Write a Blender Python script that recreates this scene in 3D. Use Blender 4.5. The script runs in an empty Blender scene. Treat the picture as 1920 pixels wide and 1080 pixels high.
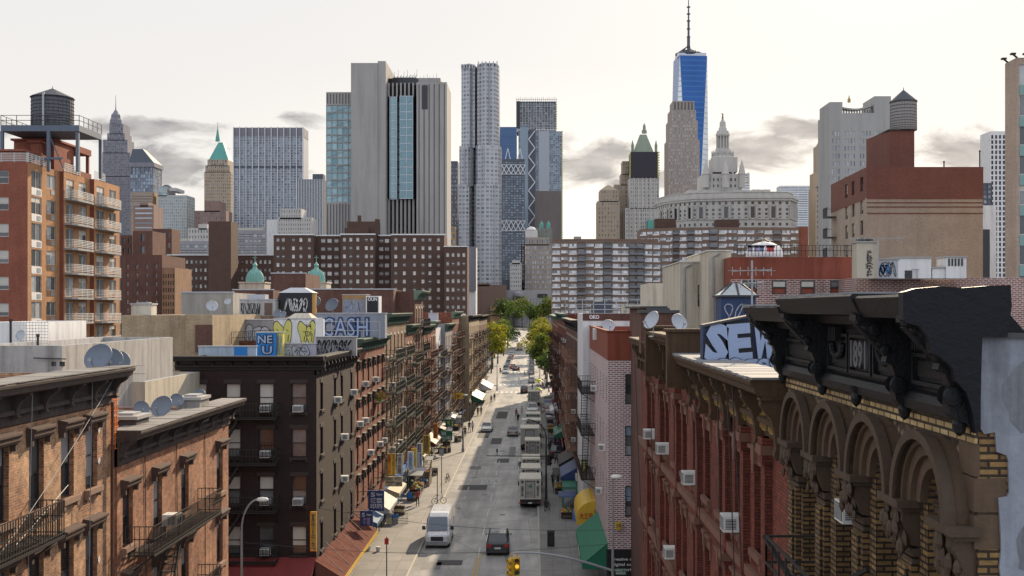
import bpy, math, random
import numpy as np
from mathutils import Vector, Matrix, Quaternion
R = random.Random(7)
PI = math.pi
SC = bpy.context.scene
COL = SC.collection
F = 2100.0            # focal length in photo pixels (1920 wide)
HC = 20.0             # camera height

# ---------------------------------------------------------------- camera
cam_d = bpy.data.cameras.new("camera")
cam = bpy.data.objects.new("camera", cam_d); COL.objects.link(cam)
cam.location = (0, 0, HC); cam.rotation_euler = (PI/2, 0, 0)
cam_d.sensor_width = 36; cam_d.lens = F/1920*36
cam_d.shift_x = -40/1920; cam_d.shift_y = 40/1920
cam_d.clip_start = 0.5; cam_d.clip_end = 30000
SC.camera = cam

# ---------------------------------------------------------------- light
SUN_AZ, SUN_EL = math.radians(18), math.radians(27)     # azimuth to the right of straight ahead
sun_dir = Vector((math.sin(SUN_AZ)*math.cos(SUN_EL), math.cos(SUN_AZ)*math.cos(SUN_EL), math.sin(SUN_EL)))
sl = bpy.data.lights.new("sun", 'SUN'); sl.energy = 5.0; sl.angle = math.radians(0.6); sl.color = (1.0, 0.80, 0.56)
so = bpy.data.objects.new("sun", sl); COL.objects.link(so)
so.rotation_euler = sun_dir.to_track_quat('Z', 'Y').to_euler()

world = bpy.data.worlds.new("World"); SC.world = world; world.use_nodes = True
wt = world.node_tree; wt.nodes.clear()
def wn(t, **k):
    n = wt.nodes.new(t)
    for a, v in k.items(): setattr(n, a, v)
    return n
def wl(a, b): wt.links.new(a, b)
def wmath(op, a, b=None, c=None, clamp=False):
    n = wn('ShaderNodeMath', operation=op, use_clamp=clamp)
    for i, v in enumerate((a, b, c)):
        if v is None: continue
        if isinstance(v, (int, float)): n.inputs[i].default_value = v
        else: wl(v, n.inputs[i])
    return n.outputs[0]
def wmix(f, a, b):
    n = wn('ShaderNodeMix', data_type='RGBA')
    if isinstance(f, (int, float)): n.inputs[0].default_value = f
    else: wl(f, n.inputs[0])
    for i, v in ((6, a), (7, b)):
        if isinstance(v, tuple): n.inputs[i].default_value = (*v, 1)
        else: wl(v, n.inputs[i])
    return n.outputs[2]
tc = wn('ShaderNodeTexCoord'); sep = wn('ShaderNodeSeparateXYZ'); wl(tc.outputs['Generated'], sep.inputs[0])
sky = wn('ShaderNodeTexSky', sky_type='NISHITA', sun_disc=False)
sky.sun_elevation = SUN_EL; sky.sun_rotation = SUN_AZ; sky.dust_density = 3.0
nsky = wn('ShaderNodeVectorMath', operation='SCALE'); nsky.inputs[3].default_value = 0.10; wl(sky.outputs[0], nsky.inputs[0])
X, Y, Z = sep.outputs
# veil of thin high cloud: warm near the horizon ahead, cooler above
elev = wmath('MAXIMUM', Z, 0.0)
t_el = wmath('DIVIDE', elev, 0.30, clamp=True)
veil = wmix(t_el, (0.75, 0.71, 0.66), (0.675, 0.665, 0.655))
ahead = wmath('SMOOTH_MIN', wmath('MULTIPLY', wmath('SUBTRACT', Y, 0.80), 5.0, clamp=True), 1.0, 0.1)
nearsun = wmath('SUBTRACT', 1.0, wmath('MULTIPLY', wmath('ABSOLUTE', wmath('SUBTRACT', X, 0.07)), 2.6), clamp=True)
lowband = wmath('SUBTRACT', 1.0, wmath('MULTIPLY', wmath('ABSOLUTE', wmath('SUBTRACT', Z, 0.07)), 7.0), clamp=True)
glow = wmath('MULTIPLY', wmath('MULTIPLY', nearsun, lowband), wmath('GREATER_THAN', Y, 0.0))
veil2 = wmix(wmath('MULTIPLY', glow, 1.0, clamp=True), veil, (0.95, 0.89, 0.79))
back = wmath('MULTIPLY', wmath('SUBTRACT', 0.6, Y), 1.2, clamp=True)       # the sky behind the camera is clear and cooler
veil3 = wmix(wmath('MULTIPLY', back, 0.8), veil2, (0.82, 0.87, 0.97))
# cloud banks: each at its bearing and height above the horizon (tangents of the angles), edges broken up by noise
yy_ = wmath('MAXIMUM', Y, 0.05); U = wmath('DIVIDE', X, yy_); V = wmath('DIVIDE', Z, yy_)
mp = wn('ShaderNodeCombineXYZ'); wl(wmath('MULTIPLY', U, 12.0), mp.inputs[0]); wl(wmath('MULTIPLY', V, 30.0), mp.inputs[1])
nz = wn('ShaderNodeTexNoise'); nz.inputs['Scale'].default_value = 1.0; nz.inputs['Detail'].default_value = 8; nz.inputs['Roughness'].default_value = 0.6; nz.inputs['Distortion'].default_value = 0.4; wl(mp.outputs[0], nz.inputs['Vector'])
mask = None
for (px, py, rx, ry, am) in ((270,240,140,24,1.1),(325,305,120,50,1.2),(205,262,70,16,.5),(40,240,90,20,.6),(575,226,55,20,.8),(1115,310,105,52,1.3),(1075,262,60,18,.5),(1420,298,115,48,1.3),(1500,238,70,22,1.3),(1395,268,50,15,.5),
                             (1810,275,105,42,1.3),(1240,330,60,22,.6),(560,330,60,20,.5),(400,395,60,15,.4),(900,330,90,16,.3),(1700,250,60,15,.4),(470,290,60,16,.5),(1330,350,60,20,.6)):
    du = wmath('DIVIDE', wmath('SUBTRACT', U, (px-1000)/2100), rx*1.25/2100); dv = wmath('DIVIDE', wmath('SUBTRACT', V, (580-py)/2100), ry*1.25/2100)
    e = wmath('MULTIPLY', wmath('SUBTRACT', 1.0, wmath('SQRT', wmath('ADD', wmath('MULTIPLY', du, du), wmath('MULTIPLY', dv, dv)))), am)
    mask = e if mask is None else wmath('MAXIMUM', mask, e)
cl = wmath('MULTIPLY', wmath('ADD', wmath('MULTIPLY', mask, .9), wmath('MULTIPLY', wmath('SUBTRACT', nz.outputs['Fac'], 0.55), 3.4)), 2.1, clamp=True)
cl = wmath('MULTIPLY', wmath('MULTIPLY', cl, wmath('GREATER_THAN', Y, 0.06)), wmath('MULTIPLY', wmath('ADD', mask, 0.05), 4.0, clamp=True))
nz2 = wn('ShaderNodeTexNoise'); nz2.inputs['Scale'].default_value = 2.2; nz2.inputs['Detail'].default_value = 6; wl(mp.outputs[0], nz2.inputs['Vector'])
ccol = wmix(wmath('MULTIPLY', wmath('SUBTRACT', nz2.outputs['Fac'], .3), 2.4, clamp=True), (0.22, 0.215, 0.23), (0.49, 0.465, 0.44))
veil4 = wmix(wmath('MULTIPLY', cl, 0.95), veil3, ccol)
final = wmix(0.955, nsky.outputs[0], veil4)
bg = wn('ShaderNodeBackground'); wl(final, bg.inputs[0]); bg.inputs[1].default_value = 1.0
wo = wn('ShaderNodeOutputWorld'); wl(bg.outputs[0], wo.inputs[0])

SC.view_settings.view_transform = 'Standard'; SC.view_settings.look = 'None'
SC.view_settings.exposure = 0.36; SC.view_settings.gamma = 1.0
SC.cycles.max_bounces = 5; SC.cycles.diffuse_bounces = 1; SC.cycles.glossy_bounces = 3
SC.cycles.transmission_bounces = 4; SC.cycles.caustics_reflective = False; SC.cycles.caustics_refractive = False
SC.cycles.use_adaptive_sampling = True

# ---------------------------------------------------------------- materials
MATS = {}
class NT:
    def __init__(s, name):
        s.m = bpy.data.materials.new(name); s.m.use_nodes = True; s.t = s.m.node_tree; s.t.nodes.clear()
        s.o = s.n('ShaderNodeOutputMaterial'); s.b = s.n('ShaderNodeBsdfPrincipled'); s.l(s.b.outputs[0], s.o.inputs[0])
    def n(s, t, **k):
        n = s.t.nodes.new(t)
        for a, v in k.items(): setattr(n, a, v)
        return n
    def l(s, a, b): s.t.links.new(a, b)
    def set(s, n, i, v):
        if isinstance(v, tuple): n.inputs[i].default_value = (*v, 1) if len(v) == 3 and n.inputs[i].type == 'RGBA' else v
        elif isinstance(v, (int, float)): n.inputs[i].default_value = v
        else: s.l(v, n.inputs[i])
    def math(s, op, a, b=0.0, clamp=False):
        n = s.n('ShaderNodeMath', operation=op, use_clamp=clamp); s.set(n, 0, a); s.set(n, 1, b); return n.outputs[0]
    def mix(s, f, a, b, mode='MIX'):
        n = s.n('ShaderNodeMix', data_type='RGBA', blend_type=mode); s.set(n, 0, f); s.set(n, 6, a); s.set(n, 7, b); return n.outputs[2]
    def uv(s, sc=(1, 1, 1)):
        t = s.n('ShaderNodeTexCoord'); m = s.n('ShaderNodeMapping'); m.inputs['Scale'].default_value = sc
        s.l(t.outputs['UV'], m.inputs[0]); return m.outputs[0]
    def objc(s, sc=(1, 1, 1)):
        t = s.n('ShaderNodeTexCoord'); m = s.n('ShaderNodeMapping'); m.inputs['Scale'].default_value = sc
        s.l(t.outputs['Object'], m.inputs[0]); return m.outputs[0]
    def noise(s, v, sc, det=4, ro=0.6):
        n = s.n('ShaderNodeTexNoise'); s.l(v, n.inputs['Vector']); n.inputs['Scale'].default_value = sc
        n.inputs['Detail'].default_value = det; n.inputs['Roughness'].default_value = ro; return n.outputs['Fac']
    def ramp(s, f, lo, hi, a=0.0, b=1.0):
        n = s.n('ShaderNodeMapRange'); s.l(f, n.inputs[0])
        for i, v in enumerate((lo, hi, a, b)): n.inputs[i+1].default_value = v
        return n.outputs[0]
    def bump(s, h, st, d=0.02):
        n = s.n('ShaderNodeBump'); n.inputs['Strength'].default_value = st; n.inputs['Distance'].default_value = d
        s.l(h, n.inputs['Height']); s.l(n.outputs[0], s.b.inputs['Normal'])

def cm(c, k): return tuple(min(1, x*k) for x in c)
def brick(name, c1, c2, mortar, wear=0.5, scale=1.0, streak=0.5, patch=None, gr=(.72,1.2,5.0), mort=1.0):
    if name in MATS: return MATS[name]
    s = NT(name); v = s.uv()
    b = s.n('ShaderNodeTexBrick'); s.l(v, b.inputs['Vector'])
    b.inputs['Color1'].default_value = (*c1, 1); b.inputs['Color2'].default_value = (*c2, 1); b.inputs['Mortar'].default_value = (*mortar, 1)
    b.inputs['Scale'].default_value = 1.0; b.inputs['Mortar Size'].default_value = 0.011*scale*mort; b.inputs['Mortar Smooth'].default_value = 0.2
    b.inputs['Brick Width'].default_value = 0.21*scale; b.inputs['Row Height'].default_value = 0.074*scale; b.inputs['Bias'].default_value = 0.0
    big = s.ramp(s.noise(v, 0.35, 5, 0.65), 0.35, 0.68); st = s.ramp(s.noise(s.uv((1.6, 0.12, 1)), 1.0, 4), 0.42, 0.7)
    fine = s.ramp(s.noise(v, gr[2], 8, 0.85), 0.34, 0.66, gr[0], gr[1])
    c = b.outputs['Color']
    if patch: c = s.mix(s.math('MULTIPLY', big, 0.75), c, s.mix(b.outputs['Fac'], patch, mortar))
    c = s.mix(wear, c, s.mix(1.0, c, s.mix(big, (0.6, 0.55, 0.52), (1.25, 1.2, 1.15)), 'MULTIPLY'))
    c = s.mix(s.math('MULTIPLY', st, streak), c, s.mix(1.0, c, (0.45, 0.42, 0.40), 'MULTIPLY'))
    fc = s.n('ShaderNodeCombineColor')
    for i in range(3): s.l(fine, fc.inputs[i])
    c = s.mix(1.0, c, fc.outputs[0], 'MULTIPLY')
    s.l(c, s.b.inputs['Base Color']); s.b.inputs['Roughness'].default_value = 0.9
    s.bump(s.math('ADD', s.math('MULTIPLY', b.outputs['Fac'], -1.0), s.noise(v, 9.0, 3)), 0.5, 0.012)
    MATS[name] = s.m; return s.m
def plaster(name, c, var=0.35, rough=0.85, scale=1.0, streak=0.35, metal=0.0, dark=(0.4, 0.38, 0.36), spec=0.4, bump=0.25, coat=0.0):
    if name in MATS: return MATS[name]
    s = NT(name); v = s.uv()
    a = s.ramp(s.noise(v, 0.6*scale, 6, 0.7), 0.3, 0.7); st = s.ramp(s.noise(s.uv((2.2*scale, 0.18*scale, 1)), 1.0, 5, 0.65), 0.45, 0.72)
    f = s.ramp(s.noise(v, 7.0*scale, 4, 0.7), 0.25, 0.75)
    col = s.mix(s.math('MULTIPLY', a, var), c, cm(c, 0.62)); col = s.mix(s.math('MULTIPLY', f, var*0.5), col, cm(c, 1.3))
    col = s.mix(s.math('MULTIPLY', st, streak), col, s.mix(1.0, col, dark, 'MULTIPLY'))
    s.l(col, s.b.inputs['Base Color']); s.b.inputs['Roughness'].default_value = rough; s.b.inputs['Metallic'].default_value = metal
    s.b.inputs['Specular IOR Level'].default_value = spec; s.b.inputs['Coat Weight'].default_value = coat
    if bump: s.bump(f, bump, 0.01)
    MATS[name] = s.m; return s.m
def flat(name, c, rough=0.5, metal=0.0, emit=0.0, coat=0.0, spec=0.5):
    if name in MATS: return MATS[name]
    s = NT(name); n = s.ramp(s.noise(s.objc(), 3.0, 3), 0.3, 0.7); s.l(s.mix(n, cm(c, 0.82), cm(c, 1.08)), s.b.inputs['Base Color'])
    s.b.inputs['Roughness'].default_value = rough; s.b.inputs['Metallic'].default_value = metal; s.b.inputs['Coat Weight'].default_value = coat
    s.b.inputs['Specular IOR Level'].default_value = spec
    if emit: s.b.inputs['Emission Color'].default_value = (*c, 1); s.b.inputs['Emission Strength'].default_value = emit
    MATS[name] = s.m; return s.m
def glass(name, c0, c1, rough=0.06, metal=0.0, power=2.0, spec=0.9):
    """pane: colour differs from pane to pane (what stands behind it), glossy on top"""
    if name in MATS: return MATS[name]
    s = NT(name); g = s.n('ShaderNodeNewGeometry'); oi = s.n('ShaderNodeObjectInfo')
    r = s.math('FRACT', s.math('ADD', g.outputs['Random Per Island'], oi.outputs['Random'])); r = s.math('POWER', r, power)
    n = s.ramp(s.noise(s.uv(), 1.5, 3), 0.3, 0.7, 0.75, 1.25)
    s.l(s.mix(s.math('MULTIPLY', r, n, clamp=True), c0, c1), s.b.inputs['Base Color'])
    s.b.inputs['Roughness'].default_value = rough; s.b.inputs['Metallic'].default_value = metal; s.b.inputs['Specular IOR Level'].default_value = spec
    s.bump(s.noise(s.uv(), 0.9, 2), 0.06, 0.05)
    MATS[name] = s.m; return s.m

M = dict(
  iron=plaster('dark_iron', (0.035, 0.032, 0.032), 0.4, 0.6, 3, 0.1, 0.3), rust=plaster('rusted_iron', (0.075, 0.03, 0.022), 0.6, 0.8, 3, 0.2),
  rustlight=plaster('pale_brown_iron', (0.30, 0.17, 0.12), 0.5, 0.8, 3, 0.2), greeniron=plaster('green_iron', (0.028, 0.034, 0.03), 0.6, 0.8, 3, 0.3),
  steel=plaster('galvanised_steel', (0.36, 0.38, 0.40), 0.3, 0.45, 2, 0.2, 0.6), whitemetal=plaster('white_painted_metal', (0.72, 0.72, 0.70), 0.2, 0.5, 2, 0.25),
  tar=plaster('roof_tar', (0.07, 0.072, 0.08), 0.6, 0.7, 1, 0.0), silverroof=plaster('silver_roof_coating', (0.42, 0.44, 0.48), 0.5, 0.5, 1, 0.0),
  cream=plaster('cream_stucco', (0.54, 0.49, 0.40), 0.5, 0.9, 0.8, 0.7), white=plaster('white_paint', (0.74, 0.74, 0.75), 0.3, 0.7, 1, 0.45),
  concrete=plaster('concrete', (0.36, 0.35, 0.34), 0.3, 0.9, 0.5, 0.3), stone=plaster('limestone', (0.42, 0.37, 0.31), 0.25, 0.9, 0.3, 0.25),
  g_dark=glass('window_glass', (0.012, 0.015, 0.02), (0.16, 0.17, 0.18), 0.08), g_mid=glass('hazy_window_glass', (0.03, 0.04, 0.05), (0.42, 0.45, 0.47), 0.12),
  g_blue=glass('blue_glass', (0.02, 0.06, 0.14), (0.06, 0.13, 0.25), 0.08), blind=plaster('window_blind', (0.52, 0.50, 0.46), 0.2, 0.8, 2, 0.2),
  fr_white=flat('white_frame', (0.6, 0.6, 0.58)), fr_dark=flat('dark_frame', (0.03, 0.03, 0.035)), fr_brown=flat('brown_frame', (0.11, 0.07, 0.05)), fr_grey=flat('grey_frame', (0.28, 0.30, 0.31)),
  black=flat('black_rubber', (0.015, 0.015, 0.016), 0.8), dish=plaster('dish_grey', (0.15, 0.18, 0.23), 0.25, 0.5, 2, 0.1), dishlight=plaster('dish_pale', (0.42, 0.45, 0.50), 0.25, 0.5, 2, 0.1),
)
def mat(m): return M[m] if isinstance(m, str) else m

# ---------------------------------------------------------------- mesh builder
class MB:
    def __init__(s): s.v = []; s.f = []; s.mi = []
    def quad(s, a, b, c, d, m=0):
        i = len(s.v); s.v += [a, b, c, d]; s.f.append((i, i+1, i+2, i+3)); s.mi.append(m)
    def poly(s, pts, m=0):
        i = len(s.v); s.v += list(pts); s.f.append(tuple(range(i, i+len(pts)))); s.mi.append(m)
    def box(s, x0, x1, y0, y1, z0, z1, m=0):
        i = len(s.v)
        s.v += [(x0,y0,z0),(x1,y0,z0),(x1,y1,z0),(x0,y1,z0),(x0,y0,z1),(x1,y0,z1),(x1,y1,z1),(x0,y1,z1)]
        for f in ((0,3,2,1),(4,5,6,7),(0,1,5,4),(1,2,6,5),(2,3,7,6),(3,0,4,7)):
            s.f.append(tuple(i+k for k in f)); s.mi.append(m)
    def bar(s, p, q, t=0.03, m=0, t2=None):
        p = Vector(p); q = Vector(q); d = q-p
        if d.length < 1e-6: return
        d.normalize(); up = Vector((0,0,1)) if abs(d.z) < 0.9 else Vector((0,1,0))
        a = d.cross(up).normalized()*t/2; b = a.cross(d).normalized()*(t2 or t)/2
        i = len(s.v)
        for o in (p, q):
            for k in (-a-b, a-b, a+b, -a+b): s.v.append(tuple(o+k))
        for f in ((0,1,2,3),(7,6,5,4),(0,4,5,1),(1,5,6,2),(2,6,7,3),(3,7,4,0)):
            s.f.append(tuple(i+k for k in f)); s.mi.append(m)
    def tube(s, pts, r, n=8, m=0, cap=True):
        pts = [Vector(p) for p in pts]; rr = r if isinstance(r, (list, tuple)) else [r]*len(pts); i0 = len(s.v)
        for k, p in enumerate(pts):
            d = (pts[min(k+1, len(pts)-1)]-pts[max(k-1, 0)]).normalized()
            up = Vector((0,0,1)) if abs(d.z) < 0.95 else Vector((0,1,0))
            a = d.cross(up).normalized(); b = a.cross(d).normalized()
            for j in range(n):
                t = 2*PI*j/n; s.v.append(tuple(p+(a*math.cos(t)+b*math.sin(t))*rr[k]))
        for k in range(len(pts)-1):
            for j in range(n):
                a = i0+k*n+j; b = i0+k*n+(j+1)%n; s.f.append((a, a+n, b+n, b)); s.mi.append(m)
        if cap:
            s.f.append(tuple(i0+j for j in range(n))); s.mi.append(m)
            e = i0+(len(pts)-1)*n; s.f.append(tuple(e+j for j in reversed(range(n)))); s.mi.append(m)
    def lathe(s, prof, cx=0, cy=0, n=24, m=0, ph=0.0, cap=True):
        i0 = len(s.v)
        for (r, z) in prof:
            for j in range(n):
                t = 2*PI*j/n+ph; s.v.append((cx+r*math.cos(t), cy+r*math.sin(t), z))
        for k in range(len(prof)-1):
            for j in range(n):
                a = i0+k*n+j; b = i0+k*n+(j+1)%n; s.f.append((a, b, b+n, a+n)); s.mi.append(m)
        if cap:
            s.f.append(tuple(i0+j for j in reversed(range(n)))); s.mi.append(m)
            e = i0+(len(prof)-1)*n; s.f.append(tuple(e+j for j in range(n))); s.mi.append(m)
    def prism(s, plan, z0, z1, m=0, mtop=None, bottom=True):
        n = len(plan); i = len(s.v)
        s.v += [(x, y, z0) for x, y in plan]+[(x, y, z1) for x, y in plan]
        for k in range(n):
            s.f.append((i+k, i+(k+1)%n, i+n+(k+1)%n, i+n+k)); s.mi.append(m)
        s.f.append(tuple(i+n+k for k in range(n))); s.mi.append(m if mtop is None else mtop)
        if bottom: s.f.append(tuple(i+k for k in reversed(range(n)))); s.mi.append(m)
    def frustum(s, p0, z0, p1, z1, m=0):
        n = len(p0); i = len(s.v); s.v += [(x, y, z0) for x, y in p0]+[(x, y, z1) for x, y in p1]
        for k in range(n):
            s.f.append((i+k, i+(k+1)%n, i+n+(k+1)%n, i+n+k)); s.mi.append(m)
        s.f.append(tuple(i+n+k for k in range(n))); s.mi.append(m)
        s.f.append(tuple(i+k for k in reversed(range(n)))); s.mi.append(m)
    def extx(s, prof, x0, x1, m=0):
        """profile of (y,z) points extruded along x (profile runs clockwise seen from +x or not: both sides closed)"""
        n = len(prof); i = len(s.v); s.v += [(x0, y, z) for y, z in prof]+[(x1, y, z) for y, z in prof]
        for k in range(n):
            s.f.append((i+k, i+(k+1)%n, i+n+(k+1)%n, i+n+k)); s.mi.append(m)
        s.f.append(tuple(i+k for k in reversed(range(n)))); s.mi.append(m)
        s.f.append(tuple(i+n+k for k in range(n))); s.mi.append(m)
    def exty(s, prof, y0, y1, m=0):
        """profile of (x,z) points extruded along y"""
        n = len(prof); i = len(s.v); s.v += [(x, y0, z) for x, z in prof]+[(x, y1, z) for x, z in prof]
        for k in range(n):
            s.f.append((i+(k+1)%n, i+k, i+n+k, i+n+(k+1)%n)); s.mi.append(m)
        s.f.append(tuple(i+k for k in range(n))); s.mi.append(m)
        s.f.append(tuple(i+n+k for k in reversed(range(n)))); s.mi.append(m)
    def add(s, o, mtx=None):
        i = len(s.v)
        s.v += o.v if mtx is None else [tuple(mtx @ Vector(p)) for p in o.v]
        s.f += [tuple(i+k for k in f) for f in o.f]; s.mi += o.mi
    def mesh(s, name, mats, smooth=False):
        me = bpy.data.meshes.new(name); me.from_pydata(s.v, [], s.f)
        for m in (mats if isinstance(mats, (list, tuple)) else [mats]): me.materials.append(mat(m))
        me.polygons.foreach_set('material_index', s.mi)
        if smooth: me.polygons.foreach_set('use_smooth', [True]*len(s.f))
        me.update(); uvbox(me)
        return me
    def build(s, name, mats, parent=None, loc=(0,0,0), rz=0, smooth=False):
        return obj(name, s.mesh(name, mats, smooth), parent, loc, rz)
def uvbox(me):
    n = len(me.loops)
    if not n: return
    co = np.empty(len(me.vertices)*3, 'f'); me.vertices.foreach_get('co', co); co = co.reshape(-1, 3)
    vi = np.empty(n, 'i'); me.loops.foreach_get('vertex_index', vi)
    tot = np.empty(len(me.polygons), 'i'); me.polygons.foreach_get('loop_total', tot)
    nr = np.empty(len(me.polygons)*3, 'f'); me.polygons.foreach_get('normal', nr); nr = nr.reshape(-1, 3)
    nl = np.repeat(nr, tot, axis=0); p = co[vi]
    h = np.abs(nl[:, 2]) > 0.75; ln = np.maximum(np.hypot(nl[:, 0], nl[:, 1]), 1e-6)
    u = np.where(h, p[:, 0], (-nl[:, 1]*p[:, 0]+nl[:, 0]*p[:, 1])/ln); v = np.where(h, p[:, 1], p[:, 2])
    uvl = me.uv_layers.new(name='UVMap'); uvl.data.foreach_set('uv', np.stack([u, v], 1).astype('f').ravel())
def obj(name, me, parent=None, loc=(0,0,0), rz=0):
    o = bpy.data.objects.new(name, me); COL.objects.link(o); o.location = loc
    if rz: o.rotation_euler = (0, 0, rz)
    if parent is not None: o.parent = parent
    return o
def tag(o, label=None, cat=None, group=None, kind=None):
    if label: o['label'] = label
    if cat: o['category'] = cat
    if group: o['group'] = group
    if kind: o['kind'] = kind
    return o
def thing(name, label, cat, loc=(0,0,0), rz=0, group=None):
    return tag(obj(name, None, None, loc, rz), label, cat, group)
def copy_thing(src, loc, rz=None, label=None, group=None, sc=None):
    r = src.copy(); COL.objects.link(r); r.location = loc
    if rz is not None: r.rotation_euler = (0, 0, rz)
    if sc: r.scale = (sc, sc, sc) if isinstance(sc, (int, float)) else sc
    if label: r['label'] = label
    if group: r['group'] = group
    for ch in list(src.children):
        c = ch.copy(); COL.objects.link(c); c.parent = r
        for g in ch.children:
            d = g.copy(); COL.objects.link(d); d.parent = c
    return r
def PX(x, y, D): return Vector(((x-1000)*D/F, D, HC+(580-y)*D/F))
def ground_z(D): return 0.0 if D < 300 else (0.02*(D-300) if D < 700 else 8.0)
def Dg(y):
    """distance at which the street surface appears at picture row y"""
    D = F*HC/(y-580)
    if D <= 300: return D
    # (20-0.02(D-300))*F/D = y-580
    return (HC+6)*F/(y-580+0.02*F)
ORD = ['first','second','third','fourth','fifth','sixth','seventh','eighth','ninth','tenth','eleventh','twelfth','thirteenth','fourteenth','fifteenth','sixteenth','seventeenth','eighteenth','nineteenth','twentieth']

# ---------------------------------------------------------------- windows
WST = {}   # style -> (frame mat, glass mat, blind mat, builder)
def win_geo(w, h, style, var):
    st = WST[style]; mb = MB(); t = st['t']; kind = st['kind']
    if kind == 'plain':
        mb.quad((0,0,0),(w,0,0),(w,0,h),(0,0,h), 1)
        if t:
            mb.box(0,w,-.04,.02,h/2-t/2,h/2+t/2,0)
        return mb
    mb.box(0,t,-.03,.05,0,h); mb.box(w-t,w,-.03,.05,0,h); mb.box(t,w-t,-.03,.05,0,t); mb.box(t,w-t,-.03,.05,h-t,h)
    a0, a1, b0, b1 = t, w-t, t, h-t
    if kind == 'dh':
        zm = h*0.5; mb.box(a0,a1,-.035,.04,zm-t*.5,zm+t*.5)
        mb.quad((a0,.03,b0),(a1,.03,b0),(a1,.03,zm-t*.5),(a0,.03,zm-t*.5),1)
        mb.quad((a0,.0,zm+t*.5),(a1,.0,zm+t*.5),(a1,.0,b1),(a0,.0,b1),1)
    elif kind == 'slide':
        xm = w*0.5; mb.box(xm-t*.5,xm+t*.5,-.035,.04,b0,b1)
        mb.quad((a0,.02,b0),(xm-t*.5,.02,b0),(xm-t*.5,.02,b1),(a0,.02,b1),1); mb.quad((xm+t*.5,.0,b0),(a1,.0,b0),(a1,.0,b1),(xm+t*.5,.0,b1),1)
    elif kind == 'grid':
        nx, nz = st['n']; tm = t*.6
        for i in range(1, nx):
            x = a0+(a1-a0)*i/nx; mb.box(x-tm/2,x+tm/2,-.025,.03,b0,b1)
        for j in range(1, nz):
            z = b0+(b1-b0)*j/nz; mb.box(a0,a1,-.024,.029,z-tm/2,z+tm/2)
        for i in range(nx):
            for j in range(nz):
                x0 = a0+(a1-a0)*i/nx; x1 = a0+(a1-a0)*(i+1)/nx; z0 = b0+(b1-b0)*j/nz; z1 = b0+(b1-b0)*(j+1)/nz
                mb.quad((x0,.01,z0),(x1,.01,z0),(x1,.01,z1),(x0,.01,z1),1)
    fr = st['bl'][var % len(st['bl'])]
    if fr > 0:
        z = b1-(b1-b0)*fr; mb.box(a0+.005,a1-.005,-.012,-.004,z,b1-.004,2)
    return mb
def style(key, kind, frame='fr_white', gl='g_dark', bl=(0, .45, 0, .7), t=.06, n=(2, 2), blind='blind'):
    WST[key] = dict(kind=kind, t=t, n=n, bl=bl, mats=[mat(frame), mat(gl), mat(blind)])
style('dh_white', 'dh'); style('dh_dark', 'dh', 'fr_dark'); style('dh_brown', 'dh', 'fr_brown', bl=(0, 0, .5, 0)); style('slide', 'slide', gl='g_mid', bl=(0, 0, .3))
style('grid_grey', 'grid', 'fr_grey'); style('plain', 'plain', t=0, bl=(0,)); style('plain_mid', 'plain', t=0, gl='g_mid', bl=(0,)); style('plain_split', 'plain', t=.18, bl=(0,))
WMESH = {}
def win_mesh(w, h, st, var):
    k = (round(w, 3), round(h, 3), st, var % len(WST[st]['bl']))
    if k not in WMESH: WMESH[k] = win_geo(w, h, st, var).mesh('window', WST[st]['mats'])
    return WMESH[k]

def wall(mb, p0, p1, z0, z1, holes=(), rec=.15, m=0, mr=None):
    p0 = Vector(p0[:2]); p1 = Vector(p1[:2]); d = p1-p0; L = d.length; u = d/L; n_in = Vector((-u.y, u.x))
    mr = m if mr is None else mr
    def P(a, z, dp=0.0): return (p0.x+u.x*a+n_in.x*dp, p0.y+u.y*a+n_in.y*dp, z)
    us = sorted({0.0, L} | {round(x, 4) for h in holes for x in h[:2]}); zs = sorted({z0, z1} | {round(x, 4) for h in holes for x in h[2:4]})
    iu = {x: i for i, x in enumerate(us)}; iz = {x: i for i, x in enumerate(zs)}; hole = set()
    for h in holes:
        for i in range(iu[round(h[0],4)], iu[round(h[1],4)]):
            for j in range(iz[round(h[2],4)], iz[round(h[3],4)]): hole.add((i, j))
    rowfree = [all((i, j) not in hole for i in range(len(us)-1)) for j in range(len(zs)-1)]
    for j in range(len(zs)-1):
        if rowfree[j]: mb.quad(P(0, zs[j]), P(L, zs[j]), P(L, zs[j+1]), P(0, zs[j+1]), m); continue
        i = 0
        while i < len(us)-1:
            if (i, j) in hole: i += 1; continue
            k = i
            while k < len(us)-1 and (k, j) not in hole: k += 1
            mb.quad(P(us[i], zs[j]), P(us[k], zs[j]), P(us[k], zs[j+1]), P(us[i], zs[j+1]), m); i = k
    if rec > 0:
        for a0, a1, b0, b1 in [h[:4] for h in holes]:
            mb.quad(P(a0,b0), P(a0,b1), P(a0,b1,rec), P(a0,b0,rec), mr); mb.quad(P(a1,b1), P(a1,b0), P(a1,b0,rec), P(a1,b1,rec), mr)
            mb.quad(P(a0,b1), P(a1,b1), P(a1,b1,rec), P(a0,b1,rec), mr); mb.quad(P(a1,b0), P(a0,b0), P(a0,b0,rec), P(a1,b0,rec), mr)

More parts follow.
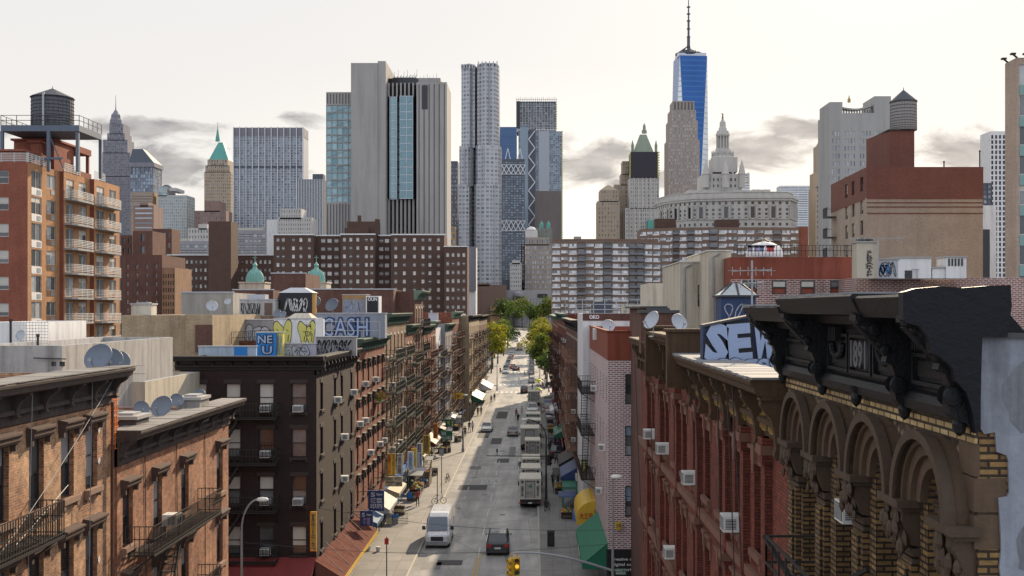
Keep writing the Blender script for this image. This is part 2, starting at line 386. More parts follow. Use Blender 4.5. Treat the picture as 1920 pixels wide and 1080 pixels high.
class Bld:
    def __init__(s, name, label, cat='building', loc=(0,0,0), rz=0, group=None):
        s.e = thing(name, label, cat, loc, rz, group); s.loc = Vector(loc); s.rz = rz; s.wins = []
        s.mtx = Matrix.Translation(s.loc) @ Matrix.Rotation(rz, 4, 'Z')
    def facing(s, p0, p1):
        a = s.mtx @ Vector((*p0[:2], 0)); b = s.mtx @ Vector((*p1[:2], 0)); d = b-a; n = Vector((d.y, -d.x)); m = (a+b)/2
        return max(n.dot(Vector((-a.x, -a.y))), n.dot(Vector((-b.x, -b.y)))) > 0
    def body(s, plan, z0, z1, wm, wins=(), rec=.15, roof='tar', name='wall', parapet=0.0, mr=None, roofz=None, em=()):
        """plan: CCW corner list. wins: (edge, [start offsets], width, [sill heights], height, style)"""
        mb = MB(); n = len(plan); hs = {}
        for (e, cols, w, zs, h, st, *ex) in wins:
            p0, p1 = plan[e], plan[(e+1) % n]
            if not s.facing(p0, p1): continue
            u = (Vector(p1)-Vector(p0)).normalized(); ang = math.atan2(u.y, u.x); ni = Vector((-u.y, u.x))
            for zz in zs:
                for c in cols:
                    hs.setdefault(e, []).append((c, c+w, zz, zz+h))
                    q = Vector(p0)+u*c+ni*rec
                    s.wins.append((q.x, q.y, zz, ang, w, h, st, ex[0] if ex else {}, e))
        for i in range(n):
            wall(mb, plan[i], plan[(i+1) % n], z0, z1, hs.get(i, ()), rec, 2 if i in em else 0, 0 if mr is None else 2)
        rz = z1-parapet if roofz is None else roofz
        mb.poly([(x, y, rz) for x, y in plan], 1)
        if parapet > 0:   # inner faces of the parapet and its top
            c = Vector((sum(p[0] for p in plan)/n, sum(p[1] for p in plan)/n)); ins = []
            for i in range(n):
                p = Vector(plan[i]); a = (Vector(plan[i-1])-p).normalized(); b = (Vector(plan[(i+1) % n])-p).normalized(); bi = a+b
                cr = b.x*a.y-b.y*a.x
                if bi.length < 1e-3: q = p+Vector((-b.y, b.x))*.25
                else: q = p+bi.normalized()*(.25/max(.3, math.sqrt(max(0, (1-a.dot(b))/2))))*(1 if cr > 0 else -1)
                ins.append(q)
            for i in range(n):
                j = (i+1) % n
                mb.quad((*plan[i], z1), (*plan[j], z1), (*ins[j], z1), (*ins[i], z1), 1)
                mb.quad((*ins[j], z1), (*ins[j], rz), (*ins[i], rz), (*ins[i], z1), 0)
        mats = [wm, roof]+([mr] if mr is not None else [])
        return mb.build(name, mats, s.e)
    def part(s, name, mb, mats, smooth=False, parent=None, label=None):
        o = mb.build(name, mats, parent or s.e, smooth=smooth)
        if label: o['label'] = label
        return o
    def finish(s, lintel=None, sill=None, limit=100):
        """lintel / sill: (mesh builder function(w,h) -> MB, materials), made as sub-parts of each window"""
        def score(wn):
            p = s.mtx @ Vector(wn[:3]); return wn[4]*wn[5]/(p.y*p.y+1) + (0 if -0.5*p.y < p.x < 0.47*p.y else -1)
        s.wins.sort(key=score, reverse=True); rest = {}
        made = []
        for i, (x, y, z, a, w, h, st, ex, e) in enumerate(s.wins):
            var = R.randrange(4)
            if i < limit:
                o = obj('window', win_mesh(w, h, st, var), s.e, (x, y, z), a); made.append((o, w, h, x, y, z, a, e))
                for kind, spec in (('lintel', lintel), ('sill', sill)):
                    spec = ex.get(kind, spec)
                    if spec:
                        key = (kind, spec[0], round(w, 3), round(h, 3), str(spec[1]))
                        if key not in WMESH: WMESH[key] = spec[0](w, h).mesh(kind, spec[1])
                        obj(kind, WMESH[key], o)
            else:
                m4 = Matrix.Translation((x, y, z)) @ Matrix.Rotation(a, 4, 'Z'); d = rest.setdefault(st, MB()); d.add(win_geo(w, h, st, var), m4)
        for st, mb in rest.items():
            tag(mb.build('window', WST[st]['mats'], s.e), kind='stuff')
        return made
def rect(x0, x1, y0, y1): return [(x0, y0), (x1, y0), (x1, y1), (x0, y1)]
def spread(L, n, w, margin=None):
    """n windows of width w evenly over length L"""
    if margin is None: g = (L-n*w)/n; return [g/2+i*(w+g) for i in range(n)]
    if n == 1: return [(L-w)/2]
    g = (L-2*margin-w)/(n-1); return [margin+i*g for i in range(n)]
def floors(z0, dz, n): return [z0+dz*i for i in range(n)]
# ---------------------------------------------------------------- shared components
FEM = {}
def fire_escape(b, x0, x1, zs, dep=0.95, m='iron', fine=0.16, stair_dir=1, ladder=True, y=0.0, name='fire_escape', hgt=0.95, down=None):
    """iron balconies at heights zs joined by stairs, on the facade at local y=0 (outwards is -y)"""
    L = x1-x0; br = MB()
    for z in zs:
        for x in (x0+.1, x1-.1):
            br.bar((x, y, z-.75), (x, y-dep*.95, z-.05), .05); br.bar((x, y, z-.05), (x, y-dep, z-.05), .05)
        br.bar((x0, y-dep, z-.04), (x1, y-dep, z-.04), .07)
    main = b.part(name, br, m)
    key = (round(L, 2), dep, fine, hgt)
    if key not in FEM:
        p = MB(); n = max(4, int(dep/.11))
        for i in range(n):
            yy = -dep*(i+.5)/n; p.box(0, L, yy-.02, yy+.02, -.02, .01)
        for i in range(int(L/.5)+1): p.box(i*.5, i*.5+.03, -dep, 0, -.05, -.02)
        r = MB(); t = .022 if fine < .2 else .03
        segs = [((0, -dep), (L, -dep)), ((0, 0), (0, -dep)), ((L, -dep), (L, 0))]
        for (ax, ay), (bx, by) in segs:
            for hz in (hgt, hgt*.55, .08): r.bar((ax, ay, hz), (bx, by, hz), t*1.3)
            ll = math.hypot(bx-ax, by-ay); k = max(1, int(ll/fine))
            for i in range(k+1): r.bar((ax+(bx-ax)*i/k, ay+(by-ay)*i/k, 0), (ax+(bx-ax)*i/k, ay+(by-ay)*i/k, hgt), t)
        FEM[key] = (p, r, {})
    p, r, _ = FEM[key]; mk = (key, str(m))
    if mk not in FEM: FEM[mk] = (p.mesh('platform', m), r.mesh('railing', m))
    pm, rm = FEM[mk]
    for z in zs:
        obj('platform', pm, main, (x0, y, z)); obj('railing', rm, main, (x0, y, z))
    if ladder:
        for k in range(len(zs)-1):
            dz = zs[k+1]-zs[k]; run = min(L*.55, dz*.6); sk = ('st', round(dz, 2), round(run, 2), str(m))
            if sk not in FEM:
                s = MB()
                for yy in (-.62*dep-.2, -.62*dep+.28):
                    s.bar((0, yy, 0), (run, yy, dz), .05, 0, .12)
                    s.bar((0, yy, .75), (run, yy, dz+.75), .03)
                nn = int(dz/.24)
                for i in range(1, nn): s.box(run*i/nn-.09, run*i/nn+.09, -.62*dep-.2, -.62*dep+.28, dz*i/nn-.015, dz*i/nn+.015)
                FEM[sk] = s.mesh('stair', m)
            xs = x0+L*.2; o = obj('stair', FEM[sk], main, (xs, y, zs[k]))
            if stair_dir < 0: o.scale.x = -1; o.location.x = x0+L*.8
    if down:
        s = MB(); xx, zz = down
        for dx in (0, .42): s.bar((xx+dx, y-dep*.5, zz), (xx+dx, y-dep*.5, zs[0]), .04)
        for i in range(int((zs[0]-zz)/.28)): s.bar((xx, y-dep*.5, zz+.1+i*.28), (xx+.42, y-dep*.5, zz+.1+i*.28), .03)
        s.mesh  # keep
        obj('ladder', s.mesh('ladder', m), main)
    return main

_ac = None
def ac_unit(world_p, rz, label, sc=1.0):
    """window air conditioner hung out of a window (its box, grille and side slots)"""
    global _ac
    if _ac is None:
        _ac = thing('air_conditioner', label, 'air conditioner', group='window air conditioners')
        c = MB(); c.box(-.3, .3, -.45, .1, 0, .42); c.build('casing', 'whitemetal', _ac)
        g = MB()
        for i in range(9): g.box(-.24, .24, -.465, -.452, .06+i*.035, .08+i*.035)
        g.build('grille', 'fr_grey', _ac)
        k = MB(); k.box(-.27, .27, -.453, -.4515, .04, .38); k.build('coil', 'fr_dark', _ac)
        for sx in (-1, 1):
            k = MB()
            for i in range(7): k.box(min(sx*.3, sx*.306), max(sx*.3, sx*.306), -.4, -.12, .08+i*.04, .1+i*.04)
            k.build('side_louvre', 'fr_dark', _ac)
        _ac.location = world_p; _ac.rotation_euler = (0, 0, rz); _ac.scale = (sc,)*3; return _ac
    return copy_thing(_ac, world_p, rz, label, sc=sc)
def place_acs(b, wins, rec, desc, names, prob=0.25, rng=None, sc=1.0):
    """put units in some of the windows given (list from Bld.finish); desc(column, floor) -> label"""
    rng = rng or R; cols = sorted({(w[7], round(w[3], 2)) for w in wins}); fl = sorted({round(w[5], 2) for w in wins})
    for (o, w, h, x, y, z, a, e) in wins:
        if rng.random() > prob: continue
        ce = [c for c in cols if c[0] == e]
        ni = Vector((-math.sin(a), math.cos(a)))
        xx = w/2
        p = b.mtx @ Vector((x+math.cos(a)*xx-ni.x*rec, y+math.sin(a)*xx-ni.y*rec, z+.02))
        ac_unit(p, b.rz+a, names % (ORD[len(fl)-1-fl.index(round(z, 2))], ORD[(ce.index((e, round(x, 2))) if b.rz > 0 else len(ce)-1-ce.index((e, round(x, 2))))]), sc)

_dish = {}
def dish(p, label, rz=0.0, tilt=35, r=.5, m='dish', mast=.8):
    key = (m,)
    if key not in _dish:
        t = thing('satellite_dish', label, 'satellite dish', group='satellite dishes on the rooftops')
        d = MB(); n = 20; prof = [(.02, 0), (.25, .03), (.4, .09), (.5, .16)]
        d.lathe(prof, n=n, cap=False); d.lathe([(r_, z+.015) for r_, z in prof][::-1], n=n, cap=False); d.lathe([(.5, .16), (.515, .165), (.5, .178)], n=n, cap=False)
        for i, v in enumerate(d.v):   # bowl opens to -y, tilted up
            q = Matrix.Rotation(math.radians(90-tilt), 3, 'X') @ Vector(v); d.v[i] = (q.x, q.y, q.z+mast)
        d.build('reflector', m, t, smooth=True)
        a = MB(); a.tube([(0,0,0),(0,0,mast*.6),(0,.03,mast)], .025, 6); a.box(-.18,.18,-.18,.18,-.02,.03); a.build('mast', 'steel', t)
        f = MB(); e = Matrix.Rotation(math.radians(90-tilt), 3, 'X') @ Vector((0, -.3, .55)); q = Matrix.Rotation(math.radians(90-tilt), 3, 'X') @ Vector((0, -.48, .14))
        f.bar((q.x, q.y, q.z+mast), (e.x, e.y, e.z+mast), .03); f.box(e.x-.06, e.x+.06, e.y-.08, e.y+.05, e.z+mast-.05, e.z+mast+.06); f.build('feed_arm', 'steel', t)
        t.location = p; t.rotation_euler = (0, 0, rz); t.scale = (r*2,)*3; _dish[key] = t; return t
    return copy_thing(_dish[key], p, rz, label, sc=r*2)

def cornice(b, x0, x1, z, proj=.7, h=.9, nbr=6, m='iron', y=0.0, brm=None, top='tar', frieze=.5, name='cornice', bh=None, bw=.14, ends=True, parts=True):
    """moulded cornice along a facade; top edge at height z; brackets are its sub-parts"""
    p = proj
    prof = [(y+.12, z), (y-p, z), (y-p-.02, z-.05), (y-p, z-.12), (y-p*.93, z-.16), (y-p*.88, z-.28), (y-p*.72, z-.34), (y-p*.68, z-h*.42), (y-p*.5, z-h*.46), (y-p*.3, z-h*.52),
            (y-.09, z-h*.56), (y-.07, z-h), (y-.10, z-h-.02), (y-.2, z-h-.05), (y-.2, z-h-.16), (y-.06, z-h-.2), (y-.05, z-h-frieze*.5), (y-.0, z-h-frieze*.55), (y+.12, z-h-frieze*.55)]
    c = MB(); c.extx(prof[::-1], x0, x1); o = b.part(name, c, m)
    bh = bh or h*.95; pr = p*.72
    bp = [(y-.05, z-h*.42), (y-pr, z-h*.42), (y-pr*1.02, z-h*.42-bh*.13), (y-pr*.82, z-h*.42-bh*.25), (y-pr*.62, z-h*.42-bh*.34), (y-pr*.48, z-h*.42-bh*.55), (y-pr*.42, z-h*.42-bh*.8), (y-pr*.5, z-h*.42-bh*.92), (y-pr*.4, z-h*.42-bh), (y-.05, z-h*.42-bh)]
    q = MB(); q.extx(bp[::-1], -bw/2, bw/2); q.box(-bw*.75, bw*.75, y-pr*1.06, y-.02, z-h*.42-.06, z-h*.42+.0)
    bm = q.mesh('bracket', brm or m)
    if parts:
        for i in range(nbr):
            xx = x0+.12+(x1-x0-.24)*i/max(1, nbr-1); obj('bracket', bm, o, (xx, 0, 0))
    return o

TMP = bpy.data.scenes.new('workshop')
def tmp_dg():
    TMP.view_layers[0].update()
    with bpy.context.temp_override(scene=TMP, view_layer=TMP.view_layers[0]): dg = bpy.context.evaluated_depsgraph_get(); dg.update(); return dg
# text ------------------------------------------------------------------
def text_mesh(s, size, m, depth=.02, align='CENTER', bold=0.0, vertical=False):
    if vertical: s = '\n'.join(s)
    cu = bpy.data.curves.new('lettering', 'FONT'); cu.body = s; cu.size = size; cu.extrude = depth/2; cu.align_x = align; cu.align_y = 'CENTER'; cu.offset = bold
    cu.resolution_u = 2
    if vertical: cu.space_line = .82
    o = bpy.data.objects.new('lettering', cu); TMP.collection.objects.link(o); dg = tmp_dg()
    me = bpy.data.meshes.new_from_object(o.evaluated_get(dg)); bpy.data.objects.remove(o); bpy.data.curves.remove(cu)
    me.materials.clear(); me.materials.append(mat(m)); me.name = 'lettering'
    if len(me.vertices):   # centre it
        co = np.empty(len(me.vertices)*3, 'f'); me.vertices.foreach_get('co', co); co = co.reshape(-1, 3)
        c = (co.min(0)+co.max(0))/2; co -= c; me.vertices.foreach_set('co', co.ravel()); me['w'] = float(np.ptp(co[:, 0])); me['h'] = float(np.ptp(co[:, 1]))
    return me
def put_text(s, size, m, parent, loc, rz=0, fit=None, vertical=False, bold=0.0, depth=.02, name='lettering', rx=PI/2, ry=0.0):
    me = text_mesh(s, size, m, depth, vertical=vertical, bold=bold); o = obj(name, me, parent, loc)
    o.rotation_euler = (rx, ry, rz)
    if fit and len(me.vertices):
        sx = fit[0]/max(1e-3, me['w']); sy = fit[1]/max(1e-3, me['h']); o.scale = (sx, sy, 1)
    return o
def signbox(name, label, x0, x1, y0, y1, D, mcol, texts, border=None, thick=.16, group=None, cat='sign', lam=None):
    """a sign panel facing the camera; picture box (photo pixels) at distance D; texts = [(string, x0,x1,y0,y1 as fractions from left/top, material, vertical)]"""
    a = PX(x0, y1, D); c = PX(x1, y0, D); w = c.x-a.x; h = c.z-a.z
    t = thing(name, label, cat, (a.x, D, a.z), 0, group); b = MB(); b.box(0, w, 0, thick, 0, h); b.build('panel', mcol, t)
    if border:
        f = MB(); k = max(.035, min(w, h)*.035)
        f.box(0, w, -.03, 0, 0, k); f.box(0, w, -.03, 0, h-k, h); f.box(0, k, -.03, 0, k, h-k); f.box(w-k, w, -.03, 0, k, h-k); f.build('border', border, t)
    for (s, fx0, fx1, fy0, fy1, tm, vert) in texts:
        put_text(s, .5, tm, t, ((fx0+fx1)/2*w, -.012, h-(fy0+fy1)/2*h), fit=((fx1-fx0)*w, (fy1-fy0)*h), vertical=vert, bold=.006)
    return t, w, h

# skin figures ----------------------------------------------------------
PERSON = {}
def person_mesh(pose):
    """standing or walking figure 1.72 m tall, facing -y; one continuous body surface"""
    if pose in PERSON: return PERSON[pose]
    st = {'stand': (0.05, -0.05, 0.05, 0.0), 'walk': (0.32, -0.30, 0.22, 0.28), 'stride': (-0.30, 0.32, -0.25, 0.25), 'ride': (0.3, .1, .45, .45)}[pose]
    lf, rf, la, ra = st
    V = [(0,0,.95,.125),(0,0,1.12,.115),(0,-.01,1.33,.135),(0,0,1.46,.065),(0,-.02,1.55,.07),(0,-.025,1.64,.088),(0,-.02,1.70,.06)]
    E = [(0,1),(1,2),(2,3),(3,4),(4,5),(5,6)]
    def chain(root, pts):
        k = root
        for p in pts: V.append(p); E.append((k, len(V)-1)); k = len(V)-1
    for sx, fy in ((1, lf), (-1, rf)):
        kn = -abs(fy)*.35-.02 if fy > 0 else .02+fy*.2
        if pose == 'ride': chain(0, [(sx*.09,-.03,.9,.1),(sx*.11,-.38,.78-.1*sx,.07),(sx*.1,-.28,.4-.1*sx,.045),(sx*.1,-.4,.34-.1*sx,.035)])
        else: chain(0, [(sx*.09,0,.88,.095),(sx*.10,-fy*.45-.03,.5,.062),(sx*.10,-fy+(.06 if fy < 0 else 0),.09,.042),(sx*.11,-fy-.15+(.05 if fy < 0 else 0),.035,.035)])
    for sx, fy in ((1, la), (-1, ra)):
        if pose == 'ride': chain(2, [(sx*.18,0,1.40,.06),(sx*.24,-.22,1.22,.045),(sx*.22,-.45,1.1,.035),(sx*.22,-.52,1.08,.03)])
        else: chain(2, [(sx*.185,0,1.41,.06),(sx*.235,fy*.4,1.14,.044),(sx*.24,fy*.7-.1,.9,.034),(sx*.235,fy*.75-.13,.82,.03)])
    me = bpy.data.meshes.new('person'); me.from_pydata([v[:3] for v in V], E, [])
    o = bpy.data.objects.new('person', me); TMP.collection.objects.link(o)
    mo = o.modifiers.new('s', 'SKIN'); mo.use_smooth_shade = True
    for i, d in enumerate(me.skin_vertices[0].data):
        r = V[i][3]; d.radius = (r*(1.25 if i in (0, 1, 2) else 1), r*(.85 if i in (0, 1, 2) else 1)); d.use_root = (i == 0)
    o.modifiers.new('u', 'SUBSURF').levels = 1
    dg = tmp_dg(); m2 = bpy.data.meshes.new_from_object(o.evaluated_get(dg)); bpy.data.objects.remove(o)
    PERSON[pose] = m2; return m2
HAIR = None
def person(p, rz, label, shirt, trousers, pose='stand', skin=(.35, .2, .14), hair=(.02, .015, .012), hgt=1.0, group=None, bag=None, parts=True):
    global HAIR
    me = person_mesh(pose).copy(); me.materials.clear()
    for c, nme in ((skin, 'skin'), (shirt, 'cloth'), (trousers, 'cloth')): me.materials.append(flat('%s_%d_%d_%d' % (nme, *[int(x*100) for x in c]), c, .8))
    for po in me.polygons:
        z = po.center.z; x = abs(po.center.x)
        po.material_index = 0 if z > 1.47 or (x > .2 and z < 1.15) else (1 if z > .93 else 2)
    t = obj('person', me, None, p, rz); tag(t, label, 'person', group)
    if hgt != 1: t.scale = (hgt,)*3
    h = MB(); h.lathe([(.03,1.755),(.075,1.735),(.098,1.68),(.1,1.62),(.085,1.56)][::-1], 0, .0, 12)
    h.build('hair', flat('hair_%d' % int(hair[0]*100), hair, .8), t, smooth=True)
    if bag:
        k = MB(); k.box(-.14,.14,.1,.24,1.0,1.38); k.build('backpack', flat('bag_%d' % int(bag[0]*100), bag, .8), t)
    return t

# vehicles --------------------------------------------------------------
GLV = glass('vehicle_glass', (.02,.025,.03), (.05,.055,.06), .04)
def wheels(t, w, ys, r, wd=.22):
    for y in ys:
        for sx in (-1, 1):
            m = MB(); c = sx*(w/2-wd/2-.02)
            prof = [(r*.55, -wd/2), (r*.95, -wd/2), (r, -wd*.3), (r, wd*.3), (r*.95, wd/2), (r*.55, wd/2)]
            m.lathe(prof, n=16); m.v = [(c+z, y+a, r+b_) for a, b_, z in [(v[0], v[1], v[2]) for v in m.v]]
            wo = m.build('wheel', 'black', t)
            h = MB(); h.lathe([(r*.1, 0), (r*.5, -.02), (r*.55, 0)], n=10, cap=True); sg = sx*(wd/2+.005); h.v = [(c+sg+v[2]*sx, y+v[0], r+v[1]) for v in h.v]; h.build('rim', 'steel', wo)
def bodyloft(mb, secs, m=0):
    """secs: list of (y, [(x,z)...] right half from bottom to top) lofted and mirrored"""
    rows = []
    for y, pts in secs:
        full = [(x, y, z) for x, z in pts]+[(-x, y, z) for x, z in reversed(pts)]
        rows.append(len(mb.v)); mb.v += full
    n = len(secs[0][1])*2
    for k in range(len(secs)-1):
        for j in range(n):
            a = rows[k]+j; b = rows[k]+(j+1) % n; c = rows[k+1]+(j+1) % n; d = rows[k+1]+j
            mb.f.append((a, d, c, b)); mb.mi.append(m)
    mb.f.append(tuple(rows[0]+j for j in range(n))); mb.mi.append(m); mb.f.append(tuple(rows[-1]+j for j in reversed(range(n)))); mb.mi.append(m)
def car(p, rz, label, paint, kind='sedan', group=None, W=1.82, L=4.6, cat='car', name='parked_car', rough=.3):
    """local front is -y; origin at the middle on the ground"""
    t = thing(name, label, cat, p, rz, group); m = flat('paint_%d_%d_%d' % tuple(int(c*100) for c in paint), paint, rough, 0.0, 0, .6)
    H, hood, belt = {'sedan': (1.45, .72, .92), 'suv': (1.74, .98, 1.12), 'hatch': (1.5, .75, .95), 'van': (1.95, 1.0, 1.15)}[kind]
    w = W/2; l = L/2; gc = .22
    def S(y, wb, zb, zm, wt, zt): return (y, [(wb*.88, zb), (wb, zb+.14), (wb, zm*.78), (wb*.985, zm), (wt, zt-.05), (wt*.82, zt)])
    rear = {'sedan': .82, 'suv': .98, 'hatch': .92, 'van': .99}[kind]
    b = MB()
    bodyloft(b, [S(-l, w*.78, gc+.1, hood*.8, w*.7, hood*.82), S(-l+.12, w*.92, gc, hood*.88, w*.82, hood*.92), S(-l+.6, w, gc, hood*.95, w*.88, hood), S(-l+1.15, w, gc, belt*.98, w*.86, belt*1.02),
                 S(l-.35, w, gc, belt, w*.88, belt+.03), S(l-.08, w*.96, gc, belt*.95, w*.82, belt), S(l, w*.86, gc+.12, belt*.8, w*.74, belt*.84)])
    b.build('body', m, t, smooth=False)
    # cabin: glass house with painted roof and pillars
    f0 = -l+1.15; f1 = -l+1.9; r1 = {'sedan': l-1.35, 'suv': l-.45, 'hatch': l-.65, 'van': l-.25}[kind]; r0 = {'sedan': l-.75, 'suv': l-.1, 'hatch': l-.15, 'van': l-.06}[kind]
    wt_, wb_ = w*.74, w*.86; zt = H; zb = belt
    g = MB(); bot = [(-wb_, f0), (wb_, f0), (wb_, r0), (-wb_, r0)]; top = [(-wt_, f1), (wt_, f1), (wt_, r1), (-wt_, r1)]
    g.frustum(bot, zb, top, zt-.04); g.build('windows', GLV, t)
    rf = MB(); rf.frustum([(-wt_-.02, f1-.03), (wt_+.02, f1-.03), (wt_+.02, r1+.03), (-wt_-.02, r1+.03)], zt-.07, [(-wt_*.9, f1+.12), (wt_*.9, f1+.12), (wt_*.9, r1-.1), (-wt_*.9, r1-.1)], zt+.01)
    for sx in (-1, 1):
        for (yb, yt) in ((f0, f1), (r0, r1)): rf.bar((sx*(wb_+.005), yb, zb-.02), (sx*(wt_+.005), yt, zt-.04), .09)
        ym = (f1+r1)/2; rf.bar((sx*(wb_+.005), ym, zb), (sx*(wt_+.008), ym, zt-.04), .08)
    rf.build('roof', m, t)
    for sx in (-1, 1):
        k = MB(); k.box(sx*w*.72-.17, sx*w*.72+.17, -l-.02, -l+.2, hood*.66, hood*.86); k.build('headlight', 'lamp_glass', t)
        k = MB(); k.box(sx*w*.74-.16, sx*w*.74+.16, l-.16, l+.015, belt*.62, belt*.86); k.build('tail_light', 'red_glass', t)
        k = MB(); k.box(sx*(w+.02)-.1*(sx < 0), sx*(w+.02)+.1*(sx > 0), f0+.35, f0+.5, belt, belt+.14); k.build('wing_mirror', m, t)
    k = MB(); k.box(-.26, .26, l-.01, l+.02, belt*.5, belt*.5+.14); k.build('number_plate', 'white', t)
    k = MB(); k.box(-w*.5, w*.5, -l-.01, -l+.05, hood*.4, hood*.68); k.build('grille', 'fr_dark', t)
    k = MB(); k.box(-w*.82, w*.82, l-.12, l+.03, gc+.02, gc+.2); k.box(-w*.82, w*.82, -l-.03, -l+.12, gc+.02, gc+.16); k.build('bumper', 'fr_dark' if sum(paint) < .5 else m, t)
    wheels(t, W, (-l+.9, l-.95), .33 if kind in ('sedan', 'hatch') else .37)
    return t
M['lamp_glass'] = flat('lamp_glass', (.75,.75,.7), .15); M['red_glass'] = flat('red_glass', (.45,.02,.015), .2); M['orange_glass'] = flat('orange_glass', (.8,.25,.02), .2)
def van(p, rz, label):
    t = thing('delivery_van', label, 'van', p, rz); W, L, H = 2.06, 5.9, 2.72; w = W/2; l = L/2; m = flat('van_paint', (.78,.80,.84), .25, 0, 0, .7)
    b = MB()
    def S(y, wb, zb, zm, wt, zt): return (y, [(wb*.92, zb), (wb, zb+.15), (wb, zm), (wb*.965, zm+(zt-zm)*.55), (wt, zt-.12), (wt*.86, zt)])
    bodyloft(b, [S(-l, w*.8, .38, .75, w*.72, .95), S(-l+.1, w*.93, .3, .9, w*.86, 1.15), S(-l+.62, w, .28, 1.1, w*.9, 1.38), S(-l+1.5, w, .28, 1.35, w*.8, 2.45), S(-l+1.95, w, .28, 1.35, w*.84, 2.66), S(-l+2.6, w, .28, 1.35, w*.86, H), S(l-.05, w*.99, .3, 1.35, w*.86, H), S(l, w*.97, .32, 1.35, w*.83, H-.06)])
    b.build('body', m, t)
    g = MB(); g.quad((-w*.82, -l+.60, 1.42), (w*.82, -l+.60, 1.42), (w*.72, -l+1.44, 2.38), (-w*.72, -l+1.44, 2.38)); g.v = [(x, y-.035, z+.03) for x, y, z in g.v]
    g.quad((w*.62,-l+.62,1.47),(w*.4,-l+.62,1.47),(w*.4,-l+.62,1.46),(w*.62,-l+.62,1.46)); g.build('windscreen', glass('van_screen', (.05,.08,.12), (.10,.14,.2), .03), t)
    for sx in (-1, 1):
        g = MB(); a = [(sx*(w+.012), -l+.85, 1.42), (sx*(w+.012), -l+2.1, 1.42), (sx*(w*.925), -l+2.1, 2.2), (sx*(w*.925), -l+1.6, 2.2)]; g.poly(a if sx > 0 else a[::-1]); g.build('side_window', GLV, t)
        k = MB(); k.poly([(sx*w*.55, -l-.02, .78), (sx*w*.9, -l+.03, .82), (sx*w*.97, -l+.24, 1.1), (sx*w*.86, -l+.08, 1.08)][::sx]); k.box(sx*w*.74-.17, sx*w*.74+.17, -l-.035, -l+.2, .8, 1.02); k.build('headlight', 'lamp_glass', t)
        k = MB(); c = sx*(w+.17); k.box(c-.13, c+.13, -l+.92, -l+1.06, 1.42, 1.72); k.bar((sx*w*.98, -l+1, 1.5), (c, -l+1, 1.5), .07); k.build('wing_mirror', 'fr_dark', t)
        k = MB(); k.box(sx*(w-.01)-.02, sx*(w-.01)+.02, l-.4, l+.01, 1.1, 1.7); k.build('tail_light', 'red_glass', t)
        k = MB(); k.box(sx*(w+.004)-.008, sx*(w+.004)+.008, -l+2.15, -l+2.19, .4, 2.2); k.box(sx*(w+.004)-.008, sx*(w+.004)+.008, -l+3.4, -l+3.44, .4, 2.2); k.build('door_seam', 'fr_grey', t)
    k = MB(); k.extx([(-l-.03, .66), (-l-.03, 1.0), (-l+.03, 1.02), (-l+.06, .66)], -w*.5, w*.5)
    for i in range(3): k.box(-w*.48, w*.48, -l-.05, -l-.02, .7+i*.11, .73+i*.11)
    k.build('grille', 'fr_dark', t)
    k = MB(); k.box(-w*.86, w*.86, -l-.06, -l+.2, .3, .6); k.build('bumper', 'fr_grey', t)
    k = MB()
    for i in range(7): x = -w*.66+i*w*.22; k.box(x-.02, x+.02, -l+2.7, l-.15, H-.01, H+.02)
    k.build('roof_rib', m, t); k = MB(); k.box(-w*.4, w*.4, -l+.45, -l+.5, 1.28, 1.3); k.bar((-.5,-l+.55,1.4),(.1,-l+.75,1.62),.02); k.bar((.1,-l+.55,1.4),(.7,-l+.75,1.62),.02); k.build('wiper', 'fr_dark', t)
    wheels(t, W, (-l+1.05, l-1.25), .36, .24); return t
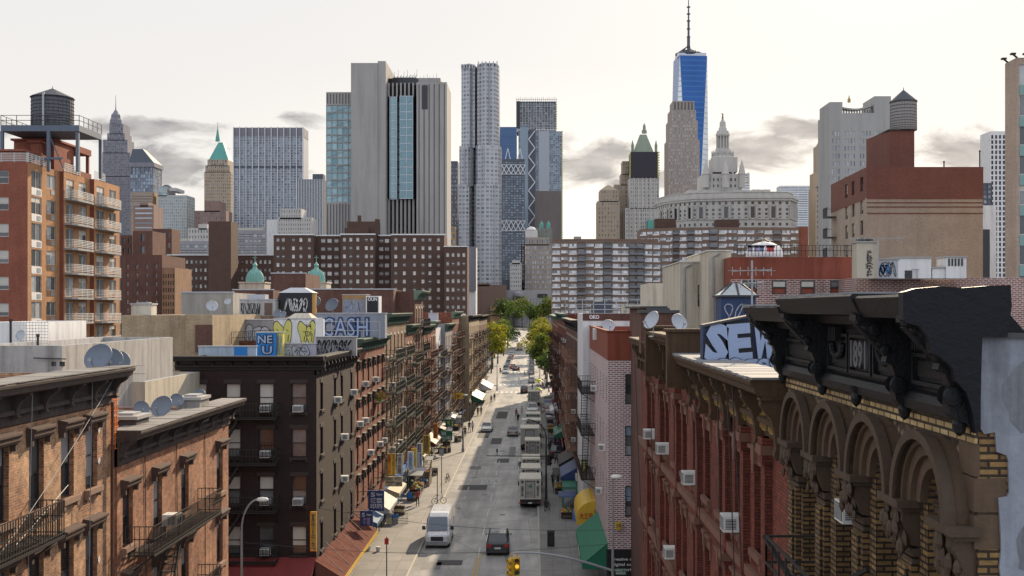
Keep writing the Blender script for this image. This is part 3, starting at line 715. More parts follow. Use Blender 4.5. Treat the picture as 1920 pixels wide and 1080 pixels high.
def box_truck(p, label, W=2.2, H=2.9, L=6.2, group='box trucks parked along the right kerb', boxc=(.62,.60,.56), front=False, deco=True, num=0):
    """seen from behind (rear is at -y) unless front"""
    t = thing('box_truck', label, 'truck', p, PI if front else 0, group); w = W/2; zb = .85
    bc = plaster('truck_box_%d' % int(boxc[0]*100), boxc, .2, .55, 2, .35)
    b = MB(); b.box(-w, w, 0, L*.7, zb, H); b.build('cargo_box', bc, t)
    f = MB(); k = .09
    f.box(-w-.01, w+.01, -.04, .0, zb, zb+.12); f.box(-w-.01, w+.01, -.04, 0, H-.12, H+.01); f.box(-w-.01, -w+k, -.04, 0, zb+.12, H-.12); f.box(w-k, w+.01, -.04, 0, zb+.12, H-.12)
    f.box(-w-.02, w+.02, -.03, L*.7, H, H+.03); f.build('box_frame', plaster('truck_trim', (.70,.66,.55), .2, .6, 2, .3), t)
    d = MB(); nsl = 9; z0 = zb+.14; z1 = H-.3
    for i in range(nsl): d.box(-w*.42, w*.42, -.02, .0, z0+(z1-z0)*i/nsl+.01, z0+(z1-z0)*(i+1)/nsl-.01)
    d.build('roller_door', plaster('truck_door', (.45,.44,.42), .3, .6, 2, .4), t)
    g = MB(); g.box(-w*.47, -w*.42, -.05, .0, z0, z1+.04); g.box(w*.42, w*.47, -.05, 0, z0, z1+.04); g.box(-w*.47, w*.47, -.05, 0, z1+.04, z1+.1); g.build('door_track', 'fr_dark', t)
    if deco:
        q1 = ['梨園食品', '東方果菜', '大眾貨運'][num % 3]
        for sx in (-1, 1):
            put_text(q1, .3, 'inkdark', t, (sx*w*.72, -.045, (z0+z1)/2-.1), fit=(w*.26, (z1-z0)*.62), vertical=True, bold=.004, depth=.006)
            r = MB(); r.lathe([(w*.13, -.006), (w*.13, .006)], n=14); r.v = [(sx*w*.72+x, -.045+z, z1+.0+y) for x, y, z in r.v]; r.build('round_badge', 'inkdark', t)
        put_text(['福', '梨', '利'][num % 3], .6, 'inkgreen', t, (0, -.03, z0+(z1-z0)*.74), fit=(w*.34, w*.34), bold=.004, depth=.006)
        put_text('〆几', .4, 'inkdark', t, (-w*.05, -.03, z0+(z1-z0)*.3), fit=(w*.55, w*.3), bold=.002, depth=.006)
    c = MB(); c.box(-w*.95, w*.95, .1, L*.72, .45, zb)
    c.build('chassis', 'fr_dark', t)
    k = MB(); k.box(-w, w, -.22, 0, .42, .6); k.build('rear_bumper', 'fr_dark', t)
    cb = MB(); cb.extx([(L*.72, .4), (L, .4), (L, 1.15), (L*.965, 1.3), (L*.9, 2.15), (L*.72, 2.2)], -w*.93, w*.93); cb.build('cab', flat('cab_paint', (.6,.6,.6), .35, 0, 0, .4), t)
    g = MB(); g.quad((w*.8, L*.967, 1.32), (-w*.8, L*.967, 1.32), (-w*.75, L*.903, 2.1), (w*.75, L*.903, 2.1)); g.v = [(x, y+.02, z+.01) for x, y, z in g.v]; g.build('windscreen', GLV, t)
    for sx in (-1, 1):
        q = MB(); q.box(sx*w*.86-.1, sx*w*.86+.1, -.235, -.215, .46, .57); q.build('tail_light', 'red_glass', t)
        q = MB(); q.box(sx*(w+.16)-.06, sx*(w+.16)+.06, L*.86, L*.9, 1.4, 1.85); q.bar((sx*w*.9, L*.88, 1.6), (sx*(w+.16), L*.88, 1.6), .04); q.build('wing_mirror', 'fr_dark', t)
    q = MB(); q.box(-.2, .2, -.235, -.215, .46, .58); q.build('number_plate', 'white', t)
    wheels(t, W*.96, (1.2, L-1.0), .42, .28); return t
M['inkdark'] = flat('ink_dark', (.09,.08,.08), .6); M['inkgreen'] = flat('ink_green', (.06,.2,.14), .6)
for k, c in dict(paint_white=(.75,.75,.75), paint_red=(.45,.03,.025), paint_yellow=(.72,.46,.05), paint_navy=(.02,.05,.16), paint_green=(.02,.14,.08), paint_blue=(.03,.2,.55), paint_black=(.015,.015,.017), paint_orange=(.75,.22,.02), paint_cream=(.68,.60,.38)).items(): M[k] = plaster(k, c, .15, .5, 2, .2)

# trees -----------------------------------------------------------------
def leafmat(name, c1, c2):
    if name in MATS: return MATS[name]
    s = NT(name); g = s.n('ShaderNodeNewGeometry'); n = s.ramp(s.noise(s.objc(), .5, 3), .35, .65)
    c = s.mix(g.outputs['Random Per Island'], c1, c2); c = s.mix(s.math('MULTIPLY', n, .5), c, cm(c1, .6))
    s.l(c, s.b.inputs['Base Color']); s.b.inputs['Roughness'].default_value = .6
    tr = s.n('ShaderNodeBsdfTranslucent'); s.l(s.mix(1.0, c, (1.6,1.5,.5), 'MULTIPLY'), tr.inputs['Color'])
    mx = s.n('ShaderNodeMixShader'); mx.inputs[0].default_value = .45; s.l(s.b.outputs[0], mx.inputs[1]); s.l(tr.outputs[0], mx.inputs[2]); s.l(mx.outputs[0], s.o.inputs[0])
    MATS[name] = s.m; return s.m
BARK = plaster('bark', (.09,.07,.055), .5, .9, 4, .3)
def tree(p, label, h, cr, lm, seed, n=1500, group='street trees', leaf=.45, name='street_tree', lean=0.0):
    r = random.Random(seed); t = thing(name, label, 'tree', p, 0, group)
    tk = MB(); th = h*.38; tk.tube([(0,0,-.1),(0.05,0,th*.5),(0.1*r.random(),0,th),(lean*.5,.1,h*.6),(lean,.1,h*.8)], [.24,.19,.16,.1,.04], 8)
    blobs = []
    for k in range(15):
        a = r.random()*2*PI; rr = cr*(.25+.6*r.random()); z = h*(.42+.46*r.random()); rr *= 1.0-.55*max(0, (z/h-.62))/.3
        bx, by = rr*math.cos(a)+lean, rr*math.sin(a); blobs.append((bx, by, z, cr*(.28+.24*r.random())))
        tk.tube([(0.05,0,th*.9),(bx*.45,by*.45,(th+z)*.5),(bx*.9,by*.9,z)], [.1,.06,.02], 5)
    tk.build('trunk', BARK, t)
    me = MB()
    for i in range(n):
        bx, by, bz, br = blobs[r.randrange(len(blobs))]
        d = Vector((r.gauss(0,1), r.gauss(0,1), r.gauss(0,.8))).normalized()*br*(r.random()**.45)
        c = Vector((bx, by, bz))+d; s_ = leaf*(.5+.8*r.random())
        u = Vector((r.gauss(0,1), r.gauss(0,1), r.gauss(0,.6))).normalized(); v = u.orthogonal().normalized(); v.rotate(Quaternion(u, r.random()*6.28))
        a = c-u*s_*.5; b = c+v*s_*.32; e = c+u*s_*.5; f = c-v*s_*.32; me.quad(tuple(a), tuple(b), tuple(e), tuple(f))
    me.build('crown', lm, t); return t
# ---------------------------------------------------------------- the street itself
KL, KR, FL, FR = -9.5, 0.56, -13.75, 5.0        # kerbs and facade lines
def asphalt():
    s = NT('asphalt'); v = s.uv(); a = s.ramp(s.noise(s.uv((.55,.035,1)), 1.0, 5, .6), .35, .65); b = s.ramp(s.noise(v, .22, 5, .7), .42, .6); f = s.noise(v, 12, 3)
    c = s.mix(a, (.15,.15,.155), (.46,.445,.42)); c = s.mix(s.math('MULTIPLY', b, .6), c, (.06,.06,.063)); c = s.mix(s.math('MULTIPLY', f, .25), c, (.25,.24,.23))
    cr = s.n('ShaderNodeTexVoronoi', feature='DISTANCE_TO_EDGE'); s.l(s.uv((.25,.1,1)), cr.inputs['Vector']); cr.inputs['Scale'].default_value = 1.0
    c = s.mix(s.ramp(cr.outputs['Distance'], 0, .012, .7, 0), c, (.03,.03,.03))
    s.l(c, s.b.inputs['Base Color']); s.l(s.ramp(s.noise(s.uv((.5,.05,1)), 1.0, 4), .3, .7, .34, .55), s.b.inputs['Roughness']); s.b.inputs['Specular IOR Level'].default_value = 1.0; s.bump(f, .3, .004); return s.m
def slabs(name, c):
    s = NT(name); v = s.uv(); b = s.n('ShaderNodeTexBrick', offset=0.0); s.l(v, b.inputs['Vector'])
    b.inputs['Color1'].default_value = (*c, 1); b.inputs['Color2'].default_value = (*cm(c, .78), 1); b.inputs['Mortar'].default_value = (*cm(c, .35), 1)
    b.inputs['Scale'].default_value = 1; b.inputs['Brick Width'].default_value = 1.5; b.inputs['Row Height'].default_value = 1.5; b.inputs['Mortar Size'].default_value = .02
    n = s.ramp(s.noise(v, .5, 5, .7), .35, .65); s.l(s.mix(s.math('MULTIPLY', n, .6), b.outputs['Color'], cm(c, .5)), s.b.inputs['Base Color']); s.b.inputs['Roughness'].default_value = .7; return s.m
ASPH = asphalt(); SLAB = slabs('pavement_slabs', (.27,.26,.25))
YS = [-60, 20, 84, 140, 200, 260, 300, 340, 400, 460, 520, 580, 640, 700]
def strip(name, x0, x1, ys, dz, m, kerb=0):
    mb = MB()
    for a, b in zip(ys[:-1], ys[1:]):
        za, zb = ground_z(a)+dz, ground_z(b)+dz; mb.quad((x0,a,za),(x1,a,za),(x1,b,zb),(x0,b,zb))
        if kerb: # vertical kerb faces both sides
            mb.quad((x1,a,za-.2),(x1,b,zb-.2),(x1,b,zb),(x1,a,za)); mb.quad((x0,b,zb-.2),(x0,a,za-.2),(x0,a,za),(x0,b,zb))
    mb.quad((x0,ys[0],ground_z(ys[0])+dz-.2),(x1,ys[0],ground_z(ys[0])+dz-.2),(x1,ys[0],ground_z(ys[0])+dz),(x0,ys[0],ground_z(ys[0])+dz))
    return tag(mb.build(name, m), kind='structure')
g = MB(); yy = [-400, 300, 700, 14000]
for a, b in zip(yy[:-1], yy[1:]): g.quad((-9000,a,ground_z(a)-.03),(9000,a,ground_z(a)-.03),(9000,b,ground_z(b)-.03),(-9000,b,ground_z(b)-.03))
tag(g.build('ground', plaster('city_ground', (.16,.155,.15), .4, .9, .3, 0)), kind='structure')
strip('road', KL, KR, YS, 0, ASPH)
for nm, y0, y1 in (('cross_street', 51, 70.5), ('cross_street', 278, 292), ('cross_street', 560, 580)):
    mb = MB(); mb.quad((-120,y0,ground_z(y0)+.008),(KL,y0,ground_z(y0)+.008),(KL,y1,ground_z(y1)+.008),(-120,y1,ground_z(y1)+.008)); mb.quad((KR,y0,ground_z(y0)+.008),(120,y0,ground_z(y0)+.008),(120,y1,ground_z(y1)+.008),(KR,y1,ground_z(y1)+.008)); tag(mb.build(nm, ASPH), kind='structure')
for x0, x1 in ((FL-1, KL), (KR, FR+1)):
    for ya, yb in ((-20, 50.6), (71, 277), (293, 559), (581, 690)):
        ys = sorted({ya, yb} | {y for y in YS if ya < y < yb}); strip('pavement', x0, x1, ys, .14, SLAB, 1)
KERB = plaster('granite_kerb', (.45,.43,.38), .3, .8, 1, .1)
for x0, x1 in ((KL, KL+.16), (KR-.16, KR)):
    for ya, yb in ((71, 277), (293, 559)):
        ys = sorted({ya, yb} | {y for y in YS if ya < y < yb}); strip('kerb', x0, x1, ys, .15, KERB, 1)
# paint on the road
WP = plaster('road_paint', (.60,.60,.58), .7, .7, 3, .0, dark=(.4,.4,.4)); YP = plaster('yellow_road_paint', (.5,.36,.12), .7, .7, 3, 0)
def paint(name, rects, m=WP, dz=.012):
    mb = MB()
    for (x0, x1, y0, y1) in rects: mb.quad((x0,y0,ground_z(y0)+dz),(x1,y0,ground_z(y0)+dz),(x1,y1,ground_z(y1)+dz),(x0,y1,ground_z(y1)+dz))
    return tag(mb.build(name, m), kind='structure')
CW = []
for ya in (268, 294.5):
    CW += [(x, x+.55, ya, ya+4.2) for x in [KL+.5+i*1.15 for i in range(9)]]; CW += [(KL+.2, KR-.2, ya-.6, ya-.35)]
CW += [(KL-.6+.1*0, KL-.6+.3, 278+i*1.6, 278.7+i*1.6) for i in range(8)]
paint('crosswalk', CW); paint('crosswalk', [(KL+.4+i*1.1, KL+.9+i*1.1, 340, 346) for i in range(9)]+[(KL+.2,KR-.2,330,330.5)])
paint('stop_line', [(-4.2, KR-2.4, 262, 262.5)]); paint('lane_line', [(-4.52, -4.42, 252-i*9, 256-i*9) for i in range(19)]+[(-4.52,-4.42,300+i*9,304+i*9) for i in range(25)])
paint('centre_line', [(-4.62,-4.5,78,91.5),(-4.36,-4.24,78,91.5)], YP)
paint('parking_line', [(KR-2.5, KR-2.38, 140+i*8, 143+i*8) for i in range(14)]+[(KL+2.2,KL+2.3,100+i*6,102+i*6) for i in range(20)])
paint('pavement_marking', [(KR+.3+i*1.1, KR+.4+i*1.1, 143, 150) for i in range(5)]+[(KR+.3, FR, 143, 143.2),(KR+.3, FR, 150, 150.2),(KR+.3,FR,146.6,146.75)], WP, .152)
DP = plaster('asphalt_patch', (.085,.085,.088), .3, .8, 2, 0); LP = plaster('pale_asphalt_patch', (.2,.2,.2), .4, .8, 2, 0)
for (x0, x1, y0, y1, mm) in ((-7.6,-5.6,87.5,89.3,DP),(-8.4,-5.2,124,127.5,DP),(-8.2,-6.6,140,143,LP),(-4.8,-3.2,146,150,DP),(-8.7,-7.2,86,88.6,LP),(-2,-.4,141,147,DP),(-6.4,-4.8,166,174,DP),(-8.8,-7,174,183,DP),(-3.4,-2.5,152,163,LP),(-6.9,-4.9,205,219,DP)):
    tag(MB.build((lambda m: (m.quad((x0,y0,.004),(x1,y0,.004),(x1,y1,.004),(x0,y1,.004)), m)[1])(MB()), 'asphalt_patch', mm), kind='structure')
for (x, y, r) in ((-3.9,91.8,.42),(-7.5,112.5,.36),(-3.0,109,.3),(-5.2,121,.3),(-7,133,.36),(-4.4,158,.4),(-6.5,190,.4),(2.2,88,.4)):
    mb = MB(); mb.lathe([(r, 0), (r, .012), (r*.8, .018), (r*.8, .014), (r*.7, .018)], n=18); o = mb.build('manhole_cover', plaster('cast_iron', (.16,.155,.15), .4, .5, 6, 0), None, (x, y, .005 if x < .5 else .142)); tag(o, kind='structure')
o = put_text('SCHOOL', 1, WP, None, (-5.0, 126.8+3.6, .014), fit=(2.5, 4.6), depth=.002, name='road_lettering', rx=0); o.rotation_euler = (0, 0, PI); tag(o, kind='structure'); 
for k, (x, y) in enumerate(((-6.2,117.5),(-1.9,113.5))):
    mb = MB()
    for cx in (-.45, .45): mb.lathe([(.26, 0), (.26, .004), (.34, .004), (.34, 0)], cx, 0, 14, cap=False)
    mb.box(-.5,.2,-.06,.06,.001,.004); mb.box(-.1,.5,.2,.32,.001,.004); tag(mb.build('bicycle_marking', WP, None, (x, y, .01)), kind='structure')

# ---------------------------------------------------------------- brick materials
BR_NEAR = brick('pinkish_orange_brick', (.58,.225,.105), (.22,.065,.038), (.44,.34,.24), .8, patch=(.56,.35,.19), gr=(.4,1.5,3.2), mort=1.3)
BR_NEAR2 = brick('orange_red_brick', (.53,.17,.08), (.18,.05,.03), (.34,.24,.17), .8, patch=(.50,.26,.14), gr=(.4,1.45,3.2), mort=1.2)
BR_BLACK = brick('dark_brown_brick', (.040,.021,.019), (.025,.014,.013), (.014,.009,.009), .5, streak=.3)
BR_ORANGE = brick('terracotta_brick', (.33,.105,.058), (.21,.062,.038), (.16,.075,.055), .7, streak=.7, gr=(.45,1.35,2.5))
BR_CREAM = brick('cream_brick', (.30,.19,.125), (.20,.12,.08), (.2,.15,.11), .7, streak=.7, gr=(.55,1.35,3))
BR_RED = brick('deep_red_brick', (.28,.062,.034), (.16,.035,.022), (.07,.028,.02), .7, streak=.75, gr=(.5,1.35,3))
BR_DK = brick('brown_brick', (.17,.075,.055), (.12,.055,.042), (.10,.065,.055), .5, streak=.4)
BR_TAN = brick('tan_brick', (.46,.36,.24), (.40,.31,.20), (.34,.28,.2), .5, streak=.5)
BR_PINK = brick('white_and_pink_brick', (.30,.10,.10), (.21,.07,.075), (.72,.66,.66), .2, 1.8, streak=.25, mort=1.9)
WOODT = plaster('dark_weathered_wood', (.095,.06,.05), .6, .8, 3, .5); STONEB = plaster('brown_stone', (.30,.19,.14), .35, .85, 2, .4)

def lint_cap(w, h):    # projecting wooden hood with sloping ends
    m = MB(); m.extx([(-.02, h-.02), (-.2, h+.05), (-.24, h+.12), (-.24, h+.2), (-.3, h+.26), (-.3, h+.31), (.1, h+.38), (.1, h-.02)][::-1], -.2, w+.2)
    m.box(-.16,-.04,-.16,.0,h-.16,h+.08); m.box(w+.04,w+.16,-.16,0,h-.16,h+.08); m.v = [(x, y-.17, z) for x, y, z in m.v]; return m
def sill_st(w, h): m = MB(); m.box(-.1, w+.1, -.34, .02, -.16, 0); m.box(-.1, .05, -.31, -.1, -.3, -.16); m.box(w-.05, w+.1, -.31, -.1, -.3, -.16); return m
def lint_flat(w, h): m = MB(); m.box(-.1, w+.1, -.24, .02, h, h+.26); return m
def lint_heavy(w, h):
    m = MB(); m.extx([(-.14,h-.02),(-.3,h+.04),(-.36,h+.2),(-.46,h+.26),(-.46,h+.34),(0,h+.42),(0,h-.02)][::-1], -.16, w+.16); m.box(-.16,.0,-.36,-.1,h-.42,h+.02); m.box(w,w+.16,-.36,-.1,h-.42,h+.02); return m

# ---------------------------------------------------------------- near left brick house
style('near', 'dh', 'fr_dark', bl=(0, .5, .25, .85), t=.055, blind=plaster('grey_blind', (.30,.29,.30), .3, .7, 2, .2))
b = Bld('brick_tenement', 'weathered orange and tan brick tenement at the far left edge, dishes on its bracketed cornice', 'building', (FL, 17.0, 0), PI/2)
cols = [26.9-17-.46, 28.9-17-.46, 31.0-17-.46, 33.05-17-.46, 34.85-17-.46]
W1 = 19.4
b.body(rect(0, W1, 0, 13), 0, 17.95, BR_NEAR, [(0, [c-2 for c in cols[:1]]+cols, .92, [14.45, 11.25, 8.05, 4.9], 1.98, 'near')], rec=.17, parapet=.3)
w = b.finish((lint_cap, WOODT), (sill_st, STONEB)); 
cornice(b, 0, W1+.05, 18.15, .8, .75, 12, plaster('dirty_grey_brown_wood', (.085,.065,.06), .7, .8, 4, .6, bump=.9), frieze=.9)
fire_escape(b, 7.0, 13.55, [7.45, 10.65, 13.85], fine=.14)
for k, z in enumerate((16.2, 15.2, 14.3, 13.2, 12.1)):
    m = MB(); m.prism([(0,-.03),(.11,0),(0,.03),(-.11,0)], 0, .001); m.v = []; m.f = []; m.mi = []; m.poly([(-.1,-.03,0),(0,-.03,-.14),(.1,-.03,0),(0,-.03,.14)]); m.box(-.02,.02,-.03,0,-.02,.02)
    o = m.build('tie_plate', 'white', b.e, (W1-1.0, 0, z))
p = MB(); p.tube([(W1-.12,-.12,8),(W1-.12,-.12,17)], .05, 6); b.part('downpipe', p, BR_DK)
def edge_flash(b, W, zt, pj, seed):
    r = random.Random(seed); m = MB(); n = int(W/.55)
    for i in range(n): m.box(W*i/n, W*(i+1)/n-.01, -pj-.02-.02*r.random(), .3, zt+.002+.004*(i % 2), zt+.02+.02*r.random())
    b.part('flashing', m, plaster('worn_pale_flashing', (.24,.225,.215), .7, .7, 4, .7))
edge_flash(b, W1, 18.15, .8, 3)
for (x0, z0, x1, z1, sag) in ((5,12.2,15.5,14.9,.25),(6,11.8,19.6,18.1,.5),(12.8,10.5,13.2,18,0),(17,11,17.3,18,0)):
    pts = [(x0+(x1-x0)*i/8, -.25, z0+(z1-z0)*i/8-sag*math.sin(PI*i/8)) for i in range(9)]; p = MB(); p.tube(pts, .012, 4); b.part('cable', p, 'fr_grey')
for (x, y, r, rz) in ((188, 649, .46, -.15), (207, 654, .40, .3), (222, 651, .36, .5)):
    D = 36.0+.4*(x > 200)+.4*(x > 210); q = PX(x, y, D); dish((q.x, D, 17.72), {188: 'largest blue-grey dish of the cluster above the near left cornice', 207: 'blue-grey dish half hidden behind the largest one above the near left cornice', 222: 'rightmost blue-grey dish of the cluster above the near left cornice'}[x], rz, 28, r, mast=.75)
m = MB(); rr = random.Random(3)
for i in range(9): a = rr.random()*.9; m.box(a-.2, a+.15, -.2, .25, rr.random()*.1, .15+rr.random()*.22)
tag(m.build('tarpaulin', plaster('blue_tarpaulin', (.03,.05,.3), .3, .6, 5, 0), None, (-14.35, 35.7, 17.75)), 'crumpled blue tarpaulin on the cornice beneath the dishes', 'tarpaulin')

# second near brick house
b = Bld('brick_tenement', 'lower red-orange brick tenement with a fire escape, second house from the left edge', 'building', (FL, 37.0, 0), PI/2)
W2 = 13.5
b.body(rect(0, W2, 0, 12), 0, 15.6, BR_NEAR2, [(0, [36.95+.55-37, 41-.46-37, 44.2-.46-37, 49.1-.46-37], .95, [12.0, 8.9, 5.8], 1.96, 'near')], rec=.17, parapet=.1)
w = b.finish((lint_cap, WOODT), (sill_st, STONEB))
cornice(b, 0, W2+.1, 15.98, .78, .7, 9, plaster('dirty_grey_brown_wood', (.17,.13,.12)), frieze=.9)
edge_flash(b, W2, 15.98, .78, 4); fire_escape(b, .75, 8.9, [8.6, 11.72], fine=.14, stair_dir=1)
for x in (2.6, 6.1, 9.8): p = MB(); p.tube([(x,-.03,5),(x+.1,-.03,11),(x-.05,-.03,15.3)], .014, 4); b.part('cable', p, 'fr_dark')
ac_unit((FL+.25, 41.3, 12.05), PI/2, 'white air conditioner on the fire escape of the second near left brick house')
nets = MB()
for i in range(10): nets.box(i*.07, i*.07+.045, -.02+.03*(i % 2), .03*(i % 2), 0, 2.05)
for i in range(12): nets.box(0, .7, -.035, -.02, i*.18, i*.18+.02)
tag(nets.build('safety_netting', plaster('orange_netting', (.72,.2,.03), .4, .7, 4, .2), None, (-13.78, 36.45, 15.4), PI/2), 'torn orange safety netting hung between the two near left roofs', 'netting')
def chimney(name, label, p, w, d, h, m=None, caps='concrete'):
    t = thing(name, label, 'chimney', p); c = MB(); c.box(-w/2, w/2, -d/2, d/2, 0, h); c.build('stack', m or plaster('sooty_render', (.07,.065,.07), .5, .9, 2, .3), t)
    k = MB(); k.box(-w/2-.07, w/2+.07, -d/2-.07, d/2+.07, h, h+.12); k.box(-w*.3, w*.3, -d*.3, d*.3, h+.12, h+.2); k.build('cap', caps, t); return t
chimney('chimney_stack', 'stubby black rendered chimney on the second near left roof beside the orange netting', (-14.15, 39.2, 15.35), .95, 1.3, .85)
chimney('chimney_stack', 'stubby grey-white streaked chimney at the far end of the second near left roof', (-14.05, 46.3, 15.35), .9, 1.3, .95, plaster('streaky_render', (.3,.29,.28), .6, .9, 3, .7))
for (x, D, r, rz, lb) in ((265, 41.5, .28, .5, 'small dish left of the large one on the second near left roof'), (306, 42.5, .42, -.2, 'large dish on a bent white mast on the second near left roof'), (331, 45, .27, .6, 'small dish right of the large one, between it and the grey chimney'), (374, 47.8, .33, -.3, 'dish behind the grey-white chimney on the second near left roof')):
    q = PX(x, {265: 760, 306: 757, 331: 745, 374: 739}[x], D); dz_ = q.z-1.6*r-.1; d_ = dish((q.x, D, dz_), lb, rz, 30, r); m = MB(); m.tube([(0,0,-(dz_-15.4)/(2*r)),(0,0,0)], .03, 6); m.build('lower_mast', 'steel', d_)

# ---------------------------------------------------------------- behind the near left houses
def simple_block(name, label, px0, px1, ytop, D, dep, wm, z0=0, roof='silverroof', wins=(), parapet=.3, cat='building', **k):
    a = PX(px0, ytop, D); c = PX(px1, ytop, D); b = Bld(name, label, cat, (a.x, D, 0)); b.L = c.x-a.x; b.H = a.z
    b.body(rect(0, b.L, 0, dep), z0, a.z, wm, wins, parapet=parapet, roof=roof, **k); return b
WHITEW = plaster('peeling_white_wall', (.40,.39,.38), .7, .8, 1, .7)
b = simple_block('low_building', 'low white-walled building with a peeling parapet behind the near left cornice', -60, 116, 648, 52, 16, WHITEW, wins=[(0, [3.85, 4.25], .25, [17.35], .22, 'plain')]); b.finish()
p = MB(); p.bar((3.1,-.12,17.75),(4.6,-.12,17.7),.05); b.part('pipe', p, 'fr_dark')
b = simple_block('rooftop_shed', 'white rooftop shed with a lattice screen below the balcony block', -40, 50, 604, 60, 8, 'white', 16); b.finish()
m = MB()
for i in range(12): m.box(i*.16, i*.16+.035, -.03, 0, 0, 1.2)
for i in range(8): m.box(0, 1.8, -.03, 0, i*.16, i*.16+.035)
tag(m.build('lattice_screen', 'whitemetal', None, tuple(PX(27, 645, 59))), 'white lattice screen on the rooftop beside the white shed', 'screen')
for (x, y0, y1, lb) in ((20, 648, 600, 'thin black vent pipe left of the lattice screen'), (71, 655, 628, 'thin black vent pipe right of the lattice screen')):
    a = PX(x, y0, 57); c = PX(x, y1, 57); m = MB(); m.tube([(0,0,0),(0,0,c.z-a.z)], .06, 8); m.tube([(0,0,c.z-a.z-.1),(0,0,c.z-a.z+.05)], .09, 8); tag(m.build('vent_pipe', 'iron', None, tuple(a)), lb, 'vent pipe')
q = PX(40, 620, 58); dish((q.x, 58, 18.2), 'small pale dish beside the white rooftop shed', -.3, 25, .28, 'dishlight')
b = simple_block('tan_wall_building', 'blank tan brick building between the balcony block and the dark corner block', 228, 398, 591, 79, 14, BR_TAN, parapet=.15); b.finish()
for (x0, x1, y0, y1) in ((366, 398, 609, 660),):
    a = PX(x0, y1, 78.8); c = PX(x1, y0, 78.8); m = MB(); m.box(0, c.x-a.x, 0, .15, 0, c.z-a.z); m.build('brick_patch', BR_DK, b.e, tuple(Vector(a)-b.e.location))
b = simple_block('terrace_wall', 'cream parapet wall below the railed roof terrace beside the dishes', 160, 272, 716, 61, 10, 'cream'); b.finish()
def railing(name, label, p0, p1, h, n, m='whitemetal', t=.035, rails=3, cat='railing', group=None):
    p0 = Vector(p0); p1 = Vector(p1); r = MB(); d = p1-p0
    for i in range(rails): r.bar((0,0,h*(i+1)/rails), (d.x,d.y,d.z+h*(i+1)/rails), t)
    for i in range(n+1): r.bar((d.x*i/n,d.y*i/n,d.z*i/n), (d.x*i/n,d.y*i/n,d.z*i/n+h), t)
    return tag(r.build(name, m, None, tuple(p0)), label, cat, group)
a = PX(215, 716, 61.2); c = PX(272, 716, 61.2); railing('terrace_railing', 'white railing around the roof terrace above the cream wall', a, c, .9, 26, t=.03, rails=2)

# the dark corner block ------------------------------------------------
X0 = -22.4; b = Bld('corner_tenement', 'dark brown five-storey corner block with black cornice and graffiti on its roof', 'building', (X0, 71.0, 0))
WB, DB = FL-X0, 15.2
fz = [13.5, 10.62, 7.62, 4.45]; fx = [X-.47-X0 for X in (-21.2, -19.05, -16.95, -14.87)]
sy = [72.3-71, 77.6-71.4, 80.4-71.4, 84.6-71.4]
b.body([(0,0),(WB,0),(WB,DB),(0,DB)], 0, 16.9, BR_BLACK, [(0, fx, .95, fz, 1.8, 'dh_dark'), (1, sy, .9, fz, 1.75, 'dh_dark')], rec=.2, parapet=.25)
LB = plaster('dark_sill_stone', (.045,.032,.03), .3, .8, 2, .3)
w = b.finish((lint_flat, LB), (lambda w, h: sill_st(w, h), LB))
cm_b = plaster('black_cornice_paint', (.014,.012,.012), .4, .6, 2, .1)
cornice(b, -.3, WB+.55, 17.05, .6, .55, 9, cm_b, frieze=.7)
# side return of the cornice
b2 = MB(); 
class _S:  # same profile turned along the side facade
    pass
pr = [(.12, 17.045), (-.6, 17.045), (-.62, 16.995), (-.6, 16.92), (-.53, 16.77), (-.4, 16.6), (-.2, 16.5), (-.08, 16.4), (-.08, 16.1), (-.18, 16.05), (-.16, 15.9), (0, 15.85), (.12, 15.85)]
b2.exty([(WB-y, z) for y, z in pr], -.0, DB); co = b.part('cornice', b2, cm_b)
bk = MB(); bk.exty([(WB+.05,16.5),(WB+.45,16.6),(WB+.5,16.4),(WB+.3,16.15),(WB+.2,15.9),(WB+.05,15.85)], -.08, .08); bm = bk.mesh('bracket', cm_b)
for i in range(12): obj('bracket', bm, co, (0, .5+i*(DB-1)/11, 0))
fe = fire_escape(b, fx[0]+.4, fx[2]+1.3, [z-.35 for z in fz[1:]][::-1]+[13.15], m='iron', fine=.2, dep=.9)
rs = random.Random(5)
ACF = [(2,0),(3,0),(2,1),(0,1),(2,2),(3,2),(2,3),(0,3)]
for (c, f) in ACF: ac_unit((X0+fx[c]+.47, 71.0, fz[f]+.02), 0, 'white air conditioner, front of dark corner block, %s window from left, %s row down' % (ORD[c], ORD[f]))
for (c, f) in ((1,0),(2,1),(2,2),(3,0)): ac_unit((FL, 71+sy[c]+.45, fz[f]+.02), PI/2, 'white air conditioner, street side of dark corner block, %s window along, %s row down' % (ORD[c], ORD[f]))
t, w_, h_ = signbox('shop_sign', 'tall narrow yellow sign with red-black characters on the dark corner block', 581, 593, 960, 1034, 70.3, 'paint_yellow', [('富興食品公司', .2, .8, .04, .96, 'inkdark', True)], border='paint_red')
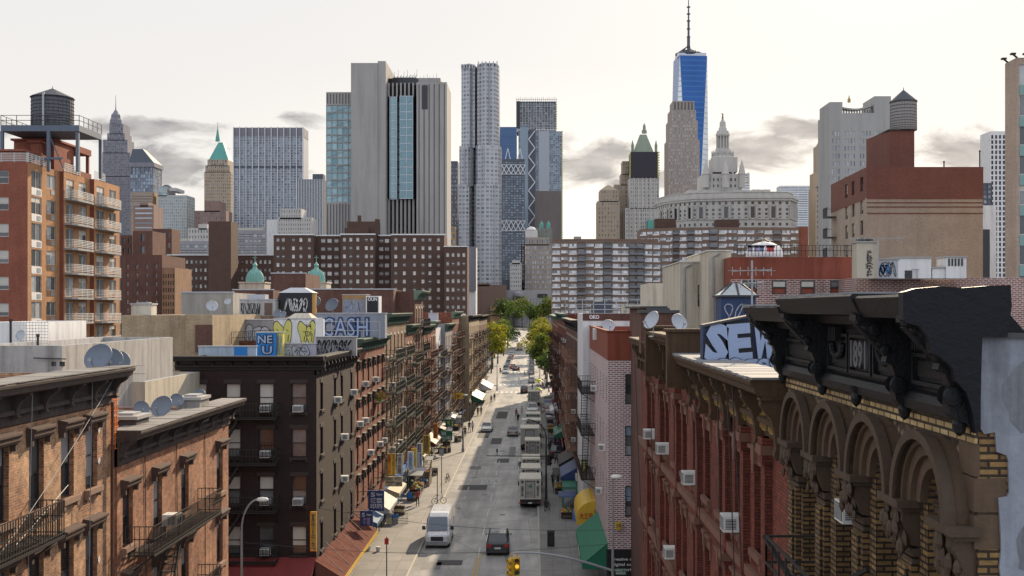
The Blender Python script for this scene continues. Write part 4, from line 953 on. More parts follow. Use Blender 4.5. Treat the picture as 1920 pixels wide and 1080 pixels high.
# awning with ridge lines over the pavement
def awning(name, label, X, Y0, Y1, z1, z0, out, m, side='L', valance=.3, vm=None, ribs=0, text=None, tm='white', cat='awning', group=None):
    t = thing(name, label, cat, (X, Y0, 0), 0, group); s = 1 if side == 'L' else -1; L = Y1-Y0
    a = MB(); pts = [(0,z1),(s*out,z0),(s*out,z0-valance),(s*out-s*.04,z0-valance),(s*out-s*.04,z0-.05),(0,z1-.06)]
    a.exty(pts if s < 0 else pts[::-1], 0, L); a.build('canopy', m, t)
    for y in (0, L): a = MB(); a.poly([(0,y,z1-.02),(s*out*.98,y,z0-.02),(s*out*.98,y,z0-valance),(0,y,z0-valance)]); a.build('side_panel', m, t)
    if vm: v = MB(); v.box(min(s*out, s*(out+.02)), max(s*out, s*(out+.02)), -.01, L+.01, z0-valance-.02, z0-.02); v.box(min(0, s*out), max(0, s*out), -.03, -.01, z0-valance-.02, z0-.02); v.build('valance', vm, t)
    for i in range(ribs):
        y = L*(i+.5)/ribs; r = MB(); r.bar((0, y, z1+.5), (s*out*.95, y, z0+.04), .035); r.build('stay', 'iron', t)
    if text: 
        for tx, y in text: put_text(tx, .3, tm, t, (s*(out+.035), y, z0-valance/2-.02), rz=PI/2 if s > 0 else -PI/2, fit=(len(tx)*.32, valance*.7), bold=.004)
    return t
AWR = plaster('faded_red_corrugated', (.17,.07,.055), .5, .95, 2, .5, spec=.05)
awning('corrugated_awning', 'faded red corrugated awning with yellow edge around the dark corner block', FL, 70.6, 86.2, 4.15, 3.05, 1.75, AWR, 'L', .32, 'paint_yellow', 7)
a = MB(); a.extx([(0,4.3),(-1.8,3.3),(-1.8,3.0),(-1.76,3.0),(-1.76,3.2),(0,4.2)], 0, WB); 
tag(a.build('corrugated_awning', plaster('dark_red_awning', (.2,.03,.03), .3, .7, 2, .3), None, (X0, 70.95, 0)), 'dark red awning along the front of the dark corner block', 'awning')

# ---------------------------------------------------------------- rows of tenements
def cor_lint(w, h): return lint_heavy(w, h)
COUNT = [0]
def tenement(side, name, label, Y0, Y1, H, wm, X=None, cols=3, nfl=5, ztop=None, dz=2.95, ww=.9, wh=1.8, lint=None, lm=None, cor=None, cm_=None, fe=(), dep=16, st='dh_brown', acp=0.2, store=True, roof='silverroof', frm='iron', sillm=None, sh=None, endw=(), fine=.3, nbr=8, corh=.7):
    L = Y1-Y0; X = X if X is not None else (FL if side == 'L' else FR)
    b = Bld(name, label, 'building', (X, Y0 if side == 'L' else Y1, 0), PI/2 if side == 'L' else -PI/2)
    ztop = ztop or H-2.0-wh; fl = [ztop-dz*i for i in range(nfl)]; cs = spread(L, cols, ww)
    wins = [(0, cs, ww, [z for z in fl if z > 3.4], wh, st)]
    for e in endw: wins.append(e)
    b.body(rect(0, L, 0, dep), 0, H, wm, wins, rec=.2, parapet=.5, roof=roof)
    ws = b.finish((lint, lm) if lint else None, (sill_st, sillm) if sillm else None, limit=100)
    if cor: cornice(b, -.02, L+.02, H+.12, corh, .8, nbr, cm_, frieze=.6)
    for (f0, f1) in fe: fire_escape(b, cs[f0]-.35, cs[f1]+ww+.35, sorted(z-.35 for z in fl if z > 3.4), m=frm, fine=fine, dep=1.0, stair_dir=R.choice((1, -1)))
    if acp: place_acs(b, [w for w in ws if w[7] == 0], .2, None, 'air conditioner, %s row down, %s window from near end, ' + (sh or name), acp, random.Random(int(Y0)))
    if store:
        s = MB(); s.box(.25, L-.25, -.06, .05, .3, 2.9, 0); s.box(.1, L-.1, -.18, -.02, 2.9, 3.5, 1)
        for k in range(int(L/1.6)): s.box(.3+k*1.6, .38+k*1.6, -.1, -.06, .3, 2.9, 1)
        b.part('shopfront', s, ['g_dark', R.choice(['paint_red', 'paint_green', 'paint_cream', 'iron', 'paint_blue', 'white'])])
    b.cs = cs; b.fl = fl; return b
DGREEN = plaster('dark_green_cornice', (.06,.10,.075), .5, .7, 3, .4); LGREEN = plaster('verdigris_cornice', (.16,.22,.17), .5, .8, 3, .5); BLK = cm_b
def row_left():
    k = FL*-F
    Yp = lambda px, X=-FL: X*F/(1000-px)
    tenement('L', 'orange_tenement', 'terracotta brick tenement with dark window hoods and green cornice, next to the dark corner block', 86.2, Yp(721), 17.6, BR_ORANGE, cols=6, nfl=5, ww=.85, wh=1.85, dz=2.95, lint=lint_heavy, lm=BLK, cor=1, cm_=DGREEN, acp=.16, st='dh_dark', nbr=12, sillm=BLK, sh='hooded terracotta tenement')
    tenement('L', 'cream_tenement', 'cream and brick tenement with green cornice, second past the dark corner block', Yp(721), Yp(762), 19.5, BR_CREAM, cols=6, nfl=5, ww=.85, wh=1.9, dz=3.1, lint=lint_flat, lm='cream', cor=1, cm_=DGREEN, fe=((0,2),(3,5)), acp=.2, nbr=12, frm='greeniron', sillm='cream', sh='cream tenement')
    tenement('L', 'orange_tenement', 'terracotta tenement squeezed before the tall dark brick one on the left side', Yp(762), 130, 18.2, BR_ORANGE, cols=3, lint=lint_flat, lm='cream', cor=1, cm_=DGREEN, fe=((0,2),), frm='greeniron', sh='tenement before tall brick one')
    tenement('L', 'tall_tenement', 'tall dark brick tenement with a green crown cornice rising above the left row', 130, Yp(793), 22.1, BR_DK, cols=3, nfl=6, lint=lint_flat, lm='cream', cor=1, cm_=LGREEN, fe=((0,2),), dep=18, roof='tar', corh=.9, sh='tall dark brick tenement')
    tenement('L', 'orange_tenement', 'brick tenement with rusted escapes, just past the tall dark brick one on the left side', Yp(793), Yp(808), 17.9, BR_ORANGE, cols=4, lint=lint_flat, lm=STONEB, cor=1, cm_=DGREEN, fe=((0,3),), frm='rust', sh='tenement past tall brick one')
    tenement('L', 'red_tenement', 'deep red tenement before the white-fronted one on the left side', Yp(808), Yp(817), 18.3, BR_RED, cols=3, lint=lint_flat, lm='cream', cor=1, cm_=LGREEN, fe=((0,2),), frm='rust', sh='deep red left tenement')
    tenement('L', 'white_tenement', 'white-fronted tenement beside the bare grey end wall on the left side', Yp(817), Yp(827), 17.3, 'white', cols=3, fe=((0,2),), frm='iron', acp=.1, sh='white-fronted tenement')
    tenement('L', 'orange_tenement', 'tenement whose bare grey end wall sticks out past the white-fronted one', 167.0, Yp(848, 13.1), 17.7, plaster('grey_render', (.27,.26,.27), .3, .9, .5, .4), X=-13.1, cols=4, lint=lint_flat, lm=BR_ORANGE, cor=1, cm_=DGREEN, fe=((0,3),), frm='rust', sh='house with bare end wall')
    tenement('L', 'orange_tenement', 'tall terracotta tenement with light green cornice before the brown stepped-out one on the left side', Yp(848, 13.1), 199, 19.5, BR_ORANGE, X=-13.1, cols=5, nfl=5, lint=lint_flat, lm='cream', cor=1, cm_=LGREEN, fe=((0,2),(3,4)), frm='rust', sh='tall terracotta tenement')
    tenement('L', 'tan_tenement', 'tan brick tenement stepping out towards the street near the left trees', 199, 236, 18.8, BR_TAN, X=-11.4, cols=12, nfl=5, lint=lint_flat, lm='cream', cor=1, cm_=BLK, fe=((0,3),(5,7),(9,11)), frm='rust', nbr=16, sh='stepped-out tan tenement')
    tenement('L', 'tan_tenement', 'last tan tenement of the left row before the far crossing', 236.2, 275, 18.6, BR_CREAM, X=-11.4, cols=12, nfl=5, lint=lint_flat, lm='cream', cor=1, cm_=BLK, fe=((0,3),(5,7),(9,11)), frm='iron', nbr=16, sh='last tan left tenement')
row_left()
# ---------------------------------------------------------------- the 1891 house, nearest on the right
def ring(mb, cx, cz, r0, r1, y0, y1, a0=0.0, a1=PI, n=18, m=0):
    i0 = len(mb.v)
    for k in range(n+1):
        t = a0+(a1-a0)*k/n; c, s_ = math.cos(t), math.sin(t)
        mb.v += [(cx+r0*c, y0, cz+r0*s_), (cx+r1*c, y0, cz+r1*s_), (cx+r1*c, y1, cz+r1*s_), (cx+r0*c, y1, cz+r0*s_)]
    for k in range(n):
        a = i0+k*4; b = a+4
        for j in range(4): mb.f.append((a+j, a+(j+1) % 4, b+(j+1) % 4, b+j)); mb.mi.append(m)
    mb.f.append((i0+3, i0+2, i0+1, i0)); e = i0+n*4; mb.f.append((e, e+1, e+2, e+3)); mb.mi += [m, m]
BR_GOLD = brick('ochre_glazed_brick', (.42,.27,.10), (.15,.09,.04), (.035,.025,.018), .8, 1.15, .6, patch=(.13,.08,.04), gr=(.4,1.4,2.5), mort=1.4)
BSTONE = plaster('sooty_brown_stone', (.075,.05,.034), .6, .75, 2, .5, bump=.6); BSTONE2 = plaster('worn_brown_stone', (.115,.075,.048), .8, .8, 2, .4, bump=.5)
BCOR = plaster('black_painted_cornice', (.011,.012,.015), .6, .45, 2.5, .2, bump=.8, spec=.25); STUC = plaster('grey_stucco', (.27,.30,.36), 1.0, .85, .8, .95, bump=.6)
TARB = plaster('black_tar_sheet', (.005,.006,.011), .6, .45, 1.2, .1, bump=.6, spec=.25)
Y9 = 22.0; W9 = Y9-12.6
b = Bld('ornate_house', 'ornate ochre brick house with arched windows and a black cornice dated 1891, at the right', 'building', (FR, Y9, 0), -PI/2)
lx = lambda D: Y9-D
cen = [lx(d) for d in (20.25, 18.0, 15.85, 13.7)]
wm = MB(); ZS = 17.55; ZT = 18.72
holes = [(c-.5, c+.5, z, z+2.75) for c in cen for z in (14.8, 11.2, 7.6)]
wall(wm, (0,0), (W9,0), 0, ZS, holes, .42, 0)
prev = 0.0
for i, c in enumerate(cen):   # spandrels round each arch
    nxt = W9 if i == 3 else (c+cen[i+1])/2; n = 18; r = .5; L0, L1 = prev, nxt; ztop = ZT
    def outer(t):
        dx, dz = math.cos(t), math.sin(t); ks = []
        if dx > 1e-6: ks.append((L1-c)/dx)
        if dx < -1e-6: ks.append((L0-c)/dx)
        if dz > 1e-6: ks.append((ztop-ZS)/dz)
        k = min(ks); return (c+dx*k, 0, ZS+dz*k)
    angs = sorted({PI*k/n for k in range(n+1)} | {math.atan2(ztop-ZS, L1-c), math.atan2(ztop-ZS, L0-c)})
    for t0, t1 in zip(angs[:-1], angs[1:]):
        wm.quad((c+r*math.cos(t0), 0, ZS+r*math.sin(t0)), outer(t0), outer(t1), (c+r*math.cos(t1), 0, ZS+r*math.sin(t1)), 1)
        wm.quad((c+r*math.cos(t0), .42, ZS+r*math.sin(t0)), (c+r*math.cos(t0), 0, ZS+r*math.sin(t0)), (c+r*math.cos(t1), 0, ZS+r*math.sin(t1)), (c+r*math.cos(t1), .42, ZS+r*math.sin(t1)), 0)
    wm.quad((c-.5,.42,ZS),(c+.5,.42,ZS),(c+.5,.42,ZS+.5),(c-.5,.42,ZS+.5), 2)
    prev = nxt
wm.quad((0,0,ZT),(W9,0,ZT),(W9,0,19.6),(0,0,19.6), 0)
wm.quad((W9,14,0),(0,14,0),(0,14,19.6),(W9,14,19.6), 0); wm.quad((0,14,0),(0,0,0),(0,0,19.6),(0,14,19.6), 0); wm.quad((W9,0,0),(W9,14,0),(W9,14,19.55),(W9,0,19.55), 0)
wm.quad((0,0,19.55),(W9,0,19.55),(W9,14,19.55),(0,14,19.55), 3)
ORN = NT('carved_terracotta_frieze'); v = ORN.uv(); vo = ORN.n('ShaderNodeTexVoronoi'); ORN.l(v, vo.inputs['Vector']); vo.inputs['Scale'].default_value = 9
vv = ORN.ramp(vo.outputs['Distance'], 0, .6); ORN.l(ORN.mix(vv, (.36,.26,.14), (.07,.05,.035)), ORN.b.inputs['Base Color']); ORN.b.inputs['Roughness'].default_value = .8; ORN.bump(vo.outputs['Distance'], 1.0, .06)
wm.build('wall', [BR_GOLD, ORN.m, 'fr_dark', 'tar'], b.e)
p = MB(); p.box(.0, W9, -.035, -.003, 18.47, 18.86); p.build('brick_band', brick('pale_ochre_brick', (.62,.46,.24), (.42,.29,.14), (.06,.045,.03), .4, 1.3, .3, mort=1.4), b.e)
st_m = MB()   # jagged stucco skim over the party wall
rj = random.Random(4); pts = [(5.2+rj.random()*.0, z) for z in ()]
prof = [(.02, 19.7), (.02, 18.66)]; z = 18.66
for (yy, zz) in ((.06,18.6),(.18,18.62),(.2,18.4),(.31,18.36),(.33,18.3),(.34,17.95),(.32,17.9),(.22,17.88),(.24,17.6),(.25,17.3),(.23,17.1),(.27,16.8),(.24,16.4),(.28,16),(.25,14),(.3,10),(.25,0)): prof.append((yy, zz))
st_m.extx([(14, 19.7)]+prof+[(14, 0)], W9+.004, W9+.035); st_m.build('stucco_skim', STUC, b.e)
rj = random.Random(6)
for (cy, cz, r_) in ((.55,19.0,.28),(1.0,18.2,.35),(.6,17.3,.22),(.9,16.4,.3)):
    pm_ = MB(); pm_.poly([(W9+.0385, cy+r_*(.7+.6*rj.random())*math.cos(2*PI*i/14), cz+1.3*r_*(.7+.6*rj.random())*math.sin(2*PI*i/14)) for i in range(14)]); pm_.build('stucco_patch', plaster('stained_stucco', (.19,.205,.235), .9, .9, 2, .7), b.e)
m = MB(); m.bar((W9+.05, .1, 19.72), (W9+.05, 1.6, 19.66), .06); m.build('coping_edge', 'tar', b.e)
for (z0, z1, w) in ((18.12, 18.5, .06), (17.72, 18.12, .36), (17.3, 17.7, .34), (16.6, 16.9, .2), (15.9, 16.3, .2)): q = MB(); q.box(W9-.45, W9+.003, -.04, max(.002, w-.04), z0, z1-.02); q.build('quoin', BSTONE2, b.e)
for i, c in enumerate(cen):
    a = MB(); ring(a, c, ZS, .5, .66, -.10, .05, n=20); ring(a, c, ZS, .66, .80, -.17, .02, n=20); ring(a, c, ZS, .80, .86, -.23, .0, n=20); ring(a, c, ZS, .86, .93, -.30, 0, n=20)
    a.build('arch', [BSTONE2], b.e)
    a = MB(); ring(a, c, ZS, .86, .98, -.34, -.20, n=20); a.build('hood_mould', BSTONE, b.e)
    for s_ in (-1, 1):
        im = MB(); x = c+s_*.76
        if i < 3 and s_ == 1: x = (c+cen[i+1])/2
        if i > 0 and s_ == -1: continue
        im.box(x-.42, x+.42, -.34, .02, ZS-.1, ZS); im.box(x-.36, x+.36, -.26, .02, ZS-.16, ZS-.1); im.extx([(-.22,ZS-.16),(-.24,ZS-.28),(-.12,ZS-.6),(.02,ZS-.62),(.02,ZS-.16)][::-1], x-.3, x+.3)
        im.box(x-.34, x+.34, -.12, .02, ZS-.74, ZS-.64); im.box(x-.3, x+.3, -.1, .02, ZS-.84, ZS-.78)
        rl = random.Random(i+9)
        for k in range(22): # carved leaves and head of the capital
            ax = x+rl.uniform(-.3,.3); az = ZS-.2-rl.random()*.42; yy = -.2-rl.random()*.12+.1*(ZS-.2-az); r_ = .05+.05*rl.random()
            im.lathe([(.01, -r_*1.6), (r_, -r_*.5), (r_*.9, r_*.6), (.02, r_*1.4)], 0, 0, 6); nn = 24
            im.v[-nn:] = [(ax+vx, yy+vy*.6, az+vz) for vx, vy, vz in im.v[-nn:]]
        im.build('capital', BSTONE, b.e)
    # pier of stepped ochre brick below the capital
    for x in ([c+.0-(.93 if i == 0 else 99)] if i == 0 else [])+[((c+cen[i+1])/2 if i < 3 else c+.9)]:
        pr = MB(); pr.box(x-.26, x+.26, -.1, .03, 3.6, ZS-.84); pr.box(x-.16, x+.16, -.15, -.1, 3.6, ZS-.9); pr.build('brick_pier', BR_GOLD, b.e)
    sh = MB()  # scallop shell in the tympanum
    for k in range(11):
        t0 = PI*(k+.08)/11; t1 = PI*(k+.92)/11; tm = (t0+t1)/2; r_ = .47; cz = ZS-.04
        A = (c, .20, cz); B = (c+r_*math.cos(t0), .26, cz+r_*math.sin(t0)); C_ = (c+r_*1.04*math.cos(tm), .10, cz+r_*1.04*math.sin(tm)); D_ = (c+r_*math.cos(t1), .26, cz+r_*math.sin(t1))
        sh.poly([A, B, C_]); sh.poly([A, C_, D_]); sh.lathe([(.005,-.05),(.045,-.02),(.045,.02),(.005,.05)], 0, 0, 6); sh.v[-24:] = [(C_[0]+vx, C_[1]+vy+.02, C_[2]-.02+vz) for vx, vy, vz in sh.v[-24:]]
    sh.box(c-.5, c+.5, .08, .3, ZS-.12, ZS-.03); sh.box(c-.5, c+.5, .12, .3, ZS-.18, ZS-.12); sh.build('shell_ornament', plaster('dusky_shell_stone', (.10,.065,.058), .5, .7, 2, .3), b.e)
    for z in (14.8, 11.2, 7.6):
        h = 2.55 if z > 14 else 2.75
        o = obj('window', win_mesh(1.0, h, 'dh_dark', i), b.e, (c-.5, .34, z))
        s_ = MB(); s_.box(-.12, 1.12, -.55, .05, -.16, 0); obj('sill', s_.mesh('sill', BSTONE2), o)
        if z < 14: l_ = MB(); l_.box(-.15, 1.15, -.5, .03, h, h+.4); obj('lintel', l_.mesh('lintel', BSTONE2), o)
p = MB()
for z in (14.45, 10.9, 7.3): p.box(0, W9, -.16, -.002, z-.35, z-.05)
p.build('string_course', BSTONE2, b.e)
# cornice -------------------------------------------------------------
c = MB()
rim = plaster('weathered_cornice_top', (.23,.24,.26), .6, .5, 3, .2, bump=.6)
def seg(x0, x1, zt, pj): c.extx([(.3,zt),(-pj,zt),(-pj-.03,zt-.03),(-pj,zt-.1),(-pj+.05,zt-.2),(-pj+.1,zt-.27),(-.35,zt-.3),(-.3,zt-.42),(-.12,zt-.46),(-.08,zt-.5),(-.08,18.98),(-.16,18.95),(-.22,18.86),(-.2,18.74),(-.1,18.7),(.3,18.7)][::-1], x0, min(x1, W9-.002))
seg(0, lx(18.9), 20.06, .86); seg(lx(18.9), lx(14.4), 20.2, .90); seg(lx(14.4), W9+.05, 20.17, .86)
co = c.build('cornice', BCOR, b.e)
t_ = MB(); rj = random.Random(8)
for i in range(46):
    x = W9*i/46; zt = 20.06 if x < lx(18.9) else (20.2 if x < lx(14.4) else 20.17)
    if x < lx(14.6): t_.box(x, x+W9/46+.002, -.87-.03*rj.random(), .35, zt-.01+.004*(i % 3), zt+.012+.022*rj.random())
t_.build('flashing', rim, co)
def console(x, zt=19.9, zb=18.72, w=.2, m=BCOR):
    k = MB(); pr = [(-.78,zt),(-.8,zt-.08),(-.7,zt-.12),(-.66,zt-.26),(-.5,zt-.34),(-.42,zt-.5),(-.44,zt-.58),(-.36,zt-.62),(-.3,zt-.8),(-.33,zt-.95),(-.3,zb+.1),(-.22,zb+.02),(-.02,zb),(-.02,zt)]
    k.extx(pr[::-1], -w/2, w/2)
    for s_ in (-1, 1):
        for (y, z, r_) in ((-.58, zt-.16, .09), (-.27, zb+.3, .12), (-.44, zt-.42, .07)):
            k.lathe([(r_, 0), (r_*.9, .03), (r_*.4, .04)], n=12); nn = 36; k.v[-nn:] = [(s_*(w/2+vz), y+vx, z+vy) for vx, vy, vz in k.v[-nn:]]
    for i in range(4): k.bar((-w*.33+i*w*.22, -.80, zt-.1), (-w*.33+i*w*.22, -.4, zt-.52), .025)
    k.box(-w*.7, w*.7, -.84, -.02, zt-.05, zt+.03)
    # drop finial
    k.lathe([(.01,zb-.16),(.06,zb-.12),(.085,zb-.02),(.06,zb+.06),(.09,zb+.1)], 0, -.16, 10)
    return k
cmx = console(0).mesh('bracket', BCOR)
for d in (21.75, 18.75, 14.6, 12.72): obj('bracket', cmx, co, (lx(d), 0, 0))
dm = MB(); dm.lathe([(.01,18.55),(.06,18.6),(.085,18.68),(.06,18.76),(.1,18.86)], 0, -.2, 10); obj('finial', dm.mesh('finial', BCOR), co, (lx(16.65), 0, 0))
def panel(x0, x1, z0, z1, m=BCOR, rec=.03):
    k = MB(); t = .05
    k.box(x0, x1, -.16, -.06, z0, z0+t); k.box(x0, x1, -.16, -.06, z1-t, z1); k.box(x0, x0+t, -.16, -.06, z0+t, z1-t); k.box(x1-t, x1, -.16, -.06, z0+t, z1-t)
    k.box(x0+t*2, x1-t*2, -.11, -.06, z0+t*2, z1-t*2); return k
for (d1, d0) in ((21.5, 19.0), (14.35, 12.95)): panel(lx(d1), lx(d0), 19.05, 19.45).build('panel', BCOR, co)
for i, (d1, d0) in enumerate(((18.45, 17.3), (17.2, 16.1), (16.0, 14.85))):
    panel(lx(d1), lx(d0), 19.03, 19.62).build('panel', BCOR, co)
    if i != 1:
        k = MB(); xm = lx((d1+d0)/2)
        for s_ in range(9):
            t = PI*s_/8; k.lathe([(.01,-.06),(.055,-.02),(.055,.03),(.01,.07)], 0, 0, 7); nn = 28; k.v[-nn:] = [(xm+.3*math.cos(t)+vx, -.15+vy, 19.42-.16*math.sin(t)+vz) for vx, vy, vz in k.v[-nn:]]
        k.build('garland', BCOR, co)
o = put_text('1891', .5, plaster('cast_iron_numerals', (.13,.135,.15), .4, .4, 3, .1), co, (lx(16.65), -.15, 19.33), fit=(.78, .42), bold=.012, depth=.06, name='date')
for d in (20.6, 20.2, 13.9, 13.4, 17.9, 15.4):
    k = MB(); 
    for i in range(5): k.box(lx(d)-.2+i*.09, lx(d)-.15+i*.09, -.24, -.1, 19.5, 19.72)
    k.build('flute', BCOR, co)
# tarred end plate of the cornice
def zx(px, py, D=12.5): q = PX(px, py, D); return (q.x-FR, q.z)
ep = MB(); rj = random.Random(2)
top = [(1690,548),(1715,541),(1760,537),(1800,540),(1850,536),(1891,535)]
outl = top+[(1893,575),(1885,632),(1838,632),(1836,700),(1834,808),(1826,812),(1819,770),(1808,735),(1790,715),(1783,690),(1765,672),(1745,662),(1735,630),(1722,612),(1700,606),(1690,600)]
prf = [zx(*p) for p in outl]
ep.extx([(y, z) for y, z in prf][::-1], W9+.0, W9+.16); ep.build('tar_covered_end', TARB, co)
sl = MB(); sl.extx([(.0,20.22),(.30,20.22),(.31,19.98),(.5,19.76),(1.1,19.71),(.0,19.71)], 0.0, W9+.05); sl.build('cornice_back', TARB, co)
b.wins = []
fe_ = fire_escape(b, 2.5, 6.6, [7.6, 11.2, 15.05], m='iron', fine=.5, hgt=1.0)
p = MB(); p.bar((2.5, -.98, 16.05), (5.4, -.3, 14.6), .07); p.bar((5.6,-.1,16.2),(3.0,-.98,14.7),.06); p.bar((4.6,-.96,15.9),(6.4,-.3,15.2),.03); obj('brace', p.mesh('brace', 'iron'), fe_)
ac_unit(tuple(b.mtx @ Vector((cen[1]+.05, .25, 16.6))), -PI/2, 'white air conditioner high in an arched window of the 1891 house', .8)

# ---------------------------------------------------------------- long red house
YR1 = 52.0; WR = YR1-22.0; rx_ = lambda D: YR1-D
STR = plaster('red_brown_stone', (.20,.10,.07), .7, .8, 2, .4); RCOR = plaster('rusted_ochre_cornice', (.085,.05,.026), .7, .8, 3, .6, dark=(.3,.25,.2), bump=.6)
def lint_red(w, h):
    m = MB(); m.box(-.22, w+.22, -.27, .02, h-.02, h+.28); m.box(-.26, w+.26, -.33, .02, h+.28, h+.36); m.box(w/2-.1, w/2+.1, -.36, 0, h, h+.42); m.box(-.2,-.02,-.25,0,h-.3,h); m.box(w+.02,w+.2,-.25,0,h-.3,h); return m
b = Bld('long_red_house', 'long deep red brick house with brownstone hoods and rusted ochre cornice, right side', 'building', (FR, YR1, 0), -PI/2)
wc = [rx_(24.85+2.42*k)-.5 for k in range(11)][::-1]
b.body(rect(0, WR, 0, 13), 0, 18.3, BR_RED, [(0, wc, .98, [14.6, 11.25, 7.9, 4.6], 1.98, 'dh_dark')], rec=.22, parapet=.2)
ws = b.finish((lint_red, STR), (sill_st, STR))
for k in range(12):
    d = 23.64+2.42*k
    if k % 2 == 0 or k in (1,):
        m = MB(); x = rx_(d); m.box(x-.2, x+.2, -.16, .01, 3.5, 17.3); m.box(x-.25, x+.25, -.22, .01, 16.75, 17.3); m.box(x-.23, x+.23, -.2, 0.01, 13.55, 13.95); m.build('pilaster', BR_RED, b.e)
        m = MB(); m.box(x-.27, x+.27, -.26, .01, 16.95, 17.15); m.box(x-.27, x+.27, -.26, .01, 13.65, 13.85); m.build('pilaster_cap', STR, b.e)
for z in (14.2, 10.85, 7.5):
    m = MB(); m.box(0, WR, -.14, -.001, z-.3, z-.06); m.build('string_course', STR, b.e)
co1 = cornice(b, rx_(34.4), WR-.03, 18.62, .72, .85, 7, RCOR, frieze=.9, bh=1.25, bw=.2)
co2 = cornice(b, 0, rx_(41.2), 18.72, .58, .85, 8, RCOR, frieze=.9, bh=1.1, bw=.2)
co3 = cornice(b, rx_(41.2)+.01, rx_(34.4)-.01, 19.2, .85, 1.0, 4, RCOR, frieze=1.1, bh=1.4, bw=.24)
for (x0, x1) in ((rx_(34.4)-.3, rx_(34.4)+.06), (rx_(41.2)-.06, rx_(41.2)+.3)):
    m = MB(); m.box(x0, x1, -.9, .4, 17.6, 19.3); m.box(x0-.06, x1+.06, -.97, .4, 19.3, 19.4); m.build('pedestal', RCOR, b.e)
m = MB(); ring(m, rx_(37.8), 17.9, 1.0, 1.15, -.35, 0, n=16); ring(m, rx_(37.8), 17.9, 1.15, 1.3, -.5, 0, n=16); m.build('arched_pediment', RCOR, b.e)
for i in range(10):
    d = 22.9+i*1.15; m = MB(); m.box(rx_(d)-.36, rx_(d)+.36, -.1, -.0, 17.42, 17.82); 
    for j in range(5): m.box(rx_(d)-.3+j*.13, rx_(d)-.25+j*.13, -.14, -.1, 17.47, 17.77)
    m.build('frieze_panel', plaster('gilded_frieze', (.33,.22,.07), .6, .7, 4, .4), b.e)
m = MB(); m.box(0, WR, -.7, .5, 18.63, 18.655); 
m = MB(); rj = random.Random(12)
for i in range(30):
    x = rx_(34.4)+(WR-rx_(34.4))*i/30; m.box(x, x+(WR-rx_(34.4))/30+.01, -.76+.05*rj.random(), .5, 18.6+.012*(i % 2), 18.65+.02*rj.random())
m.build('flashing', plaster('silver_flashing', (.24,.245,.26), .6, .8, 4, .3), b.e)
ds = [24.85+2.42*k for k in range(11)]
for (d, z, lb) in ((40.9, 14.62, 'white air conditioner on the top floor of the red house, third from its near end'), (ds[4], 14.62, 'white air conditioner, second from the near end on the top floor of the red house'), (ds[1], 14.62, 'largest nearest white air conditioner on the top floor of the red house'), (ds[6]+.1, 11.27, 'white air conditioner one floor below the top on the red house'), (ds[9], 14.62, 'farthest white air conditioner on the top floor of the red house')):
    dd = min(ds, key=lambda q: abs(q-d)); ac_unit((FR, dd, z), -PI/2, lb, .92)
p = MB(); rj = random.Random(31)
for (d, dx) in ((26.2,.3),(27.5,-.8),(31.5,.2),(44,.1),(50,0),(25.5,.9)):
    pts = [(rx_(d)+dx*t+.05*math.sin(t*9), -.5+.35*t if t < .9 else -.1, 18.6-9*t) for t in [i/12 for i in range(13)]]; p = MB(); p.tube(pts, .013, 4); b.part('cable', p, 'fr_dark')
for (x, y, D, r, rz, lb) in ((1225, 601, 38.5, .33, -.9, 'pale dish seen half side-on, left one of the two on the red house roof'), (1271, 603, 38.8, .31, .5, 'pale dish facing the street, right one of the two on the red house roof')):
    q = PX(x, y, D); dish((q.x, D, q.z-.55), lb, rz, 25, r, 'dishlight')
q = PX(1240, 600, 44); chimney('chimney_stack', 'broad low brick chimney behind the dishes on the red house roof', (q.x+.1, 46, 18.2), 1.5, .8, 1.65, BR_DK, 'tar')
# graffiti wall on its roof
def scribble(parent, loc, w, h, m, seed, n=6, t=.03, name='graffiti', rz=0, y=-.02, loops=3):
    """painted tag: loose looping strokes on a wall face (local x-z plane, facing -y)"""
    r = random.Random(seed); mb = MB()
    for k in range(n):
        x0 = w*(k+.15)/n; cw = w/n*.8; pts = []; ph = r.random()*6; fx = r.choice((1,1.5,2)); fz = r.choice((1.5,2,3))
        for i in range(15):
            u = i/14; pts.append((x0+cw*(.5+.5*math.sin(fx*PI*2*u+ph)), y, h*(.5+.45*math.sin(fz*PI*u*1.3+ph*1.7))))
        for a, b_ in zip(pts[:-1], pts[1:]):
            d = Vector((b_[0]-a[0], 0, b_[2]-a[2]))
            if d.length < 1e-5: continue
            d.normalize(); n_ = Vector((-d.z, 0, d.x))*t/2; e = d*t*.3; A = Vector(a)-e; B = Vector(b_)+e
            mb.quad(tuple(A-n_), tuple(B-n_), tuple(B+n_), tuple(A+n_)); y -= .00003
    return mb.build(name, m, parent, loc, rz)
